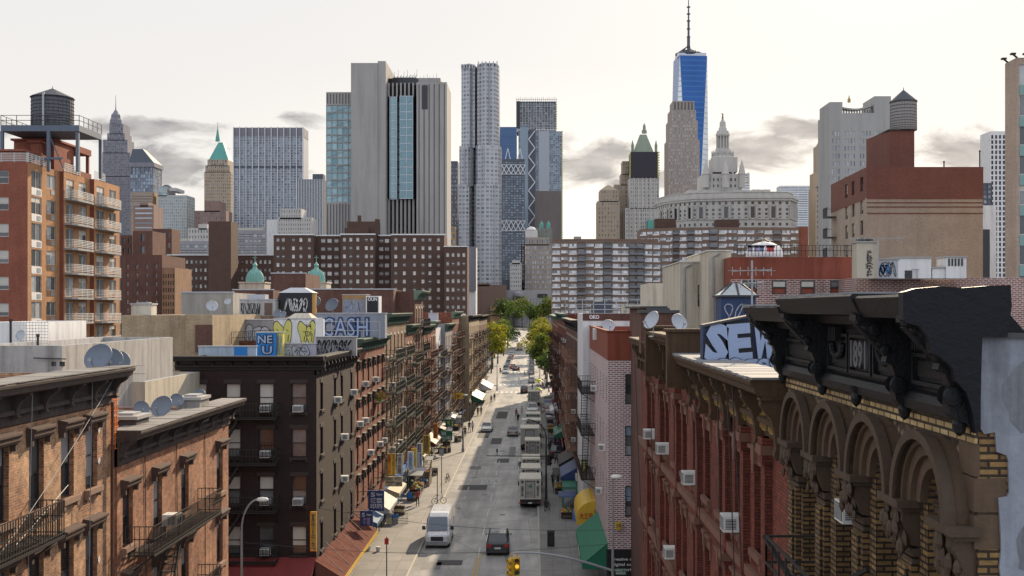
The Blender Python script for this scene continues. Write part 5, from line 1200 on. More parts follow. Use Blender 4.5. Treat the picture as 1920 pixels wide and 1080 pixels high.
def bubble(parent, loc, w, h, fill, line, seed, n=4, name='graffiti', rz=0, fullness=1.0):
    """bubble lettering: rounded filled shapes with dark outline"""
    r = random.Random(seed); A = MB(); B = MB(); y = -.012
    for k in range(n):
        cx = w*(k+.5)/n; rw = w/n*.62; shp = []
        ph = r.random()*6; a2 = r.uniform(.08,.2); a3 = r.uniform(.05,.16)
        for i in range(28):
            t = 2*PI*i/28; rr = 1+a2*math.sin(2*t+ph)+a3*math.sin(3*t+ph*2); shp.append((cx+rw*rr*math.cos(t)*fullness, h*.5+h*.46*rr*math.sin(t)))
        B.poly([(cx+(x-cx)*1.12, y, h*.5+(z-h*.5)*1.1) for x, z in shp]); A.poly([(x, y-.006, z) for x, z in shp])
        hx = cx+rw*r.uniform(-.25,.3); hz = h*r.uniform(.4,.62); 
        B.bar((hx-rw*.3, y-.012, hz+h*.1), (hx+rw*.1, y-.012, hz+h*.02), .03)
        B.bar((hx, y-.012, h*.08), (hx+rw*.1, y-.012, hz-h*.15), .04); y -= .02
    o = B.build(name, line, parent, loc, rz); A.build('fill', fill, o); return o
M['gr_black'] = plaster('black_spray', (.015,.015,.02), .2, .6, 3, 0); M['gr_blue'] = plaster('blue_spray', (.02,.2,.55), .3, .6, 3, .1); M['gr_sky'] = plaster('pale_blue_spray', (.33,.42,.62), .35, .6, 4, .2); M['gr_yel'] = plaster('yellow_spray', (.62,.58,.16), .25, .6, 3, .1); M['gr_pink'] = plaster('violet_spray', (.42,.30,.5), .3, .6, 3, .1); M['gr_navy'] = plaster('navy_spray', (.025,.05,.13), .3, .6, 3, .1); M['gr_silver'] = plaster('silver_spray', (.42,.43,.48), .25, .5, 3, .1)
Dg_ = 30.0; a = PX(1318, 700, Dg_); c = PX(1470, 600, Dg_)
t = thing('graffiti_wall', 'sloping rooftop wall with big pale blue bubble graffiti beside the black cornice', 'wall', (a.x, Dg_, 18.25))
Wg = c.x-a.x; m = MB(); m.exty([(0,0),(Wg,0),(Wg,1.65),(Wg*.72,1.6),(0,1.28)], 0, .5); m.build('wall', 'gr_navy', t); m = MB(); m.exty([(0,1.28),(Wg*.72,1.6),(Wg,1.65),(Wg,1.70),(Wg*.72,1.66),(0,1.34)], -.1, .6); m.build('coping', 'tar', t)

for ch, cx_, rz_ in (('S', .17, .1), ('E', .45, -.08), ('W', .76, .05)):
    for mm, bo, yy_ in (('gr_black', .055, -.03), ('gr_sky', .03, -.06)): o = put_text(ch, .5, mm, t, (Wg*cx_, yy_, .84), fit=(Wg*.34 if bo > .04 else Wg*.29, 1.2 if bo > .04 else 1.06), bold=bo, depth=.02); o.rotation_euler.y = rz_
bubble(t, (.4, -.12, .02), Wg*.8, .45, 'gr_sky', 'gr_black', 9, 5)
# roof lantern
a = PX(1352, 590, 33); t = thing('roof_lantern', 'dark metal roof lantern with glazed pyramid top, above the blue graffiti', 'skylight', (a.x, 33, 18.9)); w_ = 65*33/F
m = MB(); m.box(0, w_, 0, w_, 0, 1.5); m.build('curb', 'gr_navy', t); m = MB(); m.frustum([(-.06,-.06),(w_+.06,-.06),(w_+.06,w_+.06),(-.06,w_+.06)], 1.5, [(w_*.36,w_*.36),(w_*.64,w_*.36),(w_*.64,w_*.64),(w_*.36,w_*.64)], 1.86); m.build('glazing', 'g_mid', t)
m = MB(); 
for (x, y) in ((0,0),(w_,0),(w_,w_),(0,w_),(w_*.5,-.03)): m.bar((x, y, 1.52), (w_*.5+(x-w_*.5)*.28, w_*.5+(y-w_*.5)*.28, 1.88), .05)
m.box(-.08,w_+.08,-.08,w_+.08,1.46,1.52); m.build('frame', 'fr_dark', t); scribble(t, (.05,0,.5), w_*.9, .8, 'gr_silver', 3, 3, .03)

# ---------------------------------------------------------------- pink and white corner house beyond the cross street
ORR = plaster('orange_red_stucco', (.25,.07,.045), .5, .9, 1, .6)
b = Bld('pink_brick_house', 'white and pink brick corner house with an orange-red parapet and green awning, right side', 'building', (FR, 99, 0), -PI/2)
style('pk', 'grid', 'fr_dark', gl='g_mid', bl=(0, .3, 0, .5), t=.07, n=(2, 3), blind=plaster('blue_curtain', (.25,.38,.48), .3, .8, 3, .4))
WP_ = 24.0; cs = spread(WP_, 7, .95)
WHS = plaster('white_stone', (.62,.60,.54), .25, .8, 1, .5)
def lint_w(w, h): m = MB(); m.box(-.18, w+.4, -.12, .02, h, h+.42); return m
def sill_w(w, h): m = MB(); m.box(-.2, w+.4, -.16, .02, -.18, 0); m.box(.1, w+.1, -.06, .02, -1.15, -.3); m.box(.4, 1.1, -.12, -.04, -.9, -.5); return m
b.body(rect(0, WP_, 0, 14), 0, 16.57, BR_PINK, [(0, cs, .95, [13.5, 10.1, 6.5], 1.9, 'dh_dark'), (1, [1.15, 4.2, 7.2], 1.45, [13.62, 10.15, 6.1], 2.05, 'pk')], rec=.18, parapet=.0)
b.finish((lint_w, WHS), (sill_w, WHS))
m = MB(); 
for i, (p0, p1) in enumerate((((0,-.03),(WP_+.03,-.03)),((WP_+.03,-.03),(WP_+.03,14)),((WP_+.03,14),(0,14)),((0,14),(0,-.03)))): wall(m, p0, p1, 16.575, 18.5)
m.box(-.05, WP_+.1, -.1, .2, 18.5, 18.58); m.box(WP_-.2, WP_+.1, .2, 14, 18.5, 18.58); m.quad((0,0,17.6),(WP_,0,17.6),(WP_,14,17.6),(0,14,17.6)); b.part('parapet', m, ORR)
fire_escape(b, .4, 8.2, [6.2, 9.8, 13.2], m='iron', fine=.2, dep=1.1)
place_acs(b, [], 0, None, '', 0)
for (y, z, lb) in ((78.5, 10.12, 'second floor down'), (82, 6.52, 'third floor down'), (89, 13.52, 'top floor')): ac_unit((FR, y, z), -PI/2, 'white air conditioner on the %s of the pink brick house street side' % lb)
for z, lb in ((13.65, 'top'), (10.17, 'middle'), (6.12, 'lowest')): ac_unit((FR+1.9, 75.12, z), 0, 'white air conditioner in the %s blue-curtained window of the pink brick house' % lb)
# shopfront and awnings
m = MB(); m.box(-.0, 14, 0, .3, 0, 3.95); t = thing('shop_sign', 'black shop board with white lettering about design and color printing', 'sign', (FR, 74.75, 0)); m.build('board', 'paint_black', t)
for s_, z in (('creative design', 3.3), ('digital output', 2.95), ('color printing', 2.6)): put_text(s_, .3, 'white', t, (1.25, -.01, z), fit=(2.0, .25), bold=.006)
m = MB(); m.box(-.02, 24, -.1, 0, 0.1, 3.9); o = m.build('shopfront', ['g_dark'], b.e); o.name = 'shopfront'
awning('green_awning', 'dark green sloping awning at the corner of the pink brick house', FR, 75.2, 87, 4.3, 2.9, 1.7, plaster('green_canvas', (.02,.17,.10), .3, .7, 2, .3), 'R', .35, None, 0, [('東方  攝影  設計', 5)], 'white')
t = thing('yellow_awning', 'yellow barrel awning with red characters next to the green awning', 'awning', (FR, 90, 0)); m = MB(); pr = [(0,4.6)]+[(-1.5*math.sin(a_), 3.3+1.3*math.cos(a_)) for a_ in [PI/2*i/8 for i in range(1, 9)]]+[(-1.5,2.7),(0,2.7)]
m.exty(pr, 0, 6.5); m.build('canopy', 'paint_yellow', t); put_text('大三元', .5, 'paint_red', t, (-.75, -.02, 3.4), fit=(1.1, .5), bold=.01)
signbox('shop_sign', 'small yellow sign with a black character on the pink brick house front', 1154, 1165, 979, 993, 74.7, 'paint_yellow', [('大平', .1, .9, .15, .85, 'inkdark', False)])
q = PX(1140, 606, 86); dish((q.x, 86, 17.9), 'round pale dish on the orange-red parapet roof', .2, 30, .5, 'dishlight')
m = MB(); m.box(-.5, .5, 0, .6, 0, .9); 
for i in range(6): m.box(-.42, .42, -.02, 0, .1+i*.12, .16+i*.12)
tag(m.build('condenser_unit', 'whitemetal', None, (PX(1124, 600, 88).x, 88, 17.6)), 'white slatted condenser box beside the dish on the pink brick house', 'condenser')

# ---------------------------------------------------------------- right row further on
b = simple_block('white_wall_building', 'white side-walled building with brick band lettered OKO, behind the pink brick house', 1093, 1300, 588, 99.3, 12, 'white'); 
m = MB(); m.box(-.02, b.L, -.04, -.002, b.H-.62, b.H+.02); b.part('brick_band', m, BR_DK)
put_text('OKO', .4, 'white', b.e, (1.0, -.06, b.H-.3), fit=(.9, .36), bold=.02, depth=.006)
tenement('R', 'rust_tenement', 'brick tenement with pale brown fire escapes just past the pink brick house', 111.4, 149, 18.8, BR_DK, X=4.4, cols=10, lint=lint_flat, lm='cream', cor=1, cm_=BLK, fe=((0,2),(4,6),(7,9)), frm='rustlight', nbr=14, sh='pale-escape right tenement')
tenement('R', 'rust_tenement', 'dark brick tenement with rusty escapes in the middle of the right row', 149.2, 200, 19.3, BR_RED, X=4.4, cols=12, lint=lint_flat, lm='cream', cor=1, cm_=DGREEN, fe=((0,2),(4,6),(8,10)), frm='rust', nbr=14, sh='middle right tenement')
tenement('R', 'rust_tenement', 'last brick tenement of the right row before the yellow tree', 200.2, 262, 18.7, BR_ORANGE, X=4.4, cols=13, lint=lint_flat, lm='cream', cor=1, cm_=LGREEN, fe=((0,2),(4,6),(8,10)), frm='rust', nbr=14, sh='last right tenement')
# roofs and walls behind the near right houses
BR_WALL = brick('fine_red_and_white_brick', (.28,.085,.075), (.19,.055,.05), (.55,.50,.48), .5, 1.25, streak=.5, mort=1.6)
b = simple_block('brick_roof_wall', 'pinkish brick building wall with pale joints right of the red stucco wall', 1605, 1990, 521, 52, 10, BR_WALL, 0); b.finish()
style('rw', 'plain', gl='g_mid', t=0, bl=(0,))
b = simple_block('red_roof_building', 'red stucco building with three small windows and a railed roof terrace', 1370, 1605, 482, 55, 10, ORR, 0); 
k = 55/F
m = MB(); holes = [((x-1370)*k, (x-1370)*k+.72, b.H-1.84, b.H-1.14) for x in (1392, 1447, 1500, 1556)]; wall(m, (0,-.04), (b.L,-.04), 0, b.H-1.1, holes, .03); b.part('brick_lower_wall', m, BR_WALL)
for i, x in enumerate((1392, 1447, 1500, 1556)):
    b.wins.append(((x-1370)*k, -.012, b.H-1.84, 0, .72, .70, 'dh_dark', {}, 0))
b.finish()
a = PX(1376, 480, 54.6); c = PX(1603, 480, 54.6); railing('terrace_railing', 'thin dark railing along the roof terrace above the red stucco wall', a, c, .52, 34, 'iron', .025, 2)
t = thing('white_tent', 'white domed canopy tent behind washing on the red building roof', 'tent', (PX(1433, 480, 58).x, 58, PX(0, 482, 58).z)); m = MB(); m.lathe([(.95,0),(.93,.3),(.8,.55),(.45,.72),(.05,.8)], 0, 0, 20); m.build('canopy', 'white', t, smooth=True); m = MB()
for i in range(6): a_ = i*PI/3; m.bar((.5*math.cos(a_), .5*math.sin(a_), .75), (0, 0, .95), .03)
m.build('frame', 'iron', t)
for i, (x, cc, lb, w) in enumerate(((1403,(.3,.3,.38),'grey cloth',.22),(1414,(.35,.33,.55),'lilac shirt',.2),(1424,(.2,.22,.4),'blue-grey shirt',.22),(1438,(.6,.06,.05),'red cloth',.35))):
    m = MB(); m.box(0, w, 0, .02, 0, .3); m.box(-.05, w+.05, 0, .02, .2, .3)
    tag(m.build('laundry', flat('laundry_%d' % i, cc, .8), None, tuple(PX(x, 478-6, 55.2)-Vector((0,0,.0)))), '%s hung to dry on the terrace railing' % lb, 'laundry')
for (n_, p0, p1, yt, D, lb) in (('cream_block', 1328, 1371, 471, 57, 'tall cream stucco block left of the red stucco building'), ('cream_block', 1275, 1330, 492, 60, 'lower cream stucco block with a dark window, left of the tall one')):
    b = simple_block(n_, lb, p0, p1, yt, D, 8, 'cream', 0, wins=[(0, [.95], .55, [20.15], 1.15, 'dh_dark')] if p0 == 1275 else ()); b.finish()
    m = MB(); m.box(-.05, b.L+.05, -.05, 8, b.H, b.H+.06); b.part('coping', m, WHS); m = MB(); m.tube([(.25,-.06,0),(.25,-.06,b.H-.3),(.6,-.06,b.H-.1)], .045, 6); b.part('drainpipe', m, 'fr_grey')
b = simple_block('cream_block', 'small cream building with a parapet and a window, beyond the brick chimneys', 1215, 1262, 531, 140, 10, 'cream', 0, wins=[(0, [1.2], 1.0, [18.9], .8, 'plain')]); b.finish()
b = simple_block('roof_storey', 'long pale flat rooftop storey behind the OKO wall', 1175, 1225, 572, 130, 8, 'cream', 0); b.finish()
b = simple_block('roof_storey', 'dark rooftop box behind the railings left of the cream building', 1115, 1146, 566, 126, 8, plaster('dark_shed', (.05,.06,.09), .4, .6, 2, .2), 0); b.finish()
b = simple_block('black_roof_house', 'black-roofed brick upper storey with deep eaves behind the red house dishes', 1208, 1275, 578, 66, 10, BR_DK, 0, roof='tar'); b.finish()
m = MB(); m.box(-.3, b.L+.3, -.4, 10, b.H, b.H+.12); b.part('eaves', m, 'tar')
for (x0, x1, D, n, lb) in ((1092, 1176, 112, 4, 'tall thin rooftop railing behind the OKO band'), (1060, 1215, 133, 8, 'farther thin rooftop railing left of the cream building')):
    a = PX(x0, 590, D); c = PX(x1, 590, D); railing('roof_railing', lb, a, c, 29*D/F, n, 'steel', .06, 3)
# chimneys and boxes on the brick wall
def prismbox(name, label, cat, px0, px1, y0, y1, D, dep, mm, extra=None):
    a = PX(px0, y1, D); c = PX(px1, y0, D); t = thing(name, label, cat, tuple(a)); m = MB(); m.box(0, c.x-a.x, 0, dep, 0, c.z-a.z); m.build('body', mm, t); t_w, t_h = c.x-a.x, c.z-a.z
    k = MB(); k.box(-.05, t_w+.05, -.05, dep+.05, t_h, t_h+.07); k.build('coping', 'concrete', t); return t, t_w, t_h
t, w_, h_ = prismbox('chimney_tower', 'cream rendered chimney tower covered in black vertical graffiti', 'chimney', 1607, 1645, 455, 522, 50, .8, 'cream'); 
for i in range(3): m = MB(); m.box(w_*.2+i*w_*.22, w_*.32+i*w_*.22, -.05, .8, h_+.07, h_+.2); m.build('flue', 'iron', t)
put_text('SLBEARTFP', .3, 'gr_black', t, (w_*.6, -.02, h_*.42), fit=(w_*.42, h_*.72), vertical=True, bold=.004, depth=.005)
t, w_, h_ = prismbox('rooftop_hut', 'low rooftop hut with blue and black graffiti beside the chimney tower', 'shed', 1645, 1684, 487, 522, 50.6, 2, 'silverroof'); scribble(t, (.05,0,.05), w_*.85, h_*.85, 'gr_black', 11, 4, .03); scribble(t, (.1,-.01,.2), w_*.5, h_*.5, 'gr_blue', 12, 2, .06)
t, w_, h_ = prismbox('rooftop_hut', 'white rooftop hut with a dark opening, middle of the brick wall', 'shed', 1684, 1746, 484, 522, 50.6, 2, 'white'); m = MB(); m.box(w_*.2, w_*.42, -.02, 0, 0, .36); m.build('opening', 'fr_dark', t); m = MB(); m.bar((w_*.4,-.1,.4),(w_*.62,-.1,.4),.03); m.bar((w_*.55,-.1,0),(w_*.55,-.1,.4),.03); m.build('pipe', 'fr_grey', t)
t, w_, h_ = prismbox('rooftop_hut', 'white rooftop chimney block with a slotted top, right of the white hut', 'chimney', 1774, 1812, 483, 522, 50.6, 1.2, 'white')
for i in range(5): m = MB(); m.box(w_*.1+i*w_*.16, w_*.18+i*w_*.16, -.03, .01, h_*.6, h_*.95); m.build('slot', 'fr_dark', t)
t, w_, h_ = prismbox('rooftop_hut', 'low white ledge of rooftop masonry left of the slotted block', 'shed', 1748, 1774, 503, 522, 50.7, 1.2, 'white')
# aerials
def aerial(p, label, h, arms, rz=0):
    t = thing('tv_aerial', label, 'aerial', p, rz); m = MB(); m.tube([(0,0,0),(0,0,h)], .03, 6); m.build('mast', 'steel', t)
    for (z, L, n) in arms:
        m = MB(); m.bar((-L/2,0,z),(L/2,0,z+.05),.025)
        for i in range(n): x = -L/2+L*i/(n-1); m.bar((x,-.25,z+.02),(x,.25,z+.02),.015); m.bar((x,0,z-.12),(x,0,z+.12),.015)
        m.build('antenna', 'steel', t)
    return t
aerial(tuple(PX(1410, 590, 31)), 'rooftop aerial with two slanted antennas beside the roof lantern', 1.5, ((1.2, 1.2, 6), (.85, .7, 4)), .3)
aerial(tuple(PX(1646, 522, 49)), 'long horizontal aerial above the graffiti chimney tower', 1.75, ((1.72, 2.4, 9),), 0)
# ---------------------------------------------------------------- block with balconies and water tank, upper left
BR_APT = brick('apartment_red_brick', (.34,.105,.06), (.26,.075,.045), (.22,.10,.075), .4, streak=.3)
b = Bld('balcony_block', 'tall red brick apartment block with white balconies and a rooftop water tank, upper left', 'building', (-58.7, 130, 0), PI/2)
plan = [(0,0),(8.8,0),(8.8,-.5),(17,-.5),(17,-1.06),(26,-1.06),(26,20),(0,20)]
zs = [34.3-3.08*i for i in range(11)]
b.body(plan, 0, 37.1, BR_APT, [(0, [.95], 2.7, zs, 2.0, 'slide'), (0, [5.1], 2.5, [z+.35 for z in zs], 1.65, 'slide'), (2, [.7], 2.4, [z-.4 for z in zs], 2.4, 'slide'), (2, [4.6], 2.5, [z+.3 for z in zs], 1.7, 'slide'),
     (4, [.8], 2.6, [z-.4 for z in zs], 2.4, 'slide'), (4, [5.2], 2.4, [z+.3 for z in zs], 1.7, 'slide'), (7, [16.6, 10.6, 6.0], 1.2, [z+.3 for z in zs], 1.5, 'dh_white')], rec=.12, parapet=.6, mr=brick('sunlit_apartment_brick', (.50,.26,.12), (.42,.20,.09), (.35,.2,.11), .3, streak=.3), em=(0, 2, 4))  # street-side faces and window reveals: sunlight put into a lighter brick colour
b.finish()
rm = {}
for sec, (x0, x1, y, nz) in enumerate(((.35+8.8, 7.2+8.8, -.5, 11), (.35+17, 7.0+17, -1.06, 11))):
    for z in zs:
        s = MB(); L = x1-x0
        s.prism([(0,0),(0,-.9),(L*.15,-1.2),(L*.85,-1.2),(L,-.9),(L,0)], -.28, 0) if 'slab' not in rm else None
        if 'slab' not in rm:
            rm['slab'] = s.mesh('balcony', 'concrete'); r = MB(); P_ = [(0,0),(0,-.85),(L*.15,-1.12),(L*.85,-1.12),(L,-.85),(L,0)]
            for i in range(5):
                for p, q in zip(P_[:-1], P_[1:]): r.bar((*p, .2+i*.2), (*q, .2+i*.2), .07)
            for p, q in zip(P_[:-1], P_[1:]):
                for i in range(max(1, int(math.dist(p, q)/1.2))+1): f = i/max(1, int(math.dist(p, q)/1.2)); r.bar((p[0]+(q[0]-p[0])*f, p[1]+(q[1]-p[1])*f, 0), (p[0]+(q[0]-p[0])*f, p[1]+(q[1]-p[1])*f, 1.05), .06)
            rm['rail'] = r.mesh('railing', 'whitemetal')
        o = obj('balcony', rm['slab'], b.e, (x0, y, z-.45)); obj('railing', rm['rail'], o)
pm = MB(); pm.box(0, 2.7, -.03, .0, -.85, 0); pm = pm.mesh('spandrel_panel', 'white'); gm = MB(); gm.box(0, 1.0, -.04, 0, 0, .55); gm = gm.mesh('air_vent', 'fr_grey')
for z in zs:
    o = obj('spandrel_panel', pm, b.e, (.95, 0, z-.02)); obj('air_vent', gm, o, (1.4, -.03, -.7)); obj('air_vent', gm, b.e, (6.2, -.01, z-.35))
for (x0, x1, y) in ((.05, 5.2, -.03), (9.0, 13.8, -.53), (17.2, 20.6, -1.09)):
    r = MB(); L = x1-x0
    for i in range(5): r.bar((0,0,.15+i*.22), (L,0,.15+i*.22), .07)
    for i in range(6): r.bar((L*i/5,0,0), (L*i/5,0,1.1), .07)
    obj('parapet_railing', r.mesh('parapet_railing', 'whitemetal'), b.e, (x0, y, 37.1))
r = MB(); 
for i in range(5): r.bar((0,0,.15+i*.22), (0,12,.15+i*.22), .07)
for i in range(9): r.bar((0,i*1.5,0), (0,i*1.5,1.1), .07)
obj('parapet_railing', r.mesh('parapet_railing', 'whitemetal'), b.e, (.05, .1, 37.1))
for (x0, x1, y0, y1, h, mm, nm) in ((2, 9, 1.5, 8, 1.5, BR_APT, 'bulkhead'), (9.5, 15.5, 1, 6, 3.9, BR_APT, 'bulkhead'), (6.5,7.4,1.5,2.6,3.2,BR_APT,'chimney')):
    m = MB(); m.box(x0, x1, y0, y1, 36.5, 37.1+h); m.box(x0-.3, x1+.3, y0-.3, y1+.3, 37.1+h, 37.35+h); b.part(nm, m, mm)
m = MB(); m.box(15.5, 19.5, .3, 5.5, 40.4, 41.2); m.box(15.5, 19.5, .3, 5.5, 37.1, 38)
for x in (16, 19): m.box(x, x+.35, .5, .85, 38, 40.4)
b.part('roof_canopy', m, BR_APT)
def water_tank(p, label, r, h, legs=None, plat=None, name='water_tank', pipe=True, wood=None, cone=.5):
    t = thing(name, label, 'water tank', p); wd = wood or plaster('weathered_tank_wood', (.13,.14,.16), .6, .8, 4, .8, dark=(.25,.24,.24))
    m = MB(); m.lathe([(r, 0), (r*.98, h)], n=28); 
    for i in range(28):
        a = 2*PI*i/28; m.bar((r*1.005*math.cos(a), r*1.005*math.sin(a), 0), (r*.985*math.cos(a), r*.985*math.sin(a), h), .03)
    m.build('tank', wd, t)
    for i in range(11): z = h*(.03+.94*(i/10)**1.3); q = MB(); q.lathe([(r*1.0, z-.02), (r*1.018, z-.02), (r*1.018, z+.02), (r*1.0, z+.02)], n=28, cap=False); q.build('hoop', 'iron', t)
    q = MB(); q.lathe([(r*1.06, h-.02), (r*1.06, h+.05), (.04, h+r*cone), (.03, h+r*cone+.25)], n=14); q.build('roof', plaster('tank_roof', (.06,.068,.085), .4, .6, 2, .2), t)
    if pipe: q = MB(); q.box(-.13, .1, -r*1.08, -r*.98, 0, h+.25); q.build('pipe', 'steel', t)
    if plat:
        w_, d_, th = plat; q = MB(); q.box(-w_/2, w_/2, -d_/2, d_/2, -th, -.02); q.build('platform', plaster('steel_frame_paint', (.11,.14,.19), .3, .6, 2, .2), t)
        q = MB()
        for (a, c) in (((-w_/2,-d_/2),(w_/2,-d_/2)),((w_/2,-d_/2),(w_/2,d_/2)),((-w_/2,d_/2),(-w_/2,-d_/2))):
            for hz in (.55, 1.15): q.bar((*a, hz), (*c, hz), .06)
            for i in range(6): f = i/5; q.bar((a[0]+(c[0]-a[0])*f, a[1]+(c[1]-a[1])*f, 0), (a[0]+(c[0]-a[0])*f, a[1]+(c[1]-a[1])*f, 1.15), .06)
        q.build('railing', 'iron', t)
    if legs:
        for (x, y) in legs[0]:
            q = MB(); q.box(x-.18, x+.18, y-.18, y+.18, -legs[1], -plat[2]); q.build('leg', MATS['steel_frame_paint'], t)
        q = MB(); w_, d_, _ = plat; q.bar((-w_/2,-d_/2,-legs[1]*.72),(w_/2-2,-d_/2,-legs[1]*.72),.25); q.bar((w_*.3,-d_/2+.3,-legs[1]),(w_*.1,-d_/2+.3,-1),.12); q.build('brace', MATS['steel_frame_paint'], t)
    return t
q = PX(98.5, 243, 138); water_tank((q.x, 138, q.z), 'dark weathered rooftop water tank on a steel platform above the balcony block', 2.45, 3.85, ([(-4.6,-3.4),(1.0,-3.4),(4.6,3.4),(-4.6,3.4),(4.4,-3.2)], 5.6), (9.4, 7.0, .75))

# ---------------------------------------------------------------- generic far building from its outline in the photograph
def tw(name, label, tiers, D, wm, dep=None, group=None, roof='silverroof', rec=.3, limit=100, cat='building', z0=0.0, rz=0, fin=True):
    """tiers: (px0, px1, ytop, ybottom of its windows, columns, rows, style[, wfrac, hfrac, yfrac of first, side columns, material, own depth])"""
    k = D/F; cx = (tiers[0][0]+tiers[0][1])/2; X = (cx-1000)*k; b = Bld(name, label, cat, (X, D, 0), rz, group); b.k = k; b.cx = cx; zprev = z0
    for ti, T in enumerate(tiers):
        p0, p1, yt, yb, nx, ny, st = T[:7]; ex = T[7] if len(T) > 7 else {}
        z1 = HC+(580-yt)*k; zb = HC+(580-yb)*k if yb is not None else zprev; x0 = (p0-cx)*k; x1 = (p1-cx)*k; W = x1-x0
        dp = ex.get('dep', dep if dep else W*.8); off = ex.get('off', 0 if ti == 0 else ((dep or (tiers[0][1]-tiers[0][0])*k*.8)-dp)/2)
        wins = []
        if nx:
            wf, hf = ex.get('wf', .5), ex.get('hf', .55); g = ex.get('gap', .03)*W; w = (W-2*g)/nx*wf; cs = [g+(W-2*g)/nx*(i+.5)-w/2 for i in range(nx)]
            if ex.get('skip'): cs = [c for i, c in enumerate(cs) if i not in ex['skip']]
            tp = z1-ex.get('top', .02)*(z1-zb); dz = (tp-zb)/ny; h = dz*hf; fl = [zb+dz*(i+.5)-h/2 for i in range(ny)]
            wins.append((0, cs, w, fl, h, st))
            ns = ex.get('side', 0)
            if ns:
                ws = dp/ns*wf; css = [dp/ns*(i+.5)-ws/2 for i in range(ns)]
                wins.append((1, css, ws, fl, h, st)); wins.append((3, css, ws, fl, h, st))
        b.body([(x0,off),(x1,off),(x1,off+dp),(x0,off+dp)], ex.get('z0', zprev), z1, ex.get('m', wm), wins, rec=rec, roof=roof, name='wall' if ti == 0 else ex.get('name', 'upper_wall'), parapet=ex.get('par', .8 if W > 6 else 0), mr=ex.get('mr'))
        zprev = ex.get('base', z1-.9 if W > 6 else z1)
    if fin: b.finish(limit=limit)
    return b
def pbox(b, px0, px1, y0, y1, o0, o1, name, m, z=None):
    k = b.k; mb = MB(); mb.box((px0-b.cx)*k, (px1-b.cx)*k, o0, o1, HC+(580-y1)*k, HC+(580-y0)*k); return b.part(name, mb, m)
def pyramid(b, px0, px1, yb, yt, o0, o1, name, m, topfrac=.02, z=None, n=4):
    k = b.k; x0, x1 = (px0-b.cx)*k, (px1-b.cx)*k; c = (x0+x1)/2; oc = (o0+o1)/2; mb = MB()
    pb = [(x0,o0),(x1,o0),(x1,o1),(x0,o1)]; pt = [(c+(x-c)*topfrac, oc+(y-oc)*topfrac) for x, y in pb]
    mb.frustum(pb, HC+(580-yb)*k, pt, HC+(580-yt)*k); return b.part(name, mb, m)
def lath(b, px, o, prof, name, m, n=12):
    """prof: (radius in px, y px), at depth o behind the front"""
    k = (b.loc.y+o)/F; mb = MB(); mb.lathe([(r*k, HC+(580-y)*k) for r, y in prof], (px-1000)*k-b.loc.x, o, n); return b.part(name, mb, m)

M['projbrick'] = brick('project_brown_brick', (.125,.072,.056), (.09,.053,.043), (.09,.055,.045), .3, streak=.15)
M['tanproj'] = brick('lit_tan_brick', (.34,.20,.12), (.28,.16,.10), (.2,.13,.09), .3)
style('proj', 'plain', gl=glass('project_window', (.03,.03,.035), (.75,.73,.70), .2, power=1.2), t=.2, bl=(0,))
# brown housing slab in the middle, stepped front
k = 400/F
b = Bld('housing_slab', 'long dark brown housing slab with a white roof line and penthouse, centre left', 'building', ((513-1000)*k, 400, 0))
xs = lambda p: (p-513)*k
pl = [(xs(513),0),(xs(588),0),(xs(588),5),(xs(640),5),(xs(640),-1.5),(xs(704),-1.5),(xs(704),5),(xs(733),5),(xs(733),0),(xs(833),0),(xs(833),14),(xs(513),14)]
Zt = HC+(580-441)*k; fl = [Zt-2.35-2.97*i for i in range(18)]
def pw(e, p0, pxs, w=5.5): return (e, [(p-p0)*k-w*k/2 for p in pxs], w*k, fl, 1.35, 'proj')
b.body(pl, 0, Zt, M['projbrick'], [pw(0,513,(521,531,550,564,580)), pw(2,588,(601,613,626),8), pw(4,640,(647,659,672,688,698)), pw(6,704,(711,722),8), pw(8,733,(742,758,777,793,806,822))], rec=.2, parapet=.6)
b.finish(); b.k = k; b.cx = 513
for (p0, p1, o0, o1) in ((511, 589, -.3, .4), (588, 641, 4.7, 5.4), (639, 705, -1.8, -1.1), (704, 734, 4.7, 5.4), (733, 835, -.3, .4)): pbox(b, p0, p1, 438.5, 441, o0, o1, 'white_roof_line', 'white')
pbox(b, 648, 706, 414, 441, 3, 10, 'penthouse', 'projbrick'); pbox(b, 667, 673, 402, 414, 4, 5.5, 'chimney', 'projbrick'); pbox(b, 645, 690, 427, 441, 1, 3, 'penthouse', 'projbrick'); pbox(b, 700, 708, 409, 414, 4, 6, 'chimney', 'projbrick')
b = tw('housing_slab', 'lower right wing of the brown housing slab, next to the university block', [(833, 876, 463, 600, 4, 8, 'proj', dict(wf=.5, hf=.45, top=.05))], 392, M['projbrick'], 12); pbox(b, 832, 877, 461, 463, -.3, .3, 'white_roof_line', 'white')
b = tw('housing_slab', 'brown housing slab behind the church domes, left of the middle one', [(314, 516, 479, 590, 22, 7, 'proj', dict(wf=.5, hf=.45, top=.04)), ], 440, M['projbrick'], 14); pbox(b, 313, 517, 477, 479, -.3, .3, 'white_roof_line', 'white')
tw('housing_tower', 'plain brown brick tower block with a pale rim rising over the left housing slab', [(391, 433, 415, 480, 0, 0, 'proj')], 420, M['projbrick'], 10)
style('strip', 'plain', gl='g_mid', t=.3, bl=(0,))
CONC2 = plaster('pale_far_concrete', (.30,.30,.33), .3, .8, .2, .3)
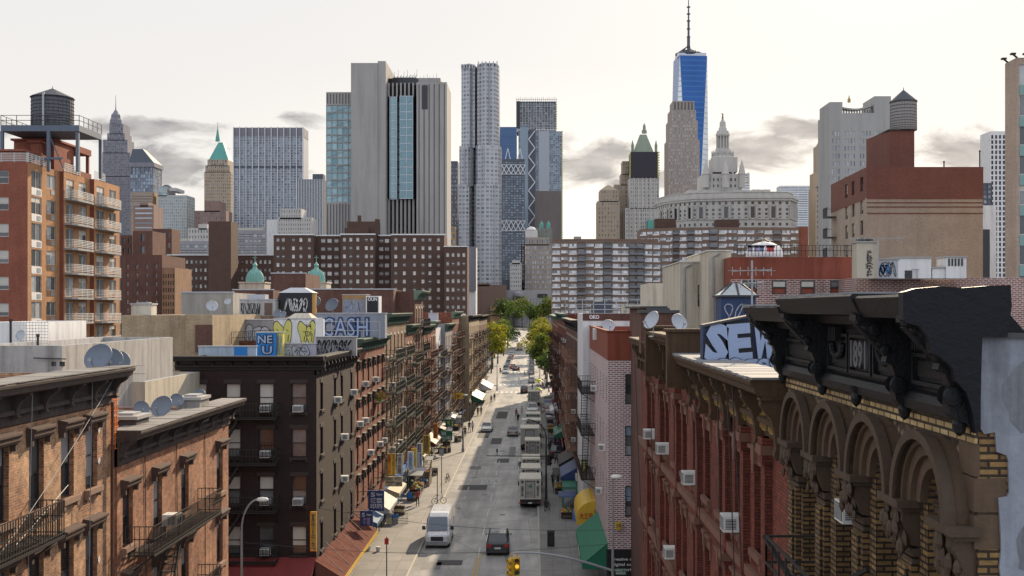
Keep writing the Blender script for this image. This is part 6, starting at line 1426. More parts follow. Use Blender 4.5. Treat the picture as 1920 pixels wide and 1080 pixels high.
for (p0, p1, y, D, nx, lb) in ((286, 392, 452, 620, 12, 'low grey slab with rows of long windows left of the brown tower'), (432, 500, 432, 640, 8, 'low grey slab with rows of long windows right of the brown tower')):
    b = tw('grey_slab', lb, [(p0, p1, y, y+45, nx, 4, 'strip', dict(wf=.85, hf=.5, top=.1))], D, CONC2, 20)
    for i in range(nx*3): pbox(b, p0+(p1-p0)*i/(nx*3)+.5, p0+(p1-p0)*i/(nx*3)+1.8, y-5, y-1, 2, 4, 'roof_unit', 'steel') if i < 24 else None
# brown group at the left behind the balcony block
b = tw('brown_block', 'brown brick apartment house with a sunlit right wing behind the balcony block', [(228, 304, 478, 590, 4, 6, 'dh_white', dict(wf=.22, hf=.5, top=.12))], 210, BR_DK, 14)
tw('brown_block', 'lit tan corner wing of the brown house with five narrow window columns', [(304, 328, 502, 590, 5, 6, 'plain', dict(wf=.4, hf=.6, top=.1))], 205, M['tanproj'], 10)
tw('brown_block', 'brown stair tower with a pale roof edge above the brown apartment house', [(249, 286, 433, 480, 1, 2, 'plain', dict(wf=.2, hf=.6))], 225, BR_DK, 8)
tw('brown_block', 'small brown block touching the balcony block, left of the brown stair tower', [(226, 248, 441, 480, 2, 2, 'plain', dict(wf=.3, hf=.5))], 230, BR_DK, 8)
tw('brown_block', 'low red-brown block above the brown apartment house, right of the stair tower', [(286, 322, 429, 470, 4, 2, 'plain', dict(wf=.4, hf=.5))], 500, BR_DK, 12)
q = PX(270, 589, 84); chimney('chimney_stack', 'cream chimney with a round metal cowl on the tan wall building', (q.x, 84, q.z-.1), 1.5, 1.2, .8, 'cream')
# church
for px, lb in ((478, 'left of the two green copper church domes with crosses'), (593, 'right of the two green copper church domes with crosses')):
    D = 180; kk = D/F; q = PX(px, 545, D); t = thing('church_dome', lb, 'dome', (q.x, D, 0)); zb = HC+(580-529)*kk; m = MB(); cu = plaster('copper_patina', (.18,.40,.36), .35, .6, 1.5, .35, dark=(.45,.6,.6))
    m.box(-2.0, 2.0, -2, 2, 0, zb-.2); m.box(-2.15, 2.15, -2.15, 2.15, zb-.2, zb); m.build('base', 'cream', t)
    m = MB(); R0 = 1.35; m.lathe([(R0, zb), (R0*1.06, zb+.05), (R0*1.06, zb+.4)]+[(R0*1.04*math.cos(a_)+.0, zb+.4+1.75*math.sin(a_)) for a_ in [PI/2*i/10 for i in range(10)]]+[(.3, zb+2.15)], n=16); m.build('dome', cu, t)
    for i in range(16): a_ = i*PI/8+.1; mm_ = MB(); pts = [((R0*1.06)*math.cos(e)*math.cos(a_), (R0*1.06)*math.cos(e)*math.sin(a_), zb+.4+1.77*math.sin(e)) for e in [PI/2*j/6*.93 for j in range(7)]]; mm_.tube(pts, .035, 4); mm_.build('rib', cu, t)
    m = MB(); m.lathe([(.42, zb+2.1), (.35, zb+2.25), (.3, zb+2.6), (.42, zb+2.7), (.3, zb+2.9), (.08, zb+3.2), (.03, zb+3.3)], n=12); m.build('lantern', cu, t); m = MB(); m.bar((0,0,zb+3.2),(0,0,zb+4.3),.09); m.bar((-.33,0,zb+3.95),(.33,0,zb+3.95),.09); m.build('cross', cu, t)
# brick walls behind the left roofs
for (p0, p1, y, D, mm, lb) in ((436, 512, 544, 126, BR_DK, 'brown brick wall building below the left church dome'), (508, 573, 513, 134, BR_DK, 'taller brown brick block between the church domes'), (580, 738, 543, 127.5, BR_DK, 'brown brick wall building below the right church dome'), (340, 437, 549, 112, plaster('patched_grey_render', (.34,.32,.29), .4, .9, .6, .6), 'patched grey rendered building left of the graffiti roofs')):
    b = simple_block('roof_wall_building', lb, p0, p1, y, D, 9, mm); m = MB(); m.box(-.05, b.L+.05, -.06, .3, b.H, b.H+.12); b.part('coping', m, 'silverroof'); b.finish()
# graffiti on the roofs of the dark corner block and its neighbours
GREYW = plaster('grey_roof_wall', (.30,.29,.30), .4, .9, 1, .5)
def gpanel(name, label, p0, p1, y0, y1, D, m, dep=1.2, cat='rooftop wall', coping=True):
    a = PX(p0, y1, D); c = PX(p1, y0, D); t = thing(name, label, cat, tuple(a)); w, h = c.x-a.x, c.z-a.z; mb = MB(); mb.box(0, w, 0, dep, 0, h); mb.build('wall', m, t)
    if coping: mb = MB(); mb.box(-.05, w+.05, -.05, dep+.05, h, h+.06); mb.build('coping', 'silverroof', t)
    return t, w, h
t, w, h = gpanel('graffiti_wall', 'long grey rooftop wall with white bubble graffiti behind a railing', 396, 514, 600, 648, 88, GREYW); bubble(t, (w*.42, -.01, .3), w*.5, h*.62, 'gr_silver', 'gr_black', 21, 4); scribble(t, (w*.1,-.02,h*.5), w*.3, h*.4, 'gr_black', 5, 3, .03)
t, w, h = gpanel('graffiti_shed', 'white graffiti-covered rooftop shed with an open wooden door', 449, 516, 562, 592, 94, WHITEW, 2.5, 'shed'); scribble(t, (.1,-.02,.1), w*.55, h*.75, 'gr_black', 6, 6, .05); m = MB(); m.box(w*.7, w*.92, -.03, 0, .05, h*.8); m.build('door', 'fr_brown', t); m = MB(); m.box(w*.2, w*.7, .2, 1.5, h+.06, h+.45); m.build('skylight', 'silverroof', t)
t, w, h = gpanel('graffiti_bulkhead', 'black rooftop bulkhead with white outline graffiti and a glazed top', 524, 584, 549, 592, 95, 'gr_black', 2.4, 'bulkhead', False); scribble(t, (w*.12,-.02,h*.15), w*.76, h*.65, 'white', 14, 5, .05)
m = MB(); m.frustum([(-.1,-.1),(w+.1,-.1),(w+.1,2.5),(-.1,2.5)], h, [(w*.28,.8),(w*.72,.8),(w*.72,1.7),(w*.28,1.7)], h+.45); m.build('skylight', 'silverroof', t); m = MB(); m.box(w+.02, w+.35, .1, .4, -.2, h-.1); m.build('side_post', plaster('ochre_board', (.5,.28,.1), .3, .8, 2, .3), t)
t, w, h = gpanel('graffiti_hut', 'white rooftop hut with fat yellow bubble letters and dark glazed top', 514, 592, 598, 646, 83, 'white', 2.4, 'hut')
bubble(t, (.02,-.01,.1), w*.42, h*.85, 'gr_yel', 'gr_black', 33, 2, fullness=.9); bubble(t, (w*.60,-.01,.1), w*.38, h*.85, 'gr_yel', 'gr_black', 35, 2, fullness=.9); put_text('TDF', .3, 'gr_black', t, (w*.82,-.06,h*.42), fit=(w*.17,h*.2), depth=.004); put_text('14', .3, 'gr_black', t, (w*.84,-.06,h*.72), fit=(w*.12,h*.17), depth=.004)
m = MB(); m.frustum([(w*.3,.1),(w*.9,.1),(w*.9,2.2),(w*.3,2.2)], h+.06, [(w*.45,.7),(w*.78,.7),(w*.78,1.6),(w*.45,1.6)], h+.42); m.build('skylight', 'cream', t); m = MB(); m.box(w, w+.6, -.1, .3, 0, h); m.build('white_pier', 'white', t)
t, w, h = gpanel('graffiti_parapet', 'pale violet rooftop wall with outlined bubble graffiti below the yellow letters', 530, 592, 645, 668, 80, plaster('violet_wall', (.42,.40,.50), .3, .8, 2, .3), .4); bubble(t, (.1,-.01,.02), w*.75, h*.8, 'gr_silver', 'gr_black', 41, 3); scribble(t, (w*.35,-.06,h*.3), w*.4, h*.5, 'gr_black', 8, 4, .025)
t, w, h = gpanel('graffiti_board', 'bright blue rooftop panel lettered NEU in black-edged strokes', 480, 518, 624, 668, 79, 'gr_blue', .6); 
put_text('NE', .5, 'gr_black', t, (w*.45,-.02,h*.72), fit=(w*.8,h*.4), bold=.05, depth=.01); put_text('NE', .5, 'gr_sky', t, (w*.45,-.035,h*.72), fit=(w*.72,h*.33), bold=.01, depth=.01); put_text('U', .5, 'gr_black', t, (w*.55,-.02,h*.26), fit=(w*.6,h*.4), bold=.05, depth=.01); put_text('U', .5, 'gr_sky', t, (w*.55,-.035,h*.26), fit=(w*.5,h*.34), bold=.01, depth=.01)
t, w, h = gpanel('graffiti_board', 'narrow pale yellow streaked rooftop panel right of the blue one', 518, 530, 624, 668, 79.2, 'gr_yel', .6); scribble(t, (.02,-.02,.05), w*.9, h*.9, 'gr_silver', 15, 4, .03)
t, w, h = gpanel('graffiti_wall', 'long grey-blue rooftop wall with big dark CASH graffiti', 592, 722, 588, 634, 93, plaster('blue_grey_roof_wall', (.26,.28,.34), .4, .9, 1, .4)); put_text('CASH', 1, 'gr_navy', t, (w*.42,-.02,h*.45), fit=(w*.72,h*.86), bold=.09, depth=.01); put_text('CASH', 1, 'gr_sky', t, (w*.42,-.04,h*.45), fit=(w*.66,h*.72), bold=-.005, depth=.01)
t, w, h = gpanel('graffiti_wall', 'grey rooftop panels with dark swirling graffiti right of the violet wall', 592, 668, 632, 667, 81, GREYW, .4); scribble(t, (.1,-.02,.1), w*.85, h*.8, 'gr_black', 17, 8, .07); scribble(t, (.1,-.03,.1), w*.85, h*.5, 'gr_silver', 18, 8, .03)
t, w, h = gpanel('graffiti_bulkhead', 'speckled grey rooftop bulkhead with blue scrawls, right of the dishes', 642, 686, 553, 590, 98, GREYW, 2.4, 'bulkhead'); scribble(t, (.1,-.02,.05), w*.85, h*.7, 'gr_sky', 19, 7, .04); m = MB(); m.box(-.03, w+.03, -.03, 0, h-.35, h); m.build('rust_band', plaster('rust_band', (.35,.22,.1), .6, .9, 3, .3), t)
t, w, h = gpanel('graffiti_bulkhead', 'black panel with a white frame and lettering, right of the grey bulkhead', 686, 711, 555, 588, 97.5, 'white', 1.5, 'bulkhead', False); m = MB(); m.box(.1, w-.1, -.04, 0, .1, h-.1); m.build('panel', 'gr_black', t); put_text('OUN', .4, 'white', t, (w/2,-.06,h*.82), fit=(w*.7,h*.2), bold=.01)
t, w, h = gpanel('roof_parapet', 'bluish streaked parapet wall along the left of the dark block roof', 372, 480, 650, 668, 76, plaster('bluish_wall', (.38,.46,.56), .4, .8, 2, .6), .3); m = MB(); m.box(w*.62,w*.85,-.02,0,0,h*.95); m.build('blue_patch', 'gr_blue', t)
a = PX(396, 647, 84); c = PX(512, 641, 84); railing('roof_railing', 'dark iron railing in front of the white bubble graffiti', a, c, .9, 30, 'iron', .03, 2)
a = PX(592, 637, 86); c = PX(712, 637, 86); railing('roof_railing', 'white pipe railing in front of the CASH graffiti', a, c, 1.4, 4, 'steel', .05, 2)
for (x, y, D, r, lb) in ((521,588,86,.33,'first dish left of the yellow graffiti hut'), (530,590,85,.3,'second dish left of the yellow graffiti hut'), (590,565,96,.5,'dish between the black bulkhead and the grey bulkhead, left one'), (624,572,97,.62,'larger dish between the black bulkhead and the grey bulkhead'), (397,575,100,.5,'pale round dish left of the white graffiti shed'), (427,566,105,.3,'small dish on the grey rendered wall')):
    q = PX(x, y, D); dish((q.x, D, q.z-1.6*r), lb, R.uniform(-.6,.6), 25, r, 'dish' if x > 500 else 'dishlight')
rb = random.Random(77)
for i in range(16):
    px = rb.choice([790,800,812,822,836,846,856,868,876,888,898,905]); D = rb.uniform(150, 260); 
    X = -16-rb.random()*5; m = MB(); hh = rb.uniform(.6, 2.2); w_ = rb.uniform(.5, 1.8); m.box(0, w_, 0, w_, 0, hh); m.box(-.06, w_+.06, -.06, w_+.06, hh, hh+.08); m.tube([(w_*.3,w_*.5,hh),(w_*.3,w_*.5,hh+.5)], .1, 6)
    c_ = rb.choice(['white', 'cream', 'concrete', 'silverroof']); o = m.build('roof_vent', c_, None, (X, D, 17.4)); tag(o, 'small %s chimney box among those crowding the left row roofs' % {'silverroof': 'silver', 'concrete': 'grey'}.get(c_, c_), 'roof vent', '%s chimney boxes on the left row roofs' % c_)
for i in range(14):
    D = rb.uniform(112, 255); X = 6+rb.random()*8; m = MB(); hh = rb.uniform(.6, 2.0); w_ = rb.uniform(.5, 2.2); m.box(0, w_, 0, w_, 0, hh); m.box(-.06, w_+.06, -.06, w_+.06, hh, hh+.08); m.tube([(w_*.3,w_*.5,hh),(w_*.3,w_*.5,hh+.5)], .1, 6)
    c_ = rb.choice(['white', 'cream', 'concrete', 'tar']); o = m.build('roof_vent', c_, None, (X, D, 18.0)); tag(o, 'small %s chimney box among those on the right row roofs' % {'tar': 'black', 'concrete': 'grey'}.get(c_, c_), 'roof vent', '%s chimney boxes on the right row roofs' % c_)

# ---------------------------------------------------------------- serpentine slab with balconies
def balcony_slab(label, poly, D, ytop, ybot, nfl, white=.5):
    k = D/F; x00 = poly[0][0]; b = Bld('balcony_slab', label, 'building', ((x00-1000)*k, D, 0)); pts = [((p-x00)*k, o) for p, o in poly]; L = pts[-1][0]
    plan = pts+[(pts[-1][0], pts[-1][1]+16)]+[(x, o+16) for x, o in reversed(pts[1:-1])]+[(0, pts[0][1]+16)]
    Zt = HC+(580-ytop)*k; dz = (Zt-(HC+(580-ybot)*k))/nfl; fl = [Zt-dz*(i+1)+.5 for i in range(nfl)]; wins = []; bal = []; whi = []
    for e in range(len(pts)-1):
        a = Vector(pts[e]); c = Vector(pts[e+1]); EL = (c-a).length; n = max(1, round(EL/4.2)); w = EL/n; u = (c-a)/EL; ni = Vector((-u.y, u.x)); ang = math.atan2(u.y, u.x)
        if abs(u.y) > .8: continue
        for i in range(n):
            kind = (i+e) % 4
            if kind == 3:
                for z in fl: bal.append((a+u*(w*i), ang, w, z-.45)); 
                wins.append((e, [w*i+w*.1], w*.8, [z for z in fl], 2.0, 'plain'))
            else:
                wins.append((e, [w*i+w*.06], w*.88, [z for z in fl], 1.5, 'stripw'))
                for z in fl: whi.append((a+u*(w*i), ang, w, z-.62, kind))
    b.body(plan, 0, Zt, M['projbrick2'], wins, rec=.25, parapet=.8); b.finish()
    ch = {}; rest = {}
    def put(nm, mb, mats, p, ang, z, cnt):
        cnt.setdefault(nm, 0); cnt[nm] += 1
        if cnt[nm] <= 100:
            if nm not in ch: ch[nm] = mb.mesh(nm, mats)
            obj(nm, ch[nm], b.e, (p.x, p.y, z), ang)
        else: rest.setdefault(nm, (MB(), mats))[0].add(mb, Matrix.Translation((p.x, p.y, z)) @ Matrix.Rotation(ang, 4, 'Z'))
    cnt = {}
    for (p, ang, w, z, kd) in whi:
        if kd == 1: continue
        m = MB(); m.box(0, w, -.12, -.001, 0, .6); put('white_band', m, 'white', p, ang, z, cnt)
    for (p, ang, w, z) in bal:
        m = MB(); m.box(0, w, -1.4, -.02, -.12, .05); m.box(0, w, -1.42, -1.36, .05, .95); m.box(0, .06, -1.36, -.02, .05, .95); m.box(w-.06, w, -1.36, -.02, .05, .95); put('balcony', m, plaster('grey_balcony', (.20,.21,.24), .3, .7, 1, .3), p, ang, z, cnt)
    for nm, (mb, mats) in rest.items(): tag(mb.build(nm, mats, b.e), kind='stuff')
    b.k = k; b.cx = x00; return b
M['projbrick2'] = brick('pale_brown_brick', (.24,.16,.125), (.20,.13,.10), (.18,.14,.12), .3, streak=.2)
style('stripw', 'grid', gl=glass('bright_window_band', (.04,.045,.06), (.80,.84,.92), .2, power=.8), t=.12, bl=(0,), n=(3, 1))
b = balcony_slab('nearer serpentine apartment slab striped with white bands and grey balcony columns', [(1035,0),(1098,0),(1165,1),(1195,4),(1228,8),(1262,13)], 520, 452, 590, 11)
pbox(b, 1037, 1240, 445, 452, 12, 16, 'roof_storey', 'projbrick2'); pbox(b, 1078, 1092, 440, 447, 13, 16, 'roof_hut', 'concrete')
b = balcony_slab('farther serpentine apartment slab with white bands, below the domed civic tower', [(1205,14),(1240,8),(1275,2),(1330,0),(1400,0),(1500,2)], 565, 426, 590, 13)
pbox(b, 1237, 1277, 404, 430, 20, 28, 'penthouse', 'projbrick'); pbox(b, 1347, 1390, 410, 428, 6, 14, 'penthouse', 'projbrick'); pbox(b, 1500, 1519, 424, 590, 4, 20, 'end_wall', BR_APT)

# ---------------------------------------------------------------- brick and tan building with tank, upper right
D = 112; k = D/F; x00 = 1625
b = Bld('tan_brick_building', 'blank tan brick building with a dark red upper part and rooftop tank, upper right', 'building', ((x00-1000)*k, D, 0)); X = lambda p: (p-x00)*k; Zp = lambda y: HC+(580-y)*k
TANB = brick('pale_tan_brick', (.37,.31,.26), (.32,.27,.225), (.35,.28,.21), .35, streak=.15); RB = brick('dark_red_brick', (.19,.07,.052), (.15,.055,.042), (.15,.07,.05), .3, streak=.15)
# west side recedes: photo shows it from 1558 to 1625
dp = 12.0; xl = X(1558)*1.0
pl = [(0,0),(X(1843),0),(X(1843),18),(X(1690),18),(-5.9+2.4, 15.0)]
pl = [(0,0),(X(1843),0),(X(1843),16),(.7,16)]
e3 = math.hypot(.7, 16)
cols = [1.5, 4.6, 7.4, 11.6]
b.body(pl, 0, Zp(372), TANB, [(3, [e3-2.6, e3-6.2, e3-9.2], 1.15, [Zp(398), Zp(438), Zp(478), Zp(518)], 1.45, 'dh_dark')], rec=.2, parapet=0)
b.body([(-.0,-.03),(X(1843)+.03,-.03),(X(1843)+.03,16),(.67,16)], Zp(373.5), Zp(313), RB, [(3, [e3-2.6, e3-6.2, e3-9.2], 1.15, [Zp(355)], 1.45, 'dh_dark')], rec=.2, name='upper_wall', parapet=.3)
b.finish()
for y in (380, 388, 400):
    m = MB(); m.box(0, X(1843)+.01, -.05, -.002, Zp(y)-.05, Zp(y)+.05); b.part('brick_stripe', m, RB)
m = MB(); m.prism([(X(1692),4),(X(1740),4),(X(1740),10),(X(1646),14),(X(1646),8.5)][:3]+[(X(1680),10)], Zp(314), Zp(233)); b.part('penthouse', m, RB)
m = MB(); m.box(X(1690)-.1, X(1741)+.1, 3.9, 10.2, Zp(233), Zp(233)+.12); b.part('coping', m, 'iron')
for j, y in enumerate((385, 428, 470)):
    fm = MB(); fm.box(0, 2.2, -1.0, 0, -.08, 0)
    for i in range(12): fm.bar((i*.2, -1.0, 0), (i*.2, -1.0, 1.0), .03)
    fm.bar((0,-1,1),(2.2,-1,1),.05); fm.bar((0,0,1),(0,-1,1),.05); o = fm.build('balcony', 'iron', b.e, (.62, 15.4, Zp(y)), math.atan2(-16, -.7))
water_tank((PX(1694, 233, 117).x, 117, 38.65), 'grey wooden water tank with conical roof on the dark red brick penthouse', 1.34, 3.0, cone=.95, pipe=False, wood=plaster('grey_tank_wood', (.30,.30,.30), .5, .8, 5, .7))
a = PX(1742, 313, 113); 
for (px, y0, y1, D_, lb) in ((1837, 330, 282, 118, 'thin black aerial pole right of the red brick parapet'), (1770, 313, 302, 116, 'short black vent pole on the red brick parapet')):
    a = PX(px, y0, D_); c = PX(px, y1, D_); m = MB(); m.tube([(0,0,-1),(0,0,c.z-a.z)], .07, 6); m.tube([(0,0,c.z-a.z-.15),(0,0,c.z-a.z)], .1, 6); tag(m.build('vent_pole', 'iron', None, tuple(a)), lb, 'pole')
# corner tower cut by the right edge
D = 98; k = D/F; b = Bld('corner_tower', 'tan brick apartment tower with teal panels cut off by the right edge', 'building', ((1906-1000)*k, D, 0)); Z1 = HC+(580-108)*k
TANL = brick('light_tan_tower_brick', (.50,.40,.32), (.44,.35,.28), (.36,.29,.24), .3, 1.3, .2)
hs = [HC+(580-y)*k for y in (158, 217, 272, 327, 384, 440, 497, 553)]
b.body([(0,0),(9,0),(9,2.4),(0,2.4)], 0, Z1, TANL, [(0, [.25, 3.3], 2.4, hs, 1.75, 'slide')], rec=.12, parapet=.4); b.finish()
pm = MB(); pm.box(0, 2.4, -.04, -.0, -.95, -.03); pm = pm.mesh('teal_panel', plaster('teal_panel', (.22,.36,.36), .2, .6, 1, .2))
for z in hs:
    for x in (.25, 3.3): obj('teal_panel', pm, b.e, (x, 0, z))
for x, y in ((.1, .1), (.1, 2.0), (1.2, .1)):
    m = MB(); m.bar((0,0,0),(-.5,-.3,.25),.12); m.box(-.7,-.3,-.5,-.1,.2,.35); obj('roof_lamp', m.mesh('roof_lamp', 'iron'), b.e, (x, y, Z1))
# ---------------------------------------------------------------- the skyline
GREYST = plaster('blue_grey_stone', (.22,.22,.26), .3, .9, .1, .35); WARMST = plaster('warm_limestone', (.40,.32,.24), .25, .9, .1, .3); PALEST = plaster('pale_limestone', (.47,.46,.45), .2, .9, .1, .3)
GRAYGRAN = plaster('grey_granite', (.36,.34,.33), .22, .8, .08, .25); BRNST = plaster('pinkish_brown_stone', (.25,.17,.15), .25, .9, .1, .3); SILV = plaster('silver_cladding', (.50,.52,.56), .15, .35, .2, .15, .6)
COPPER = plaster('verdigris_copper', (.10,.33,.29), .3, .6, .2, .3, dark=(.4,.6,.6)); SLATE = plaster('dark_slate_roof', (.06,.075,.10), .2, .5, .2, .1); STEELD = plaster('dark_steel_cladding', (.09,.10,.13), .3, .5, .1, .2, .4)
style('far', 'plain', gl=glass('far_window', (.015,.02,.03), (.30,.33,.38), .15, power=1.6), t=0, bl=(0,))
style('farblue', 'plain', gl=glass('far_blue_window', (.04,.07,.12), (.30,.42,.55), .1, power=1.3), t=0, bl=(0,))
style('farteal', 'plain', gl=glass('teal_glass', (.10,.26,.32), (.30,.50,.56), .1, power=1.0), t=0, bl=(0,))
style('farlight', 'plain', gl=glass('light_window', (.10,.13,.18), (.62,.66,.72), .15, power=1.0), t=0, bl=(0,))
style('sky', 'plain', gl=glass('sky_mirror_glass', (.10,.16,.24), (.34,.42,.52), .05, power=1.0, spec=1.0), t=0, bl=(0,))
# art deco tower, far left
b = tw('art_deco_tower', 'grey stepped art deco skyscraper with a lantern crown and needle, left skyline', [(186,248,330,470,17,26,'far',dict(wf=.45,hf=.5,side=6)),(190,244,286,None,15,9,'far',dict(wf=.45,hf=.5)),(193,239,262,None,11,5,'far',dict(wf=.45,hf=.55)),(201,234,250,None,8,2,'far',dict(wf=.4,hf=.6)),(205,231,232,None,6,3,'far',dict(wf=.35,hf=.8))], 1400, GREYST, 24)
lath(b, 217, 12, [(11,233),(11,226),(9,222),(8.5,216),(5,212),(3,208),(1.2,206),(.7,200),(.25,178)], 'crown', GREYST, 8)
b = tw('slate_roofed_tower', 'glass and stone office tower with a dark sloping slate roof beside the art deco tower', [(243,288,312,405,9,14,'farblue',dict(wf=.8,hf=.85,side=6))], 1330, GREYST, 30)
k = b.k; m = MB(); xx = lambda p: (p-b.cx)*k; zz = lambda y: HC+(580-y)*k
m.frustum([(xx(242),-1),(xx(289),-1),(xx(289),31),(xx(242),31)], zz(305), [(xx(243),10),(xx(262),10),(xx(262),22),(xx(243),22)], zz(277)); b.part('roof', m, SLATE); pbox(b, 242, 290, 305, 313, -1.5, 32, 'cornice', GREYST)
for i in range(6): pbox(b, 245+i*8, 246.5+i*8, 313, 325, -1.2, 0, 'column', GREYST)
tw('banded_office', 'low brown office block banded with pale windows below the slate-roofed tower', [(250,288,385,440,1,6,'farlight',dict(wf=.9,hf=.35,gap=.02)),(262,278,380,None,0,0,'far')], 720, BRNST, 18)
tw('striped_office', 'amber-striped office wall below the slate-roofed tower glass', [(246,286,360,400,1,8,'far',dict(wf=.95,hf=.5,gap=.01))], 900, plaster('amber_cladding', (.38,.26,.17), .2, .6, .1, .2), 14)
b = tw('teal_apartment_tower', 'pale teal apartment tower with a small stone box on its roof, left skyline', [(296,350,366,470,13,18,'farteal',dict(wf=.55,hf=.6,side=5)),(296,313,350,None,2,2,'farteal',dict(wf=.7,hf=.6)),(318,330,358,None,0,0,'far')], 900, PALEST, 22); pyramid(b, 295, 314, 350, 344, 6, 16, 'roof', SLATE, .3)
# green pyramid tower
b = tw('pyramid_roof_tower', 'sunlit stone skyscraper with a green copper pyramid roof and spire', [(383,433,322,470,13,24,'far',dict(wf=.42,hf=.55,side=8)),(385,431,310,None,11,2,'far',dict(wf=.42,hf=.7)),(389,427,299,None,7,2,'far',dict(wf=.5,hf=.7))], 1300, WARMST, 30)
pyramid(b, 389, 427, 300, 264, 4, 26, 'pyramid_roof', COPPER, .22); lath(b, 408, 15, [(4.2,265),(3.6,258),(2.4,252),(1.8,247),(.5,240),(.2,228)], 'spire', COPPER, 8)
tw('stepped_brown_building', 'pinkish brown stepped apartment building in front of the pyramid-roofed tower', [(364,424,395,440,12,5,'far',dict(wf=.4,hf=.5)),(383,412,377,None,0,0,'far')], 880, BRNST, 18)
tw('beige_building', 'small beige stepped building left of the brown tower block', [(352,392,428,460,7,3,'far',dict(wf=.4,hf=.5)),(372,388,420,None,0,0,'far')], 700, PALEST, 14)
# silver slab
b = tw('silver_slab', 'tall silver-grey slab skyscraper ribbed with narrow white piers, left of the court tower', [(438,569,256,450,22,40,'farblue',dict(wf=.68,hf=.62,top=.0,gap=.01))], 1000, plaster('silver_pier', (.40,.41,.45), .15, .6, .1, .15), 22)
pbox(b, 438, 569, 239, 257, .4, 22, 'plant_storey', plaster('grey_louvre', (.22,.22,.25), .2, .6, .1, .2)); pbox(b, 438, 569, 311, 315, -.35, .3, 'dark_band', STEELD)
for i in range(12): pbox(b, 437.5+i*11.8, 439+i*11.8, 238, 450, -1.2, .0, 'pier', SILV)
b2 = tw('dark_ribbed_office', 'dark blue-grey office block with white vertical ribs right of the silver slab', [(556,606,336,440,1,1,'far',dict(wf=.98,hf=.98,gap=.0))], 850, STEELD, 16)
for i in range(17): pbox(b2, 556.5+i*3, 557.6+i*3, 336, 440, -.8, 0, 'rib', SILV)
pbox(b2, 584, 604, 325, 337, 4, 14, 'plant_room', STEELD)
tw('beige_stepped_office', 'pale beige stepped building with small windows in front of the silver slab', [(520,585,408,450,14,5,'far',dict(wf=.3,hf=.5)),(525,565,391,None,8,2,'far',dict(wf=.3,hf=.5))], 620, PALEST, 14)
tw('beige_stepped_office', 'plain white side block left of the pale beige stepped building', [(500,520,412,450,0,0,'far')], 640, 'white', 10)
# court tower
D = 430; b = Bld('court_tower', 'massive grey concrete court tower with teal glass panels and dark vertical slits', 'building', ((606-1000)*D/F, D, 0)); b.k = D/F; b.cx = 606; k = b.k; xx = lambda p: (p-606)*k; zz = lambda y: HC+(580-y)*k
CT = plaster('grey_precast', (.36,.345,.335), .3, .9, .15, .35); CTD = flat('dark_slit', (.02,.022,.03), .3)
def cbody(p0, p1, o0, o1, yt, m, wins=(), nm='wall', z0=0, st=None, rec=.3):
    b.body(rect(xx(p0), xx(p1), o0, o1), z0, zz(yt), m, wins, rec=rec, name=nm, parapet=.6)
def gl(p0, p1, ya, yb, nx, ny): 
    W = xx(p1)-xx(p0); w = W/nx; dz = (zz(ya)-zz(yb))/ny; return (0, [w*i+w*.04 for i in range(nx)], w*.92, [zz(yb)+dz*j+dz*.07 for j in range(ny)], dz*.86, 'farteal')
def slit(p0, p1, ya, yb, n, f=.35, e=0):
    L = (xx(p1)-xx(p0)); w = L/n; return (e, [w*(i+.5)-w*f/2 for i in range(n)], w*f, [zz(yb)], zz(ya)-zz(yb), 'fardark')
style('fardark', 'plain', gl=glass('dark_slot_glass', (.012,.014,.02), (.04,.045,.06), .2), t=0, bl=(0,))
cbody(606, 658, 6, 30, 167, CT, [slit(606,658,170,189,9), gl(606,658,191,377,5,13), slit(606,658,380,450,9)])
cbody(658, 708, 0, 34, 118, CT, nm='slab_wall'); cbody(708, 723, .4, 34, 114, CT, nm='slab_wall')
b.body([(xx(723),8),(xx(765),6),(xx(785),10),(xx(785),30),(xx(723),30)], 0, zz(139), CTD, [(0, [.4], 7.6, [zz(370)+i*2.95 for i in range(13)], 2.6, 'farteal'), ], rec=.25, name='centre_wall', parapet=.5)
for i in range(8): pbox(b, 724+i*7.7, 727+i*7.7, 150, 176, 5.2, 8, 'fin', CT); pbox(b, 724+i*7.7, 728+i*7.7, 371, 450, 5.2, 8, 'fin', CT)
m = MB(); m.box(xx(729), xx(741), 4.6, 7.4, zz(370), zz(177)); b.part('glass_bay', m, 'g_teal' if 'g_teal' in M else WST['farteal']['mats'][1])
m = MB(); m.box(xx(748), xx(772), 4.0, 8, zz(370), zz(176)); b.part('glass_bay', m, WST['farteal']['mats'][1])
for i in range(14): pbox(b, 747.8, 772.2, 176+i*14.9, 177+i*14.9, 3.9, 4.1, 'mullion', SILV); 
for i in range(14): pbox(b, 728.8, 741.2, 177+i*14.9, 178+i*14.9, 4.5, 4.7, 'mullion', SILV)
for x in (728.5, 741.5, 747.6, 760, 772): pbox(b, x-.4, x+.4, 176, 371, 3.8, 4.4, 'mullion', SILV)
for i in range(7):
    ya = 180+i*27; m = MB(); m.bar((xx(749),3.9,zz(ya)),(xx(771),3.9,zz(ya+26)),.12); m.bar((xx(771),3.9,zz(ya)),(xx(749),3.9,zz(ya+26)),.12); m.bar((xx(608),5.9,zz(ya+12)),(xx(656),5.9,zz(ya+30)),.10); m.bar((xx(656),5.9,zz(ya+12)),(xx(608),5.9,zz(ya+30)),.10); b.part('cross_brace', m, 'steel')
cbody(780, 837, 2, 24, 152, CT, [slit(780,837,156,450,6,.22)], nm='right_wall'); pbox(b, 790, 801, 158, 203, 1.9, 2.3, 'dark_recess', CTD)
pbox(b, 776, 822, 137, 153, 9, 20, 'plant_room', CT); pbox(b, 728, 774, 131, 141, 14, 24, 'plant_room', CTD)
b.finish()
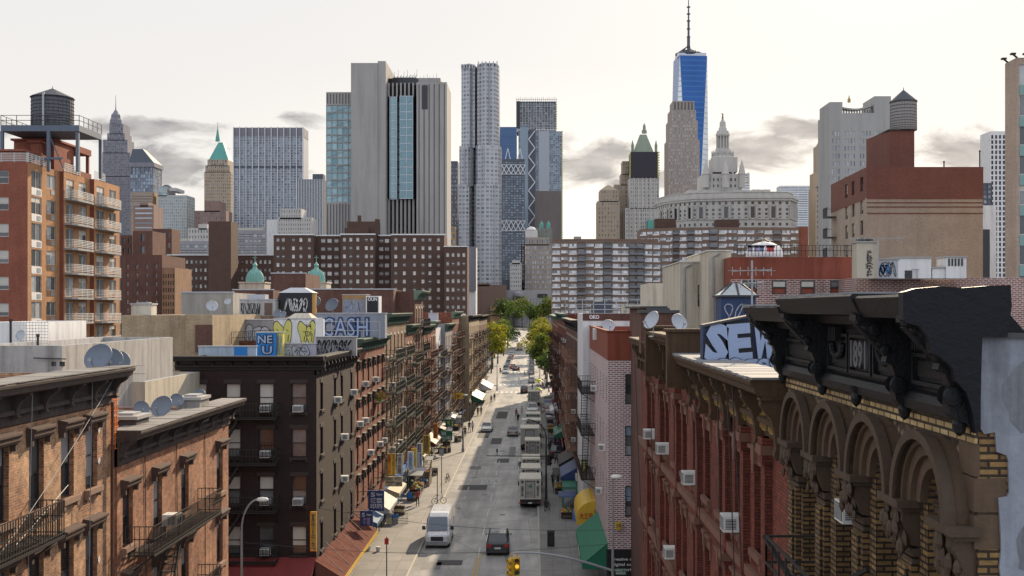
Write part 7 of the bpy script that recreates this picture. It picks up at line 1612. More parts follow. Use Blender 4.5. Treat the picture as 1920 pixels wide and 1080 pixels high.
for i in range(16): a = MB(); a.bar((0,0,0),(0,0,1.2+.8*(i % 3)),.15); obj('roof_mast', a.mesh('roof_mast', 'steel'), b.e, (xx(726+i*6.2), 12+i % 4, zz(137 if i > 8 else 131)))
for i in range(8): m = MB(); m.bar((xx(728+i*6),12,zz(137)),(xx(733+i*6),12,zz(131-i*.4)),.25); b.part('roof_frame', m, 'steel')
# black tower
tw('black_office_tower', 'slim black office tower between the court tower and the rippling steel tower', [(836,858,302,445,8,18,'far',dict(wf=.8,hf=.6,gap=.0))], 700, STEELD, 12)
tw('small_tower', 'low ochre-banded block at the foot of the black office tower', [(838,854,425,470,3,4,'farblue',dict(wf=.8,hf=.6))], 690, plaster('ochre_band', (.35,.25,.12), .3, .8, .2, .2), 8)
# rippling steel tower: lobed plan, four widening tiers
D = 900; k = D/F; b = Bld('rippling_steel_tower', 'very tall rippling silver steel apartment tower in two lobes, centre of the skyline', 'building', ((898-1000)*k, D, 0)); b.k = k; b.cx = 898
style('gehry', 'plain', gl=glass('gehry_window', (.10,.12,.15), (.34,.38,.44), .15, power=1.0), t=0, bl=(0,))
GS = plaster('rippled_steel', (.43,.44,.47), .12, .4, .3, .15, .4)
def lobes(p0, pm, p1, seed, amp):
    r = random.Random(seed); pts = []
    for (a, c, bulge, n) in ((p0, pm-1, 9, 7), (pm+1, p1, 13, 9)):
        for i in range(n+1):
            t = i/n; x = (a+(c-a)*(.5-.5*math.cos(PI*t)) - 898)*k; y = 12-bulge*math.sin(PI*t)**.6+amp*math.sin(i*2.4+seed); pts.append((x, y))
        if a == p0: pts.append(((pm-898)*k, 15))
    pts += [(pts[-1][0], 34), (pts[0][0], 34)]; return pts
zprev = 0
for ti, (p0, pm, p1, yt) in enumerate(((853,886,941,345), (859,889,939,272), (863,892,935,118))):
    pl = lobes(p0, pm, p1, ti, 1.5); z1 = HC+(580-yt)*k; zb = zprev if ti else HC+(580-535)*k; nf = int((z1-zb)/3.35); wins = []
    for e in range(len(pl)-3):
        L = math.dist(pl[e], pl[e+1]); n = max(1, round(L/3.0)); w = L/n
        wins.append((e, [w*i+w*.2 for i in range(n)], w*.6, [zb+3.35*j+.8 for j in range(nf)], 1.9, 'gehry'))
    b.body(pl, zprev, z1, GS, wins, rec=.3, name='wall' if ti == 0 else 'upper_wall', parapet=1.0); zprev = z1-1.2
b.finish()
for i in range(5): pbox(b, 864+i*5.2, 865.5+i*5.2, 119, 127, 2, 3.5, 'crown_fin', GS)
for i in range(6): pbox(b, 896+i*7, 898+i*7, 115, 123, -.5, 1.5, 'crown_fin', GS)
# behind and right of it
b = tw('blue_glass_tower', 'deep blue glass tower half hidden behind the rippling steel tower', [(934,969,238,300,9,14,'blueg',dict(wf=.94,hf=.92,gap=0)) if 'blueg' in WST else (934,969,238,300,0,0,'far')], 1500, plaster('deep_blue_panel', (.05,.12,.28), .15, .2, .1, .1), 20)
for i in range(14): pbox(b, 934, 969, 242+i*4.4, 242.6+i*4.4, -.4, 0, 'floor_line', 'g_blue')
b = tw('lattice_office', 'dark glass office tower with X-braced bands in front of the tower under construction', [(941,984,298,525,8,50,'farblue',dict(wf=.7,hf=.6,gap=.02))], 800, STEELD, 18)
for (ya, yb) in ((310, 326), (415, 432)):
    pbox(b, 940, 985, ya-1.2, ya, -.9, 0, 'brace_band', SILV); pbox(b, 940, 985, yb, yb+1.2, -.9, 0, 'brace_band', SILV)
    for i in range(5):
        m = MB(); k = b.k; a0, a1 = (941+i*8.7-b.cx)*k, (949.7+i*8.7-b.cx)*k; z0_, z1_ = HC+(580-yb)*k, HC+(580-ya)*k; m.bar((a0,-.6,z0_),(a1,-.6,z1_),.55); m.bar((a1,-.7,z0_),(a0,-.7,z1_),.55); b.part('x_brace', m, SILV)
for px in (952, 975):
    m = MB(); k = b.k; m.bar(((px-5-b.cx)*k,3,HC+(580-299)*k),((px-b.cx)*k,3,HC+(580-276)*k),.5); m.bar(((px+5-b.cx)*k,3,HC+(580-299)*k),((px-b.cx)*k,3,HC+(580-276)*k),.5); b.part('roof_crane', m, SILV)
YEL = flat('hoist_yellow', (.62,.58,.16), .6)
b = tw('unfinished_tower', 'glass skyscraper under construction with an open scaffolded top and yellow hoists', [(972,1054,246,450,20,50,'farblue',dict(wf=.8,hf=.8,gap=.01)),(969,1043,190,None,14,12,'far',dict(wf=.85,hf=.75,gap=.01,m=SILV))], 1000, plaster('blue_grey_mullion', (.30,.35,.42), .2, .4, .1, .1), 22)
pbox(b, 1010, 1030, 246, 450, -1.0, 0, 'bright_glass_strip', WST['farlight']['mats'][1]); pbox(b, 975, 990, 236, 445, -1.1, 0, 'bright_glass_strip', WST['farblue']['mats'][1])
pbox(b, 968, 975, 190, 240, -1, 3, 'scaffold', CTD)
for i in range(12): pbox(b, 968, 1044, 187+i*4.6, 187.5+i*4.6, -1.4, -.9, 'scaffold_deck', STEELD)
for i in range(22): pbox(b, 968+i*3.6, 968.6+i*3.6, 184-(i % 3), 192, -1.2, -.4, 'scaffold_pole', STEELD)
pbox(b, 991, 1004, 243, 445, -1.3, -.2, 'truss_strip', STEELD)
for i in range(12): m = MB(); k = b.k; s_ = 1 if i % 2 else -1; m.bar(((997-s_*6-b.cx)*k,-1.6,HC+(580-(246+i*16))*k),((997+s_*6-b.cx)*k,-1.6,HC+(580-(262+i*16))*k),.9); b.part('brace', m, SILV)
for i in range(44): pbox(b, 1053, 1055.5, 246+i*4.6, 248.4+i*4.6, -1, 1, 'hoist_landing', YEL)
for i in range(11): pbox(b, 1042, 1044.4, 194+i*4.6, 196.4+i*4.6, -1, 1, 'hoist_landing', YEL)
NET = plaster('brown_netting', (.17,.145,.14), .3, .8, .1, .2)
tw('netted_building', 'brown-netted building in front of the lower part of the unfinished tower', [(1003,1052,358,455,0,0,'far')], 940, NET, 14)
# low group around the end of the street
tw('classical_office', 'grey-brown stone office with rows of small windows right of the X-braced tower', [(977,1036,458,542,12,9,'farlight',dict(wf=.45,hf=.55)),(985,1030,445,None,9,1,'far',dict(wf=.4,hf=.5))], 800, plaster('taupe_stone', (.33,.29,.26), .25, .9, .1, .3), 16)
tw('classical_office', 'narrow white stone office left of the grey-brown stone office', [(956,978,493,540,6,6,'far',dict(wf=.4,hf=.55)),(960,975,488,None,0,0,'far')], 790, PALEST, 10)
b = tw('green_domed_hall', 'hall with green copper mansard and small domes above the stone offices', [(990,1036,428,450,6,2,'far',dict(wf=.4,hf=.5))], 850, plaster('green_grey_stone', (.22,.24,.21), .3, .9, .1, .3), 14)
for px in (1015, 1028): lath(b, px, 5, [(4,430),(4,424),(3.4,420),(1.8,417),(.4,414)], 'dome', COPPER, 10)
b = tw('pale_dome_building', 'small building with a white dome left of the green-domed hall', [(985,1008,432,450,0,0,'far')], 840, 'white', 10); lath(b, 996, 5, [(10,432),(8.5,429),(5,426),(1,425)], 'dome', 'white', 14)
b = tw('university_block', 'white ribbed university building beside the rippling tower foot', [(846,892,463,545,10,1,'fardark',dict(wf=.35,hf=.8,top=.22)),], 440, 'white', 12); pbox(b, 868, 880, 470, 545, -.6, 0, 'dark_slit', CTD); pbox(b, 880, 892, 463, 545, -1, 3, 'grey_pier', GREYST)
put_text('PACE UNIVERSITY', 1, 'fr_grey', b.e, (-1.6, -.1, HC+(580-469)*b.k), fit=(6.5, .9), bold=.02)
tw('brown_civic_block', 'blank brown brick civic block at the left end of the street view', [(874,948,534,600,0,0,'far'),(876,918,531,None,0,0,'far')], 740, plaster('brown_panel', (.20,.135,.11), .25, .9, .1, .25), 20)
b = tw('brown_civic_block', 'ochre-banded lower wing right of the blank brown civic block', [(919,950,573,600,0,0,'far')], 735, plaster('ochre_panel', (.42,.28,.16), .25, .9, .2, .25), 12); pbox(b, 919, 950, 583, 585, -.5, .1, 'window_band', CTD); pbox(b, 919, 950, 590, 591.5, -.5, .1, 'window_band', CTD)
b = tw('concrete_court_building', 'pale concrete court building with a curved dark-windowed bay at the end of the street', [(949,1034,544,612,14,1,'fardark',dict(wf=.1,hf=.7,top=.1))], 760, plaster('pale_court_concrete', (.36,.36,.38), .2, .9, .1, .3), 18)
lath(b, 973, 2, [(13,612),(13,553),(12,549),(5,546)], 'rounded_bay', CONC2, 18)
for y in (556, 566, 575): pbox(b, 963, 984, y, y+4, -9+.0, -4, 'window_band', CTD)
pbox(b, 1008, 1026, 551, 558, -.5, .1, 'window_band', CTD)
# left of the gothic tower
b = tw('stone_tower', 'stone office tower with a low pyramid roof left of the netted gothic tower', [(1120,1162,377,445,7,8,'far',dict(wf=.35,hf=.5)),(1125,1160,356,None,6,3,'far',dict(wf=.35,hf=.55))], 1050, WARMST, 24); pyramid(b, 1125, 1160, 356, 345, 4, 20, 'pyramid_roof', WARMST, .15)
tw('stone_tower', 'taller stepped stone tower touching the netted gothic tower on its left', [(1152,1182,346,445,6,12,'far',dict(wf=.4,hf=.5)),(1164,1182,326,None,3,3,'far',dict(wf=.4,hf=.5)),(1167,1182,302,None,3,3,'far',dict(wf=.4,hf=.5))], 1080, WARMST, 18)
# gothic tower
GT = plaster('gothic_terracotta', (.55,.53,.50), .2, .85, .1, .3); D = 1060
b = tw('gothic_tower', 'white gothic skyscraper wrapped in dark netting below its green spire', [(1172,1236,390,445,14,7,'far',dict(wf=.4,hf=.6,dep=26,gap=.02)),(1180,1236,334,None,13,8,'far',dict(wf=.42,hf=.66)),], D, GT, 26)
for i in range(8): pbox(b, 1180+i*7.8, 1181.3+i*7.8, 328-(i % 2)*3, 445, -.9, .0, 'pier', GT)
NETB = plaster('black_netting', (.045,.042,.055), .3, .85, .15, .1)
pbox(b, 1183, 1233, 285, 333, -1.2, 24, 'netting', NETB)
for i in range(10): pbox(b, 1232.8, 1237, 285+i*4.8, 286+i*4.8, -1, 6, 'scaffold_deck', YEL)
for px in (1180.5, 1233): pbox(b, px, px+1.2, 284, 334, -1.5, -.6, 'scaffold_pole', YEL)
GC = plaster('pale_green_copper', (.26,.31,.24), .35, .8, .2, .3)
pyramid(b, 1189, 1227, 285, 249, 4, 22, 'spire_roof', GC, .32); lath(b, 1208, 13, [(5,250),(4.5,244),(3,243),(2.6,236),(.4,231)], 'lantern', GC, 8)
for px in (1186, 1230): lath(b, px, 4, [(2.6,285),(2.6,275),(3,274),(.4,263)], 'turret', GC, 8)
pbox(b, 1213, 1237, 414, 445, -6, 0, 'copper_wing', COPPER)
# one tall glass tower with antenna
D = 1700; k = D/F; k = (D+33.5)/F; b = Bld('tall_glass_spire_tower', 'tallest blue glass tower with tapering facets and a tall mast', 'building', ((1290-1000)*k, D, 0)); b.k = k; b.cx = 1290
hb = 41*k; zb_ = HC+(580-600)*k; zt_ = HC+(580-110)*k; m = MB(); oy = hb
ph_ = math.radians(6); B_ = [(41.5*k*math.sin(ph_+PI/2*i)+1*k, oy-41.5*k*math.cos(ph_+PI/2*i)) for i in range(4)]; T_ = [(36.5*k*math.sin(ph_+PI/4+PI/2*i)+4*k, oy-36.5*k*math.cos(ph_+PI/4+PI/2*i)) for i in range(4)]
# square base tapering by eight triangles to a square turned by 45 degrees
for i in range(4):
    j = (i+1) % 4; m.poly([(*B_[i],0),(*B_[j],0),(*T_[i],zt_)], 1); m.poly([(*B_[j],0),(*T_[j],zt_),(*T_[i],zt_)], 0)
m.poly([(*p, zt_) for p in T_], 0)
def cwall(name, c, line, metal, rough, fz):
    s = NT(name); g_ = s.n('ShaderNodeTexCoord'); sp = s.n('ShaderNodeSeparateXYZ'); s.l(g_.outputs['Object'], sp.inputs[0])
    fr = s.math('FRACT', s.math('DIVIDE', sp.outputs[2], fz)); ln = s.math('LESS_THAN', fr, .22); n = s.ramp(s.noise(s.objc((.02,.02,.02)), 1, 3), .3, .7)
    s.l(s.mix(ln, s.mix(n, c, cm(c, 1.5)), line), s.b.inputs['Base Color']); s.b.inputs['Metallic'].default_value = metal; s.b.inputs['Roughness'].default_value = rough; return s.m
m.build('curtain_wall', [cwall('blue_curtain_wall', (.018,.075,.24), (.04,.14,.34), .5, .2, 8.0), cwall('silver_curtain_wall', (.50,.53,.55), (.38,.42,.46), .5, .3, 8.0)], b.e)
pbox(b, 1268, 1321, 104, 111, oy-22*k, oy+22*k, 'parapet', SILV)
lath(b, 1291, oy, [(23,106),(25,104),(25,101),(22,100)], 'ring_platform', STEELD, 24); lath(b, 1291, oy, [(16,100),(17,97),(14,96)], 'ring_platform', STEELD, 20)
lath(b, 1291, oy, [(3,104),(2.8,70),(2,69),(2,40),(1.5,39),(1.3,15),(1,14),(.4,-20)], 'mast', STEELD, 10)
for y in (88, 70, 55, 40, 27, 14): lath(b, 1291, oy, [(3.6,y),(3.6,y-1.5)], 'mast_collar', STEELD, 10)
for i in range(8): a_ = i*PI/4; mm_ = MB(); mm_.bar((22*k*math.cos(a_), oy+22*k*math.sin(a_), HC+(580-101)*k), (0, oy, HC+(580-86)*k), .9); b.part('stay', mm_, STEELD)
# beige tower before it
b = tw('beige_corner_tower', 'tall beige stone tower standing directly in front of the blue glass tower', [(1252,1312,262,440,15,28,'farlight',dict(wf=.45,hf=.5,dep=30,side=8)),(1255,1309,225,None,13,6,'farlight',dict(wf=.45,hf=.5,dep=28)),(1258,1306,205,None,10,3,'farlight',dict(wf=.45,hf=.5,dep=26)),(1262,1303,188,None,6,1,'fardark',dict(wf=.55,hf=.8,dep=24))], 1120, plaster('taupe_limestone', (.33,.28,.25), .2, .9, .1, .25), 32)
# municipal building
D = 610; k = D/F; b = Bld('domed_civic_building', 'pale stone civic building with a colonnaded round tower, corner turrets and gilded statue', 'building', ((1247-1000)*k, D, 0)); b.k = k; b.cx = 1247; xx = lambda p: (p-1247)*k; zz = lambda y: HC+(580-y)*k
CV = plaster('civic_stone', (.50,.485,.46), .35, .9, .15, .4); 
pl = [(xx(1247),34),(xx(1262),18),(xx(1300),6),(xx(1345),3),(xx(1392),0),(xx(1482),0),(xx(1507),16),(xx(1507),50),(xx(1247),50)]
wins = []
for e in range(6):
    L = math.dist(pl[e], pl[e+1]); n = max(1, round(L/3.6)); w = L/n
    tall = [i for i in range(n) if i % 3 == 1 or e == 5]
    wins.append((e, [w*i+w*.3 for i in range(n)], w*.4, [zz(383), zz(381+52), zz(381+42)], 1.6, 'fardark'))
    wins.append((e, [w*i+w*.22 for i in tall], w*.56, [zz(411)], zz(387)-zz(411), 'fardark'))
    wins.append((e, [w*i+w*.32 for i in range(n) if i not in tall], w*.36, [zz(411), zz(403), zz(395)], 1.3, 'fardark'))
    for i in sorted(set(tall) | {i+1 for i in tall}):
        p = Vector(pl[e])+(Vector(pl[e+1])-Vector(pl[e]))*(i/n); m = MB(); m.lathe([(.62,zz(409)),(.5,zz(408)),(.45,zz(386)),(.65,zz(384))], p.x, p.y-.7, 8); b.part('column', m, CV)
b.body(pl, 0, zz(370), CV, wins, rec=.4, parapet=.5)
def inset(pl, d): 
    c = Vector((sum(p[0] for p in pl)/len(pl), sum(p[1] for p in pl)/len(pl))); return [((p[0]-c.x)*(1+d/60)+c.x, (p[1]-c.y)*(1+d/26)+c.y) for p in pl]
m = MB(); m.prism(inset(pl, 1.8), zz(372), zz(368)); m.prism(inset(pl, 1.2), zz(376), zz(372.2)); m.prism(inset(pl, .7), zz(411), zz(408.5)); b.part('cornice', m, CV)
m = MB(); m.prism(inset(pl, -2.5), zz(368), zz(360)); b.part('attic', m, CV); m = MB(); m.prism(inset(pl, -2.0), zz(360), zz(358.5)); b.part('attic_cornice', m, CV)
pbox(b, 1296, 1420, 352, 362, 12, 40, 'attic', CV)
for p0, p1 in ((1420,1437),(1440,1455)): pbox(b, p0, p1, 350, 362, 14, 20, 'roof_house', CV)
q1, q2 = xx(1320.5)+.3*4.6, xx(1399.5); b.body([(q1,14),(q2,14),(q2,36),(q1,36)], zz(356), zz(320), CV, [(0, [(q2-q1)*(i+.32)/9 for i in range(9)], .9, [zz(346), zz(334)], 1.6, 'fardark')], rec=.3, name='tower_base')
b.finish()
cx_ = 1355
k = (D+24)/F; X0_ = b.loc.x; xx = lambda p: (p-1000)*k-X0_; zz = lambda y: HC+(580-y)*k
m = MB(); m.box(xx(1333), xx(1378), 16, 32, zz(326), zz(298)); b.part('tower_stage', m, CV)
lath(b, cx_, 24, [(17,322),(17,300),(19,299),(19,296)], 'drum', CV, 20)
for i in range(16):
    a_ = 2*PI*i/16; m = MB(); m.lathe([(.55,zz(320)),(.45,zz(318)),(.42,zz(302)),(.6,zz(300))], xx(cx_)+19.3*k*math.cos(a_), 24+19.3*k*math.sin(a_), 6); b.part('column', m, CV)
lath(b, cx_, 24, [(21,300),(22,297),(21,294),(19,293),(19,290),(20,289),(20,287)], 'entablature', CV, 24)
for i in range(14): a_ = 2*PI*i/14; m = MB(); m.lathe([(.5,zz(293)),(.35,zz(289)),(.45,zz(286)),(.05,zz(282))], xx(cx_)+20*k*math.cos(a_), 24+20*k*math.sin(a_), 6); b.part('finial', m, CV)
lath(b, cx_, 24, [(14,290),(14,280),(11,279),(8,278)], 'upper_drum', CV, 20); lath(b, cx_, 24, [(7,280),(7,254)], 'lantern_core', CV, 14)
for i in range(12): a_ = 2*PI*i/12; m = MB(); m.lathe([(.5,zz(279)),(.38,zz(277)),(.36,zz(258)),(.5,zz(256))], xx(cx_)+10.8*k*math.cos(a_), 24+10.8*k*math.sin(a_), 6); b.part('column', m, CV)
lath(b, cx_, 24, [(12,256),(13,254),(13,251),(11.5,250),(11,246),(8,245),(7.5,241),(6,238),(5.5,229),(3.5,227),(2.5,224)], 'crown', CV, 20)
m = MB(); zs_ = zz(224); G_ = flat('gilded_statue', (.20,.15,.08), .5); m.lathe([(.5,zs_),(.55,zs_+.3),(.3,zs_+.4),(.62,zs_+.7),(.45,zs_+1.6),(.3,zs_+2.0),(.48,zs_+2.6),(.2,zs_+3.0),(.25,zs_+3.3),(.05,zs_+3.6)], xx(cx_), 24, 10); m.bar((xx(cx_),24,zs_+2.7),(xx(cx_)-.9,24,zs_+3.6),.22); m.bar((xx(cx_),24,zs_+2.7),(xx(cx_)+.9,24,zs_+2.6),.22); b.part('statue', m, G_)
for (px, o) in ((1324, 14), (1391, 14), (1360, 9), (1345, 36)):
    lath(b, px, o, [(6.5,352),(6.5,328),(7.5,327),(7.5,325),(6.5,324),(4,312),(1.2,303),(.3,299)], 'corner_turret', CV, 10)
    for i in range(4): a_ = PI/2*i+PI/4; m = MB(); m.lathe([(.3,zz(345)),(.3,zz(328))], xx(px)+7*k*math.cos(a_), o+7*k*math.sin(a_), 6); b.part('turret_column', m, CV)
# background glass block and others right
tw('white_grid_office', 'pale office block with fine horizontal window bands behind the civic building right end', [(1463,1532,348,452,4,24,'sky',dict(wf=.96,hf=.5,gap=.01))], 1000, 'white', 16)
tw('white_grid_office', 'sliver of a banded white office beside the civic tower turret', [(1384,1406,325,360,1,7,'sky',dict(wf=.9,hf=.5))], 1100, 'white', 10)
b = tw('classical_court_tower', 'slender beige stone court tower with tiers, left of the bulky grey courthouse', [(1529,1570,350,470,7,12,'far',dict(wf=.3,hf=.5)),(1531,1566,322,None,5,3,'far',dict(wf=.3,hf=.5)),(1538,1566,270,None,3,4,'far',dict(wf=.3,hf=.6))], 640, WARMST, 16); pyramid(b, 1539, 1562, 270, 255, 4, 12, 'roof', WARMST, .4)
D = 500; b = tw('grey_courthouse', 'bulky grey granite court building with a concave top and pale narrow windows', [(1555,1672,212,470,19,16,'farlight',dict(wf=.42,hf=.62,top=.12,skip=(3,8,13)))], D, plaster('courthouse_granite', (.37,.365,.36), .2, .9, .1, .3), 20)
CG = MATS['courthouse_granite']; pbox(b, 1556, 1580, 191, 213, .3, 18, 'corner_block', CG); pbox(b, 1640, 1671, 180, 213, .3, 18, 'corner_block', CG)
for i in range(12):
    p0 = 1580+i*5; f = abs(i-5.5)/5.5; pbox(b, p0, p0+5.01, 199+3*(1-f*f)-4*f*(i > 5), 202+3*(1-f*f)-4*f*(i > 5), 2, 6, 'curved_parapet', CG); pbox(b, p0+.2, p0+1.6, 203, 213, 2.4, 4, 'parapet_pier', CG)
lath(b, 1592, 6, [(3,192),(3,186),(1.5,184),(.3,178)], 'gilded_finial', plaster('gold_leaf', (.4,.28,.1), .2, .5, 1, .1), 8)
# far right
style('chk', 'plain', gl=glass('checker_glass', (.02,.025,.035), (.06,.07,.10), .25, spec=.4), t=0, bl=(0,))
tw('checkered_tower', 'tall white tower with a checkered grid of dark windows near the right edge', [(1857,1886,246,540,4,30,'chk',dict(wf=.55,hf=.72,gap=0))], 700, 'white', 16)
tw('white_side_block', 'narrow white block with a dark strip right of the tan brick building', [(1840,1868,385,560,0,0,'far')], 130, 'white', 6)
tw('dark_glass_block', 'small dark glass block rising behind the tan brick building right end', [(1836,1860,343,430,3,9,'far',dict(wf=.9,hf=.7,gap=0))], 300, STEELD, 8)
tw('dark_glass_block', 'small pale boxy office above the tan brick building right end', [(1822,1842,323,345,2,2,'farlight',dict(wf=.8,hf=.6))], 260, 'white', 6)
pb = tw('dark_side_strip', 'dark panelled strip of wall between the tan brick building and the white block', [(1843,1856,430,560,0,0,'far')], 126, CTD, 2)
# ---------------------------------------------------------------- trees
LY = leafmat('yellow_green_leaves', (.10,.13,.02), (.34,.30,.03)); LG = leafmat('green_leaves', (.035,.075,.02), (.09,.14,.03)); LM = leafmat('olive_leaves', (.06,.10,.02), (.17,.19,.03))
for i, (x, D, h, r, lm, lb, n) in enumerate(((-12.6,335,15.5,4.2,LY,'yellow-green tree nearest the crossing on the left side',2600),(-12.8,352,16.5,4.6,LY,'tallest yellow-green tree on the left pavement',2600),(-12,378,14,4.8,LM,'olive tree behind the yellow-green ones on the left side',2000),(-11.2,420,14,5,LG,'green tree midway along the left side of the far street',1600),(-10.8,470,14,5.5,LG,'dark green tree leaning over parked cars on the left side of the far street',1500),
    (3.6,297,9.5,3.6,LG,'low dark green tree at the far right corner',2200),(3.4,312,13,4.6,LM,'olive tree above the stalls at the far right corner',2600),(3.2,330,15,5.2,LY,'broad yellow-green tree on the right pavement',2800),(2.6,352,16.5,5.2,LY,'tallest bright yellow tree on the right pavement',2800),(2.2,385,14,5,LM,'olive tree behind the bright yellow one on the right side',2000),(2,430,13.5,5,LG,'green tree midway along the right side of the far street',1500))):
    tree((x, D, ground_z(D)), lb, h*1.04, r*1.12, lm, 10+i, int(n*1.3), leaf=.65)
rt_ = random.Random(5)
for i in range(9):
    x = -21+i*4.6; D = 690+rt_.random()*40; tree((x, D, 8), 'dark green tree, %s from left in the row closing the street' % ORD[i], 15+rt_.random()*6, 6.5+rt_.random()*2, LM if i % 2 else LG, 50+i, 1100, group='trees closing the end of the street', leaf=1.1)

# ---------------------------------------------------------------- vehicles
D = 93.5; van((-8.05, D+2.95, 0), 0, 'white high-roof delivery van driving towards the camera beside the left kerb')
car((-2.9, 90.8+2.3, 0), PI, 'black SUV driving away on the nearest stretch of road', (.012,.012,.014), 'suv', name='moving_car', W=1.92)
m = MB()
for i in range(7): m.box(-.5+i*.16, -.42+i*.16, 93.0, 94.3, 1.755, 1.775)
m.v = [(x, y-93.1, z) for x, y, z in m.v]; m.build('roof_rack', 'steel', [o for o in COL.objects if o.get('label', '').startswith('black SUV')][0])
car((-3.25, 176+2.3, 0), PI, 'silver grey sedan driving away beside the line of box trucks', (.30,.28,.27), 'sedan', name='moving_car')
car((-7.6, 182+2.3, 0), -.05, 'white sedan coming towards the camera near the left kerb', (.75,.75,.74), 'sedan', name='moving_car')
car((-2.2, 266+2.3, 0), PI, 'dark car with red lights stopped just before the far crosswalk', (.06,.02,.02), 'suv', name='moving_car')
trk = [((994,898),2.15,2.9,6.0,'nearest of the parked box trucks, its whole back in view',.62,False),((995,878),2.1,2.9,5.6,'second box truck in the parked row, half hidden by the nearest',.60,False),((995.5,860),2.1,2.85,5.6,'third box truck in the parked row',.58,False),((998.5,826),2.0,2.7,5.6,'fourth box truck, standing closer to the kerb beside the large grey van',.52,False),
       ((993.5,803),2.7,3.1,7,'large plain light grey box truck sticking out of the parked row',.50,False),((1000,788),2.35,2.9,6,'box truck just beyond the large plain grey one',.5,False),((999,776),2.4,2.9,6,'box truck with its top just showing before the white pickup',.55,False),((1001,734),2.5,3.1,7,'farthest white box truck with a red lettered box, just before the crossing',.7,False)]
for i, ((px, yt), W, H, L, lb, c, fr) in enumerate(trk):
    D = F*(HC-H)/(yt-580); X = (px-1000)*D/F; t = box_truck((X, D, 0), lb, W, H, L, boxc=(c,c*.97,c*.92), deco=i not in (4,), num=i)
D = 2100*(20-1.9)/(757-580); car(((1000.5-1000)*D/F-.2, D+1, 0), 0, 'white van facing the camera between two parked box trucks', (.72,.72,.72), 'van', W=2.1)
# further parked and moving cars
PC = [(.55,.55,.55),(.75,.75,.74),(.10,.11,.13),(.03,.03,.035),(.30,.31,.33),(.08,.10,.16),(.35,.05,.04),(.6,.6,.58)]
rc = random.Random(6); nm_c = {0:'light grey',1:'white',2:'dark grey',3:'black',4:'mid grey',5:'navy',6:'red',7:'off-white'}
for i, D in enumerate((338,346,353,361,369,378,388,399,411,425,440,455)):
    c = rc.randrange(8); car((-8.3+rc.uniform(-.1,.1), D, ground_z(D)), PI if i % 3 else 0, '%s %s parked on the left far street, %s beyond the crossing' % (nm_c[c], 'van' if i == 1 else 'car', ORD[i]), PC[c], 'van' if i == 1 else 'sedan', group='cars parked beyond the crossing on the left')
for i, D in enumerate((305,335,343,350,372,380,389,398,409,420,433,447)):
    c = rc.choice((2,3,4,5,0)); car((-.55+rc.uniform(-.1,.1), D, ground_z(D)), PI, '%s car parked on the right far street, %s beyond the crossing' % (nm_c[c], ORD[i]), PC[c], 'suv' if i % 2 else 'sedan', group='cars parked beyond the crossing on the right')
car((-5.6, 350, ground_z(350)), PI, 'dark sedan driving away in the middle of the far street', PC[2], 'sedan', name='moving_car'); car((-6.5, 357, ground_z(357)), PI, 'orange-red car driving ahead of the dark sedan on the far street', (.45,.12,.06), 'sedan', name='moving_car')
t = box_truck((-5.6, 458, ground_z(458)), 'yellow van-like bus driving away far up the street', 2.4, 3.0, 6.5, None, (.75,.38,.02), deco=False); t['category'] = 'bus'
for i in range(18):
    c = rc.randrange(8); D = 500+rc.random()*130; X = -17+rc.random()*19
    if i < 11: X = -18+rc.random()*9
    kk_ = rc.choice(('sedan','suv','van')); lb = '%s %s in the distant cluster before the trees closing the street' % (nm_c[c], kk_); car((X, D, ground_z(D)+.01), rc.choice((0, PI, 1.4)), lb, PC[c], kk_, group=lb+' group')
car((3.1, 151, .14), PI, 'black car parked on the right pavement beside the crowd', (.02,.02,.025), 'suv'); car((4.6, 286, .02), PI/2, 'black car on the cross street at the far right corner', (.02,.02,.025), 'sedan')
# ---------------------------------------------------------------- lamps and signals
def lamp(p, label, h, arm, side, m='steel', globe=False, base=True, name='street_lamp'):
    t = thing(name, label, 'street lamp', p); s_ = side; k = MB(); k.tube([(0,0,0),(0,0,h*.35),(0,0,h*.36),(0,0,h*.8)], [.13,.11,.085,.07], 10); k.tube([(0,0,h*.8-.02)]+[(s_*arm*(1-math.cos(a)), 0, h*.8+h*.2*math.sin(a)) for a in [PI/2*i/8 for i in range(1, 9)]], .055, 8)
    k.lathe([(.2,0),(.2,.5),(.14,.6),(.14,1.0)], n=10); k.lathe([(.12,h*.34),(.12,h*.37)], n=10); k.build('pole', m, t)
    hd = MB(); hd.lathe([(.02,.12),(.16,.08),(.22,-.02),(.2,-.1),(.05,-.14)][::-1], 0, 0, 12); hd.v = [(x*1.7+s_*(arm+.2), y, z+h) for x, y, z in hd.v]; hd.build('lamp_head', 'whitemetal', t, smooth=True); return t
def signal(parent_p, label, rz=0, lit=1, m='paint_yellow', sc=1.0, ped=False):
    t = thing('traffic_signal', label, 'traffic signal', parent_p, rz); t.scale = (sc,)*3; k = MB(); k.box(-.17,.17,0,.2,-1.05,0); k.bar((0,.1,0),(0,.1,.3),.06); k.build('housing', m, t)
    for i, c in enumerate(((.55,.04,.02),(.6,.35,.03),(.03,.3,.12))):
        v = MB(); v.tube([(0,-.18,-.18-i*.34),(0,0,-.18-i*.34)], .155, 12, cap=False); v.build('visor', m, t); l = MB(); l.lathe([(.02,0),(.12,-.01)], n=14, cap=True); l.v = [(x, -.015+z, y-.18-i*.34) for x, y, z in l.v]; l.build('lens', flat('lens_%d_%d' % (i, i == lit), c if i == lit else cm(c, .25), .3, emit=1.2 if i == lit else 0), t)
    return t
k = 64.5/F; lamp(((453-1000)*k, 64.5, 0), 'grey curved street lamp in front of the dark corner block', 20-(936-580)*k+.0, 1.0, 1)
D = 65; k = D/F; X = (1149-1000)*k; t = lamp((X, D, 0), 'grey street lamp post with mast arm and signals at the near right corner', 10.3, .02, 1)
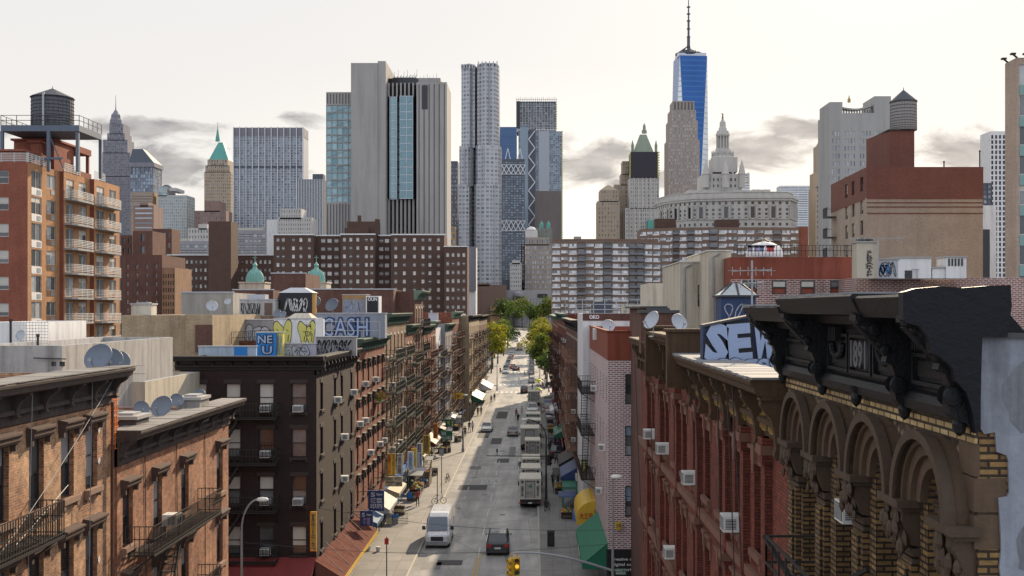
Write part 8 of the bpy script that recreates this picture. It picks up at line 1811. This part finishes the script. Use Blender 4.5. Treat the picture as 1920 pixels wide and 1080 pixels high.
m = MB(); m.tube([(0,0,20-490*k)]+[(-(185*k)*f, 0, 20-(490-34*math.sin(f*1.75))*k) for f in [i/10 for i in range(1, 11)]], [.07]*6+[.055]*5, 8); m.bar((0,0,6.6),(.9,0,6.3),.06); m.build('mast_arm', 'steel', t)
k2 = 20-466*k; signal(((957-1000)*k, D-.1, k2), 'yellow traffic signal seen side-on, left of the pair on the near mast arm', -1.1); signal(((969.5-1000)*k, D-.1, k2+.05), 'yellow traffic signal facing the camera with its amber lens lit, on the near mast arm', 0, 1)
signbox('street_name_sign', 'two small green street name plates on the near right lamp post', 1154, 1174, 1066, 1078, 64.8, 'paint_green', [('MARKET ST', .05, .95, .1, .45, 'white', False), ('MADISON', .05, .95, .55, .9, 'white', False)], thick=.04)
D = 112.5; k = D/F; X = (1024-1000)*k; t = lamp((X, D, .14), 'dark street lamp with long mast arm beside the nearest box truck', 8.8, 2.0, -1, 'iron'); m = MB(); m.tube([(0,0,5.1),(-(112*k),0,5.15)], .045, 6); m.bar((-92*k,0,5.15),(-92*k,0,5.5),.06); m.box(-92*k-.08,-92*k+.08,-.08,.08,5.5,5.85); m.build('mast_arm', 'iron', t)
signal((X+.35, D-.2, 5.4), 'black-backed traffic signal on the dark lamp post by the nearest box truck', 2.4, 0, 'iron')
for (px, yf, yt, lb, sd, mm) in ((868, 849, 742, 'grey lamp post on the left pavement beyond the white van', 0, 'steel'), (932, 733, 668, 'lamp post at the left corner of the far crossing', 0, 'steel'), (1012, 712, 658, 'lamp post with a curved arm at the right corner of the far crossing', -1, 'steel')):
    D = Dg(yf); k = D/F; lamp(((px-1000)*k, D, ground_z(D)+.1), lb, (yf-yt)*k, 2.2 if sd else .1, sd or 1, mm)
for (x, y, lb) in ((927, 664, 'orange traffic signal above the left corner of the far crossing'), (938, 690, 'orange traffic signal on the left corner post of the far crossing'), (973, 688, 'orange traffic signal above the right corner of the far crossing')):
    signal(tuple(PX(x, y, 276)), lb, 0, 2, 'paint_orange', 1.15)
for o_ in [o for o in COL.objects if o.get('label', '').startswith('lamp post') and 'far crossing' in o['label']]:
    r_ = 'right' in o_['label']; q_ = PX(971 if r_ else 927, 687 if r_ else 662, o_.location.y)-o_.location; m = MB(); m.bar((0,0,q_.z+.25), (q_.x,0,q_.z+.35), .1); m.build('mast_arm', 'steel', o_)
def post(px, yf, yt, lb, plate=None, m='iron'):
    D = Dg(yf); k = D/F; t = thing('sign_post', lb, 'sign post', ((px-1000)*k, D, .14)); q = MB(); q.tube([(0,0,0),(0,0,(yf-yt)*k)], .04, 6); q.build('post', m, t)
    if plate: q = MB(); q.box(-plate[0]/2, plate[0]/2, -.08, -.04, (yf-yt)*k-plate[1]-.1, (yf-yt)*k-.1); q.build('plate', plate[2], t)
    return t
post(725, 1095, 1010, 'thin black post on the near left pavement with a red-edged plate', (.3,.45,'paint_red')); post(820, 946, 880, 'thin leaning pole behind the parked bicycle'); post(828, 928, 842, 'sign post with a back-turned grey plate on the left pavement', (.5,.75,'fr_grey')); post(866, 825, 752, 'thin post at the kerb by the far left signs')
# ---------------------------------------------------------------- signs
INK = 'inkdark'
def hang(name, label, x0, x1, y0, y1, mcol, texts, border=None, cat='sign'):
    D = 12.8*F/(1000-x0); t, w, h = signbox(name, label, x0, x1, y0, y1, D, mcol, texts, border, cat=cat); m = MB(); m.bar((-1.0,.08,h-.1),(w,.08,h-.05),.05); m.bar((-1.0,.08,h+.5),(w*.8,.08,h),.03); m.build('bracket', 'iron', t); return t
hang('shop_sign', 'navy square sign with white characters and a round swirl, lowest large one on the left', 691, 720, 920, 958, 'paint_navy', [('漢藝', .12, .88, .36, .6, 'white', False), ('印刷', .12, .88, .64, .88, 'white', False), ('S', .15, .42, .08, .3, 'white', False), ('Signs', .5, .9, .12, .26, 'white', False)])
hang('shop_sign', 'second smaller navy sign with pink characters below the square navy one', 675, 699, 958, 986, 'paint_navy', [('S', .15, .4, .12, .38, 'white', False), ('Sign', .5, .9, .18, .34, 'white', False), ('海福', .2, .8, .45, .68, 'gr_pink', False), ('千里', .2, .8, .7, .92, 'gr_pink', False)])
hang('shop_sign', 'wide cream sign lettered POS and CCTV with black border', 722, 754, 894, 912, 'paint_cream', [('監視系統', .06, .46, .1, .4, INK, False), ('POS', .58, .92, .1, .38, INK, False), ('電話電腦', .06, .55, .45, .68, INK, False), ('CCTV', .1, .45, .73, .93, INK, False), ('收銀機', .6, .95, .5, .9, INK, False)], 'iron')
hang('shop_sign', 'tall yellow sign with red and black characters, first of the group above the cream sign', 726, 741, 851, 892, 'paint_yellow', [('美國巴士公司', .08, .46, .04, .96, 'paint_red', True), ('212-555-0123', .62, .9, .04, .96, INK, True)], 'iron')
hang('shop_sign', 'tall white sign with grey vertical characters beside the yellow and red one', 743, 755, 851, 889, 'white', [('福州眼鏡', .18, .8, .15, .96, INK, True), ('歐陽', .2, .8, .03, .12, INK, False)], 'iron')
hang('shop_sign', 'white sign with blue vertical characters, second white one of the left group', 764, 776, 847, 882, 'white', [('永裕彩印', .2, .8, .05, .95, 'paint_blue', True)])
hang('shop_sign', 'yellow sign with faded characters half hidden behind two white signs', 771, 781, 841, 876, 'paint_yellow', [('金龍', .2, .8, .1, .9, 'inkgreen', True)])
hang('shop_sign', 'tallest white sign with blue-black characters in the left group', 781, 791.5, 831, 875, 'white', [('剪藝', .15, .85, .03, .38, 'paint_navy', True), ('212-555-0199', .15, .4, .42, .97, 'paint_blue', True), ('髮型美容', .55, .9, .42, .97, 'paint_blue', True)])
hang('shop_sign', 'yellow sign with black characters above the cream awning', 792, 806, 816, 851, 'paint_yellow', [('環球網吧', .15, .85, .04, .96, INK, True)])
hang('shop_sign', 'orange vertical sign beyond the yellow one on the left side', 812, 821, 794, 822, 'paint_orange', [('好味道', .2, .8, .05, .95, INK, True)])
hang('shop_sign', 'dark green sign with pale characters above the maroon awning', 825, 848, 808, 826, 'paint_green', [('福建', .1, .5, .1, .45, 'white', False), ('金山大酒店', .08, .92, .5, .9, 'white', False)])
hang('shop_sign', 'round-topped green sign high above the dark green one', 835, 847, 786, 800, 'paint_green', [('利', .3, .7, .2, .8, 'gr_yel', False)])
hang('shop_sign', 'yellow bananas-coloured sign high on a post at the far left shops', 850, 869, 737, 748, 'paint_yellow', [('金', .3, .7, .2, .8, 'paint_red', False)])
hang('shop_sign', 'upright black sign with white letters over the far left shops', 874, 880, 725, 741, 'fr_dark', [('OPK', .2, .8, .05, .95, 'white', True)]); hang('shop_sign', 'white banner sign lettered BEST over the far left shops', 872, 896, 742, 752, 'white', [('BEST', .1, .9, .2, .8, INK, False)])
hang('shop_sign', 'yellow square sign beyond the black upright one on the left side', 886, 893, 732, 741, 'paint_yellow', [('大', .3, .7, .2, .8, INK, False)]); hang('shop_sign', 'blue pale sign near the last left shops', 864, 869, 748, 758, 'gr_sky', [])
hang('neon_sign', 'red figure-shaped neon sign over the far left pavement', 871, 880, 761, 767, 'paint_red', []); hang('neon_post', 'slim red upright below the red neon sign', 874.5, 877, 767, 783, 'paint_red', []); hang('newsstand', 'orange kiosk front with black lettering beside the maroon awning', 849, 860, 818, 832, 'paint_yellow', [('大家樂', .1, .9, .3, .8, INK, False)], cat='kiosk'); hang('shop_sign', 'grey-white shop board of the white corrugated front on the left', 852, 866, 783, 795, 'fr_grey', [('公司', .2, .8, .2, .8, 'white', False)])
def rsign(name, label, x0, x1, y0, y1, D, mcol, texts, border=None): return signbox(name, label, x0, x1, y0, y1, D, mcol, texts, border)
def lobster(t, w, h):
    m = MB()
    for i in range(6): r = h*(.13-.012*i); m.lathe([(.01,-.01),(r,-.005),(r,.005),(.01,.01)], n=10); m.v[-40:] = [(w*(.5+.0*i)+x+w*.055*(i-2)*1.4, -.03+z, h*.5+y) for x, y, z in m.v[-40:]]
    for s_ in (-1, 1):
        m.bar((w*.38,-.03,h*.5+s_*h*.08),(w*.2,-.03,h*.5+s_*h*.28),h*.06); m.bar((w*.2,-.03,h*.5+s_*h*.28),(w*.08,-.03,h*.5+s_*h*.2),h*.13)
        for i in range(4): m.bar((w*(.45+i*.07),-.03,h*.5+s_*h*.1),(w*(.43+i*.08),-.03,h*.5+s_*h*.3),h*.035)
    m.bar((w*.75,-.03,h*.5),(w*.9,-.03,h*.62),h*.1); m.bar((w*.75,-.03,h*.5),(w*.9,-.03,h*.38),h*.1); m.build('lobster_picture', 'paint_red', t)
t, w, h = rsign('lobster_sign', 'white sign with a red lobster over the right pavement', 1015, 1038, 759, 775, 205, 'white', [], 'iron'); lobster(t, w, h)
t, w, h = rsign('lobster_sign', 'tall rounded white sign with a red lobster, right of the wide one', 1041, 1051, 718, 757, 225, 'white', []); m = MB(); m.lathe([(.01,-.08),(w/2,-.05),(w/2,.1),(.01,.12)], n=16); m.v = [(x+w/2, z+.08, y+h) for x, y, z in m.v]; m.build('round_top', 'white', t)
m = MB(); m.bar((w*.5,-.03,h*.2),(w*.5,-.03,h*.75),w*.3); m.bar((w*.5,-.03,h*.7),(w*.2,-.03,h*.95),w*.16); m.bar((w*.5,-.03,h*.7),(w*.8,-.03,h*.95),w*.16); m.build('lobster_picture', 'paint_red', t)
rsign('shop_sign', 'white square sign with a dark mark beside the lobster signs', 1031, 1039, 736, 749, 230, 'white', [('回', .25, .75, .3, .7, INK, False)], 'fr_grey'); rsign('shop_sign', 'pale blue sign below the lobster signs', 1040, 1052, 783, 792, 205, 'gr_sky', [('新金', .1, .9, .2, .8, 'white', False)]); rsign('shop_sign', 'tall dark sign with yellow characters beyond the yellow awning', 1090, 1100, 862, 900, 96, 'paint_black', [('甘尼大', .2, .8, .05, .95, 'gr_yel', True)])
for (x, y, lb) in ((1009, 728, 'bright yellow-green umbrella nearest the far right corner'), (1010, 712, 'second yellow-green umbrella near the far right corner')):
    D = 262; q = PX(x, y, D); t = thing('market_umbrella', lb, 'umbrella', (q.x, D, .14)); m = MB(); m.lathe([(1.05,q.z-.5),(.6,q.z-.1),(.03,q.z+.1)], n=8); m.build('canopy', flat('fluo_yellow', (.6,.7,.02), .6), t); m = MB(); m.tube([(0,0,0),(0,0,q.z)], .03, 6); m.build('pole', 'steel', t)
# ---------------------------------------------------------------- awnings and pavement clutter
for (y0, y1, z1, z0, o, mm, lb) in ((90,94,3.3,2.8,1.2,plaster('dull_blue_canvas', (.05,.13,.25), .4, .7, 3, .5),'small blue awning beyond the faded red corrugated one'),(95.4,101,3.8,2.9,1.5,plaster('dirty_white_canvas', (.45,.45,.42), .5, .7, 3, .6),'dirty white shed-like awning after the blue one'),(104,110,3.4,2.9,1.3,plaster('dull_cream_canvas', (.42,.37,.25), .5, .7, 3, .6),'cream awning with lettering beneath the vertical signs'),(130,138,3.5,2.9,1.1,MATS['dull_cream_canvas'],'long cream awning beneath the yellow characters sign'),(142,150,3.6,2.9,1.4,plaster('maroon_canvas', (.12,.015,.02), .3, .6),'maroon awning beneath the dark green sign'),(158,168,3.5,3.0,1.3,'iron','dark awning beyond the maroon one'),(176,184,3.5,2.9,1.4,'fr_grey','grey awning near the orange kiosk')): awning('shop_awning', lb, FL, y0, y1, z1, z0, o, mm, 'L', .3)
awning('shop_awning', 'large white awning at the last left shops before the crossing', -11.4, 236, 250, 4.6, 3.2, 2.6, 'white', 'L', .3); awning('shop_awning', 'green shop canopy on the last left building', -11.4, 205, 220, 4.4, 3.4, 2, 'paint_green', 'L', .3)
for (y0, y1, mm, lb) in ((113,120,'paint_navy','navy awning past the yellow barrel awning'),(122,130,'iron','black awning in the middle of the right row'),(150,160,'paint_green','green canopy by the crowd on the right pavement'),(185,196,'white','white awning near the lobster signs')): awning('shop_awning', lb, 4.4, y0, y1, 4.0, 3.1, 1.6, mm, 'R', .3)
rp0 = random.Random(41)
def crate_stack(p, label, seed, n=4, group=None, name='crate_stack'):
    r = random.Random(seed); t = thing(name, label, 'crates', p, r.uniform(-.3,.3), group)
    for i in range(n):
        m = MB(); w, d, h = .5, .38, .28; x = (i % 2)*.55-.25; z = (i//2)*.3; m.box(x-w/2, x+w/2, -d/2, -d/2+.02, z, z+h); m.box(x-w/2, x+w/2, d/2-.02, d/2, z, z+h); m.box(x-w/2, x-w/2+.02, -d/2, d/2, z, z+h); m.box(x+w/2-.02, x+w/2, -d/2, d/2, z, z+h); m.box(x-w/2, x+w/2, -d/2, d/2, z, z+.03); m.box(x-w/2+.03, x+w/2-.03, -d/2+.03, d/2-.03, z+.05, z+h-.05, 1)
        m.build('crate', [r.choice(['fr_brown', 'paint_blue', 'fr_grey', 'paint_cream']), r.choice(['inkgreen', 'paint_orange', 'iron'])], t)
for i, (x, y, lb) in enumerate(((735,985,'crates below the small navy sign'),(748,968,'crates before the white shed-like awning'),(772,942,'crates beside the folding gate on the left pavement'),(790,915,'crates before the cream lettered awning'),(812,893,'crates beside the wooden stair stall'),(838,850,'crates under the dark green sign'),(858,830,'crates next to the orange kiosk'),(1060,880,'crates below the black escape on the right pavement'),(1050,852,'crates behind the crowd on the right pavement'),(1045,835,'crates beside the black car on the right pavement'))):
    D = Dg(y); crate_stack(((x-1000)*D/F, D, .14), lb, i, 6)
for i in range(22):
    sd = i % 2; D = 98+rp0.random()*150; X = (FL+1.1) if sd else (3.2 if D < 108 else 2.9); m_ = ('left', 'right')[1-sd]
    t = thing('produce_stand', 'sidewalk produce stand with a dark cover among the stands on the %s pavement' % m_, 'stand', (X, D, .14), 0, 'produce stands on the %s pavement' % m_)
    q = MB(); q.box(-.6,.6,-.9,.9,.55,.65); q.box(-.55,-.5,-.85,-.8,0,.55); q.box(.5,.55,-.85,-.8,0,.55); q.box(-.55,.55,-.8,.8,.1,.4); q.build('table', 'fr_brown', t)
    q = MB(); r_ = random.Random(i)
    for j in range(24): a, c = r_.uniform(-.5,.5), r_.uniform(-.8,.8); q.box(a-.09,a+.09,c-.09,c+.09,.65,.72+r_.random()*.14, r_.randrange(3))
    q.build('produce', ['inkgreen', 'paint_orange', 'gr_yel'], t); q = MB(); q.extx([(-1.0,2.1),(1.0,2.3),(1.0,2.34),(-1.0,2.14)], -.8, .8); q.build('cover', r_.choice(['iron', 'fr_grey', 'paint_navy', 'maroon']) if 0 else r_.choice(['iron', 'fr_grey', 'paint_navy']), t)
    for sx in (-.7, .7): q = MB(); q.tube([(sx,-.9,0),(sx,-.9,2.1)], .02, 5); q.build('pole', 'steel', t)
D = Dg(985); m = MB()
for i in range(14): m.bar((i*.12,0,0),(i*.12,0,1.0),.025)
for z in (.05,.5,1.0): m.bar((0,0,z),(1.6,0,z),.03)
tag(m.build('folding_gate', 'iron', None, ((733-1000)*D/F, D, .14)), 'low black folding gate on the left pavement beneath the white awning', 'gate')
D = Dg(915); t = thing('stair_stall', 'wooden cellar stair housing with slanting sides beneath the tallest white sign', 'stair', ((776-1000)*D/F, D, .14)); m = MB(); m.extx([(0,0),(0,.9),(3.2,2.6),(3.2,0)][::-1], 0, .12); m.extx([(0,0),(0,.9),(3.2,2.6),(3.2,0)][::-1], 1.6, 1.72); m.build('side_board', 'fr_brown', t)
for i in range(8): m = MB(); m.box(.12, 1.6, .3+i*.36, .5+i*.36, .5+i*.22, .56+i*.22); m.build('step', plaster('worn_step', (.35,.27,.2), .4, .8, 2, .3), t)
m = MB(); m.box(0,1.72,-.05,0,0,.7); m.build('front_board', plaster('rosy_board', (.38,.28,.27), .3, .8, 2, .3), t)
for (x, y, lb) in ((691, 1035, 'white bucket nearest the corrugated awning'), (709, 1037, 'white bucket to the right of the other one near the corrugated awning')):
    D = Dg(y); m = MB(); m.lathe([(.14,0),(.18,.38),(.19,.38),(.19,.4)], n=14); tag(m.build('bucket', 'white', None, ((x-1000)*D/F, D, .14)), lb, 'bucket')
def bicycle(p, label, rz, c=(.05,.1,.3)):
    t = thing('bicycle', label, 'bicycle', p, rz); f = flat('frame_%d' % int(c[2]*100), c, .4)
    for x in (-.5, .5):
        m = MB(); ring(m, x, .34, .30, .34, -.02, .02, 0, 2*PI, 18)
        for i in range(6): m.bar((x,0,.34),(x+.31*math.cos(i*PI/3),0,.34+.31*math.sin(i*PI/3)),.008)
        m.build('wheel', 'black', t)
    m = MB(); P_ = [(-.5,0,.34),(-.12,0,.3),(.38,0,.82),(-.2,0,.85)]
    for a, c_ in ((0,1),(1,2),(3,1),(3,0),(2,3)): m.bar(P_[a], P_[c_], .035)
    m.bar((.5,0,.34),(.36,0,.95),.03); m.build('frame', f, t); m = MB(); m.bar((.36,-.25,.98),(.36,.25,.98),.03); m.build('handlebar', 'steel', t); m = MB(); m.box(-.33,-.08,-.07,.07,.92,.98); m.bar((-.2,0,.85),(-.2,0,.93),.03); m.build('saddle', 'black', t); return t
D = Dg(948); bicycle(((823-1000)*D/F, D, .14), 'blue bicycle locked to the leaning pole on the left kerb', .5); D = Dg(906); bicycle(((839-1000)*D/F, D, .14), 'dark scooter-like bicycle on the left kerb beyond the blue one', 1.3, (.03,.03,.03)); D = Dg(960); bicycle(((1026-1000)*D/F, D, .14), 'dark bicycle leaning at the dark lamp post on the right kerb', 1.2, (.04,.04,.05))
D = Dg(1027); t = thing('litter_bin', 'tall black rounded bin on the right pavement at the near corner', 'bin', ((1033-1000)*D/F, D, .14)); m = MB(); m.prism([(-.3,-.22),(.3,-.22),(.3,.22),(-.3,.22)], 0, 1.15); m.build('body', 'iron', t); m = MB(); m.extx([(-.24,1.15),(-.2,1.28),(0,1.34),(.2,1.28),(.24,1.15)], -.32, .32); m.build('lid', 'iron', t); m = MB(); m.box(-.2,.2,-.24,-.22,.2,.9); m.build('door_panel', 'fr_dark', t)
# stair railing and green shed before the black escape
D = 112; t = thing('cellar_stair', 'iron railed cellar stair beside the dark green shed on the right pavement', 'stair', (3.0, 108, .14)); 
for s_ in (0, 1.1):
    m = MB(); m.bar((0,s_,.7),(1.6,s_,2.2),.05); m.bar((0,s_,.1),(1.6,s_,1.6),.08)
    for i in range(9): m.bar((i*.2,s_,.1+i*.19),(i*.2,s_,.7+i*.19),.025)
    m.build('railing', 'iron', t)
for i in range(7): m = MB(); m.box(.1+i*.22,.34+i*.22,0,1.1,.1+i*.2,.16+i*.2); m.build('step', 'iron', t)
t = thing('green_shed', 'dark green shed-like awning box against the right houses', 'shed', (2.9, 111.5, .14)); m = MB(); m.extx([(0,0),(0,2.2),(2.4,2.8),(2.4,0)][::-1], 0, 1.5); m.build('body', 'inkgreen', t); m = MB(); m.box(.15,1.3,-.03,0,.2,1.9); m.build('shutter', 'fr_grey', t)
m = MB(); m.lathe([(.5,0),(.55,.6),(.45,1.1),(.05,1.3)], n=10); tag(m.build('tarpaulin_bundle', plaster('bright_blue_tarp', (.1,.25,.6), .3, .6, 4), None, (4.2, 105.5, .14)), 'bright blue covered bundle next to the dark green shed', 'bundle')
# ---------------------------------------------------------------- people
DK, WH, GR, BL, RD, TN = (.02,.02,.025), (.65,.65,.66), (.2,.2,.22), (.05,.09,.22), (.4,.05,.05), (.35,.26,.18)
PP = [(1037,917,DK,DK,'walk',0,'left of the trio walking away by the dark lamp post'),(1046,917,GR,BL,'stride',PI,'middle of the trio by the dark lamp post, with a backpack'),(1056,920,DK,BL,'walk',PI,'right of the trio by the dark lamp post'),
 (1043,874,GR,DK,'walk',PI,'alone on the white pavement lines on the right'),(968,783,RD,DK,'walk',PI,'in red, left of the three people in the road'),(978.5,779,WH,WH,'walk',PI,'in white, walking in the road'),(971.5,793,DK,DK,'ride',PI,'riding a bicycle in the road'),
 (862,815,TN,WH,'walk',0,'in tan on the left pavement beside the grey lamp post'),(872,821,DK,DK,'stand',0,'in black on the left pavement beside the grey lamp post'),(880,811,DK,BL,'walk',PI,'dark figure on the left pavement before the white sedan'),(886,811,WH,GR,'walk',PI,'pale figure on the left pavement before the white sedan'),
 (783,952,RD,DK,'stand',.5,'in red by the crates on the left pavement'),(896,781,DK,DK,'walk',0,'left one of a pair far down the left pavement'),(902,780,DK,GR,'stride',0,'right one of a pair far down the left pavement'),(921,756,DK,BL,'walk',0,'left one of two at the left corner of the far crossing'),(927,752,BL,DK,'walk',PI,'right one of two at the left corner of the far crossing'),
 (949,693,DK,DK,'stride',1.2,'dark figure crossing beyond the far crosswalk'),(973,721,WH,WH,'walk',.4,'pale figure on the far crosswalk'),(984,706,DK,DK,'stride',1.5,'dark figure stepping over the far crosswalk on the right'),(992,713,GR,BL,'walk',.2,'grey figure behind the dark one on the far crosswalk'),(962,672,RD,DK,'walk',0,'tiny red figure beside the far yellow bus'),(998,733,DK,DK,'stride',1.1,'dark figure near the red-lit car at the crossing')]
for (x, y, s_, tr, po, rz, lb) in PP:
    D = Dg(y); X = (x-1000)*D/F; z = ground_z(D)+(.14 if (X > KR or X < KL) else 0); rd = po == 'ride'
    t = person((X, D, z), rz+random.Random(x).uniform(-.3,.3) if not rd else PI, 'person '+lb if len(lb.split()) < 15 else lb, s_, tr, po, bag=(.1,.1,.12) if 'backpack' in lb else None)
    if rd: bicycle((X, D, z), 'bicycle ridden down the road beside the box trucks', PI/2, (.05,.05,.06))
rp = random.Random(99)
cw_ = [(1029,838),(1033,846),(1036,840),(1040,850),(1044,843),(1030,853),(1038,858),(1047,838),(1050,846),(1034,835),(1042,836),(1046,856)]
for i, (x, y) in enumerate(cw_):
    D = Dg(y); cn, c = rp.choice([('black',DK),('black',DK),('navy',BL),('grey',GR),('red',RD),('blue',(.1,.15,.35))]); person(((x-1000)*D/F, D, .14), rp.uniform(0,6), 'person in a %s top among the crowd on the right pavement' % cn, c, rp.choice([DK,BL,GR]), rp.choice(['stand','walk']), group='crowd on the right pavement, '+cn)
for i in range(16):
    D = rp.uniform(262, 300); X = rp.uniform(1.0, 4.2); cn, c = rp.choice([('black',DK),('white',WH),('grey',GR),('red',RD),('navy',BL)]); person((X, D, .14), rp.uniform(0,6), 'person in a %s top at the right corner of the far crossing' % cn, c, rp.choice([DK,BL,GR]), rp.choice(['stand','walk']), group='people at the far right corner, '+cn)
t = person(tuple(PX(1003, 735, 271)-Vector((0,0,1.4))), 0, 'person in a fluorescent vest by the far crossing', (.6,.7,.02), DK, 'stand')
# flower box on the terracotta tenement
t = thing('flower_pots', 'pots of pink and green plants on a ledge of the terracotta tenement', 'plants', (FL+.3, 97.5, 11.9)); m = MB(); m.box(-.2,.3,-1.3,1.3,0,.1); m.build('ledge', 'iron', t)
for nm, lm, sd in (('foliage', LG, 1), ('blossom', leafmat('pink_blossom', (.3,.04,.08), (.45,.1,.15)), 2)):
    r_ = random.Random(sd); m = MB()
    for i in range(90 if nm == 'foliage' else 30):
        c = Vector((r_.uniform(-.3,.5), r_.uniform(-1.3,1.3), .2+r_.random()*.7)); u = Vector((r_.gauss(0,1),r_.gauss(0,1),r_.gauss(0,1))).normalized()*.12; v = u.orthogonal().normalized()*.09; m.quad(tuple(c-u),tuple(c+v),tuple(c+u),tuple(c-v))
    m.build(nm, lm, t)
# overhead cables across the street
for (p, q, sag, lb) in (((FL, 72, 7.2), (5, 66, 7.0), .5, 'thin cable strung low across the street beyond the signals'), ((-17, 64.5, 6.6), (4.6, 65, 6.4), .6, 'thin cable between the two nearest lamp posts')):
    m = MB(); P0, P1 = Vector(p), Vector(q); m.tube([tuple(P0.lerp(P1, i/16)-Vector((0,0,sag*math.sin(PI*i/16)))) for i in range(17)], .012, 4); tag(m.build('cable', 'fr_dark', None), lb, 'cable')

bpy.data.scenes.remove(TMP)
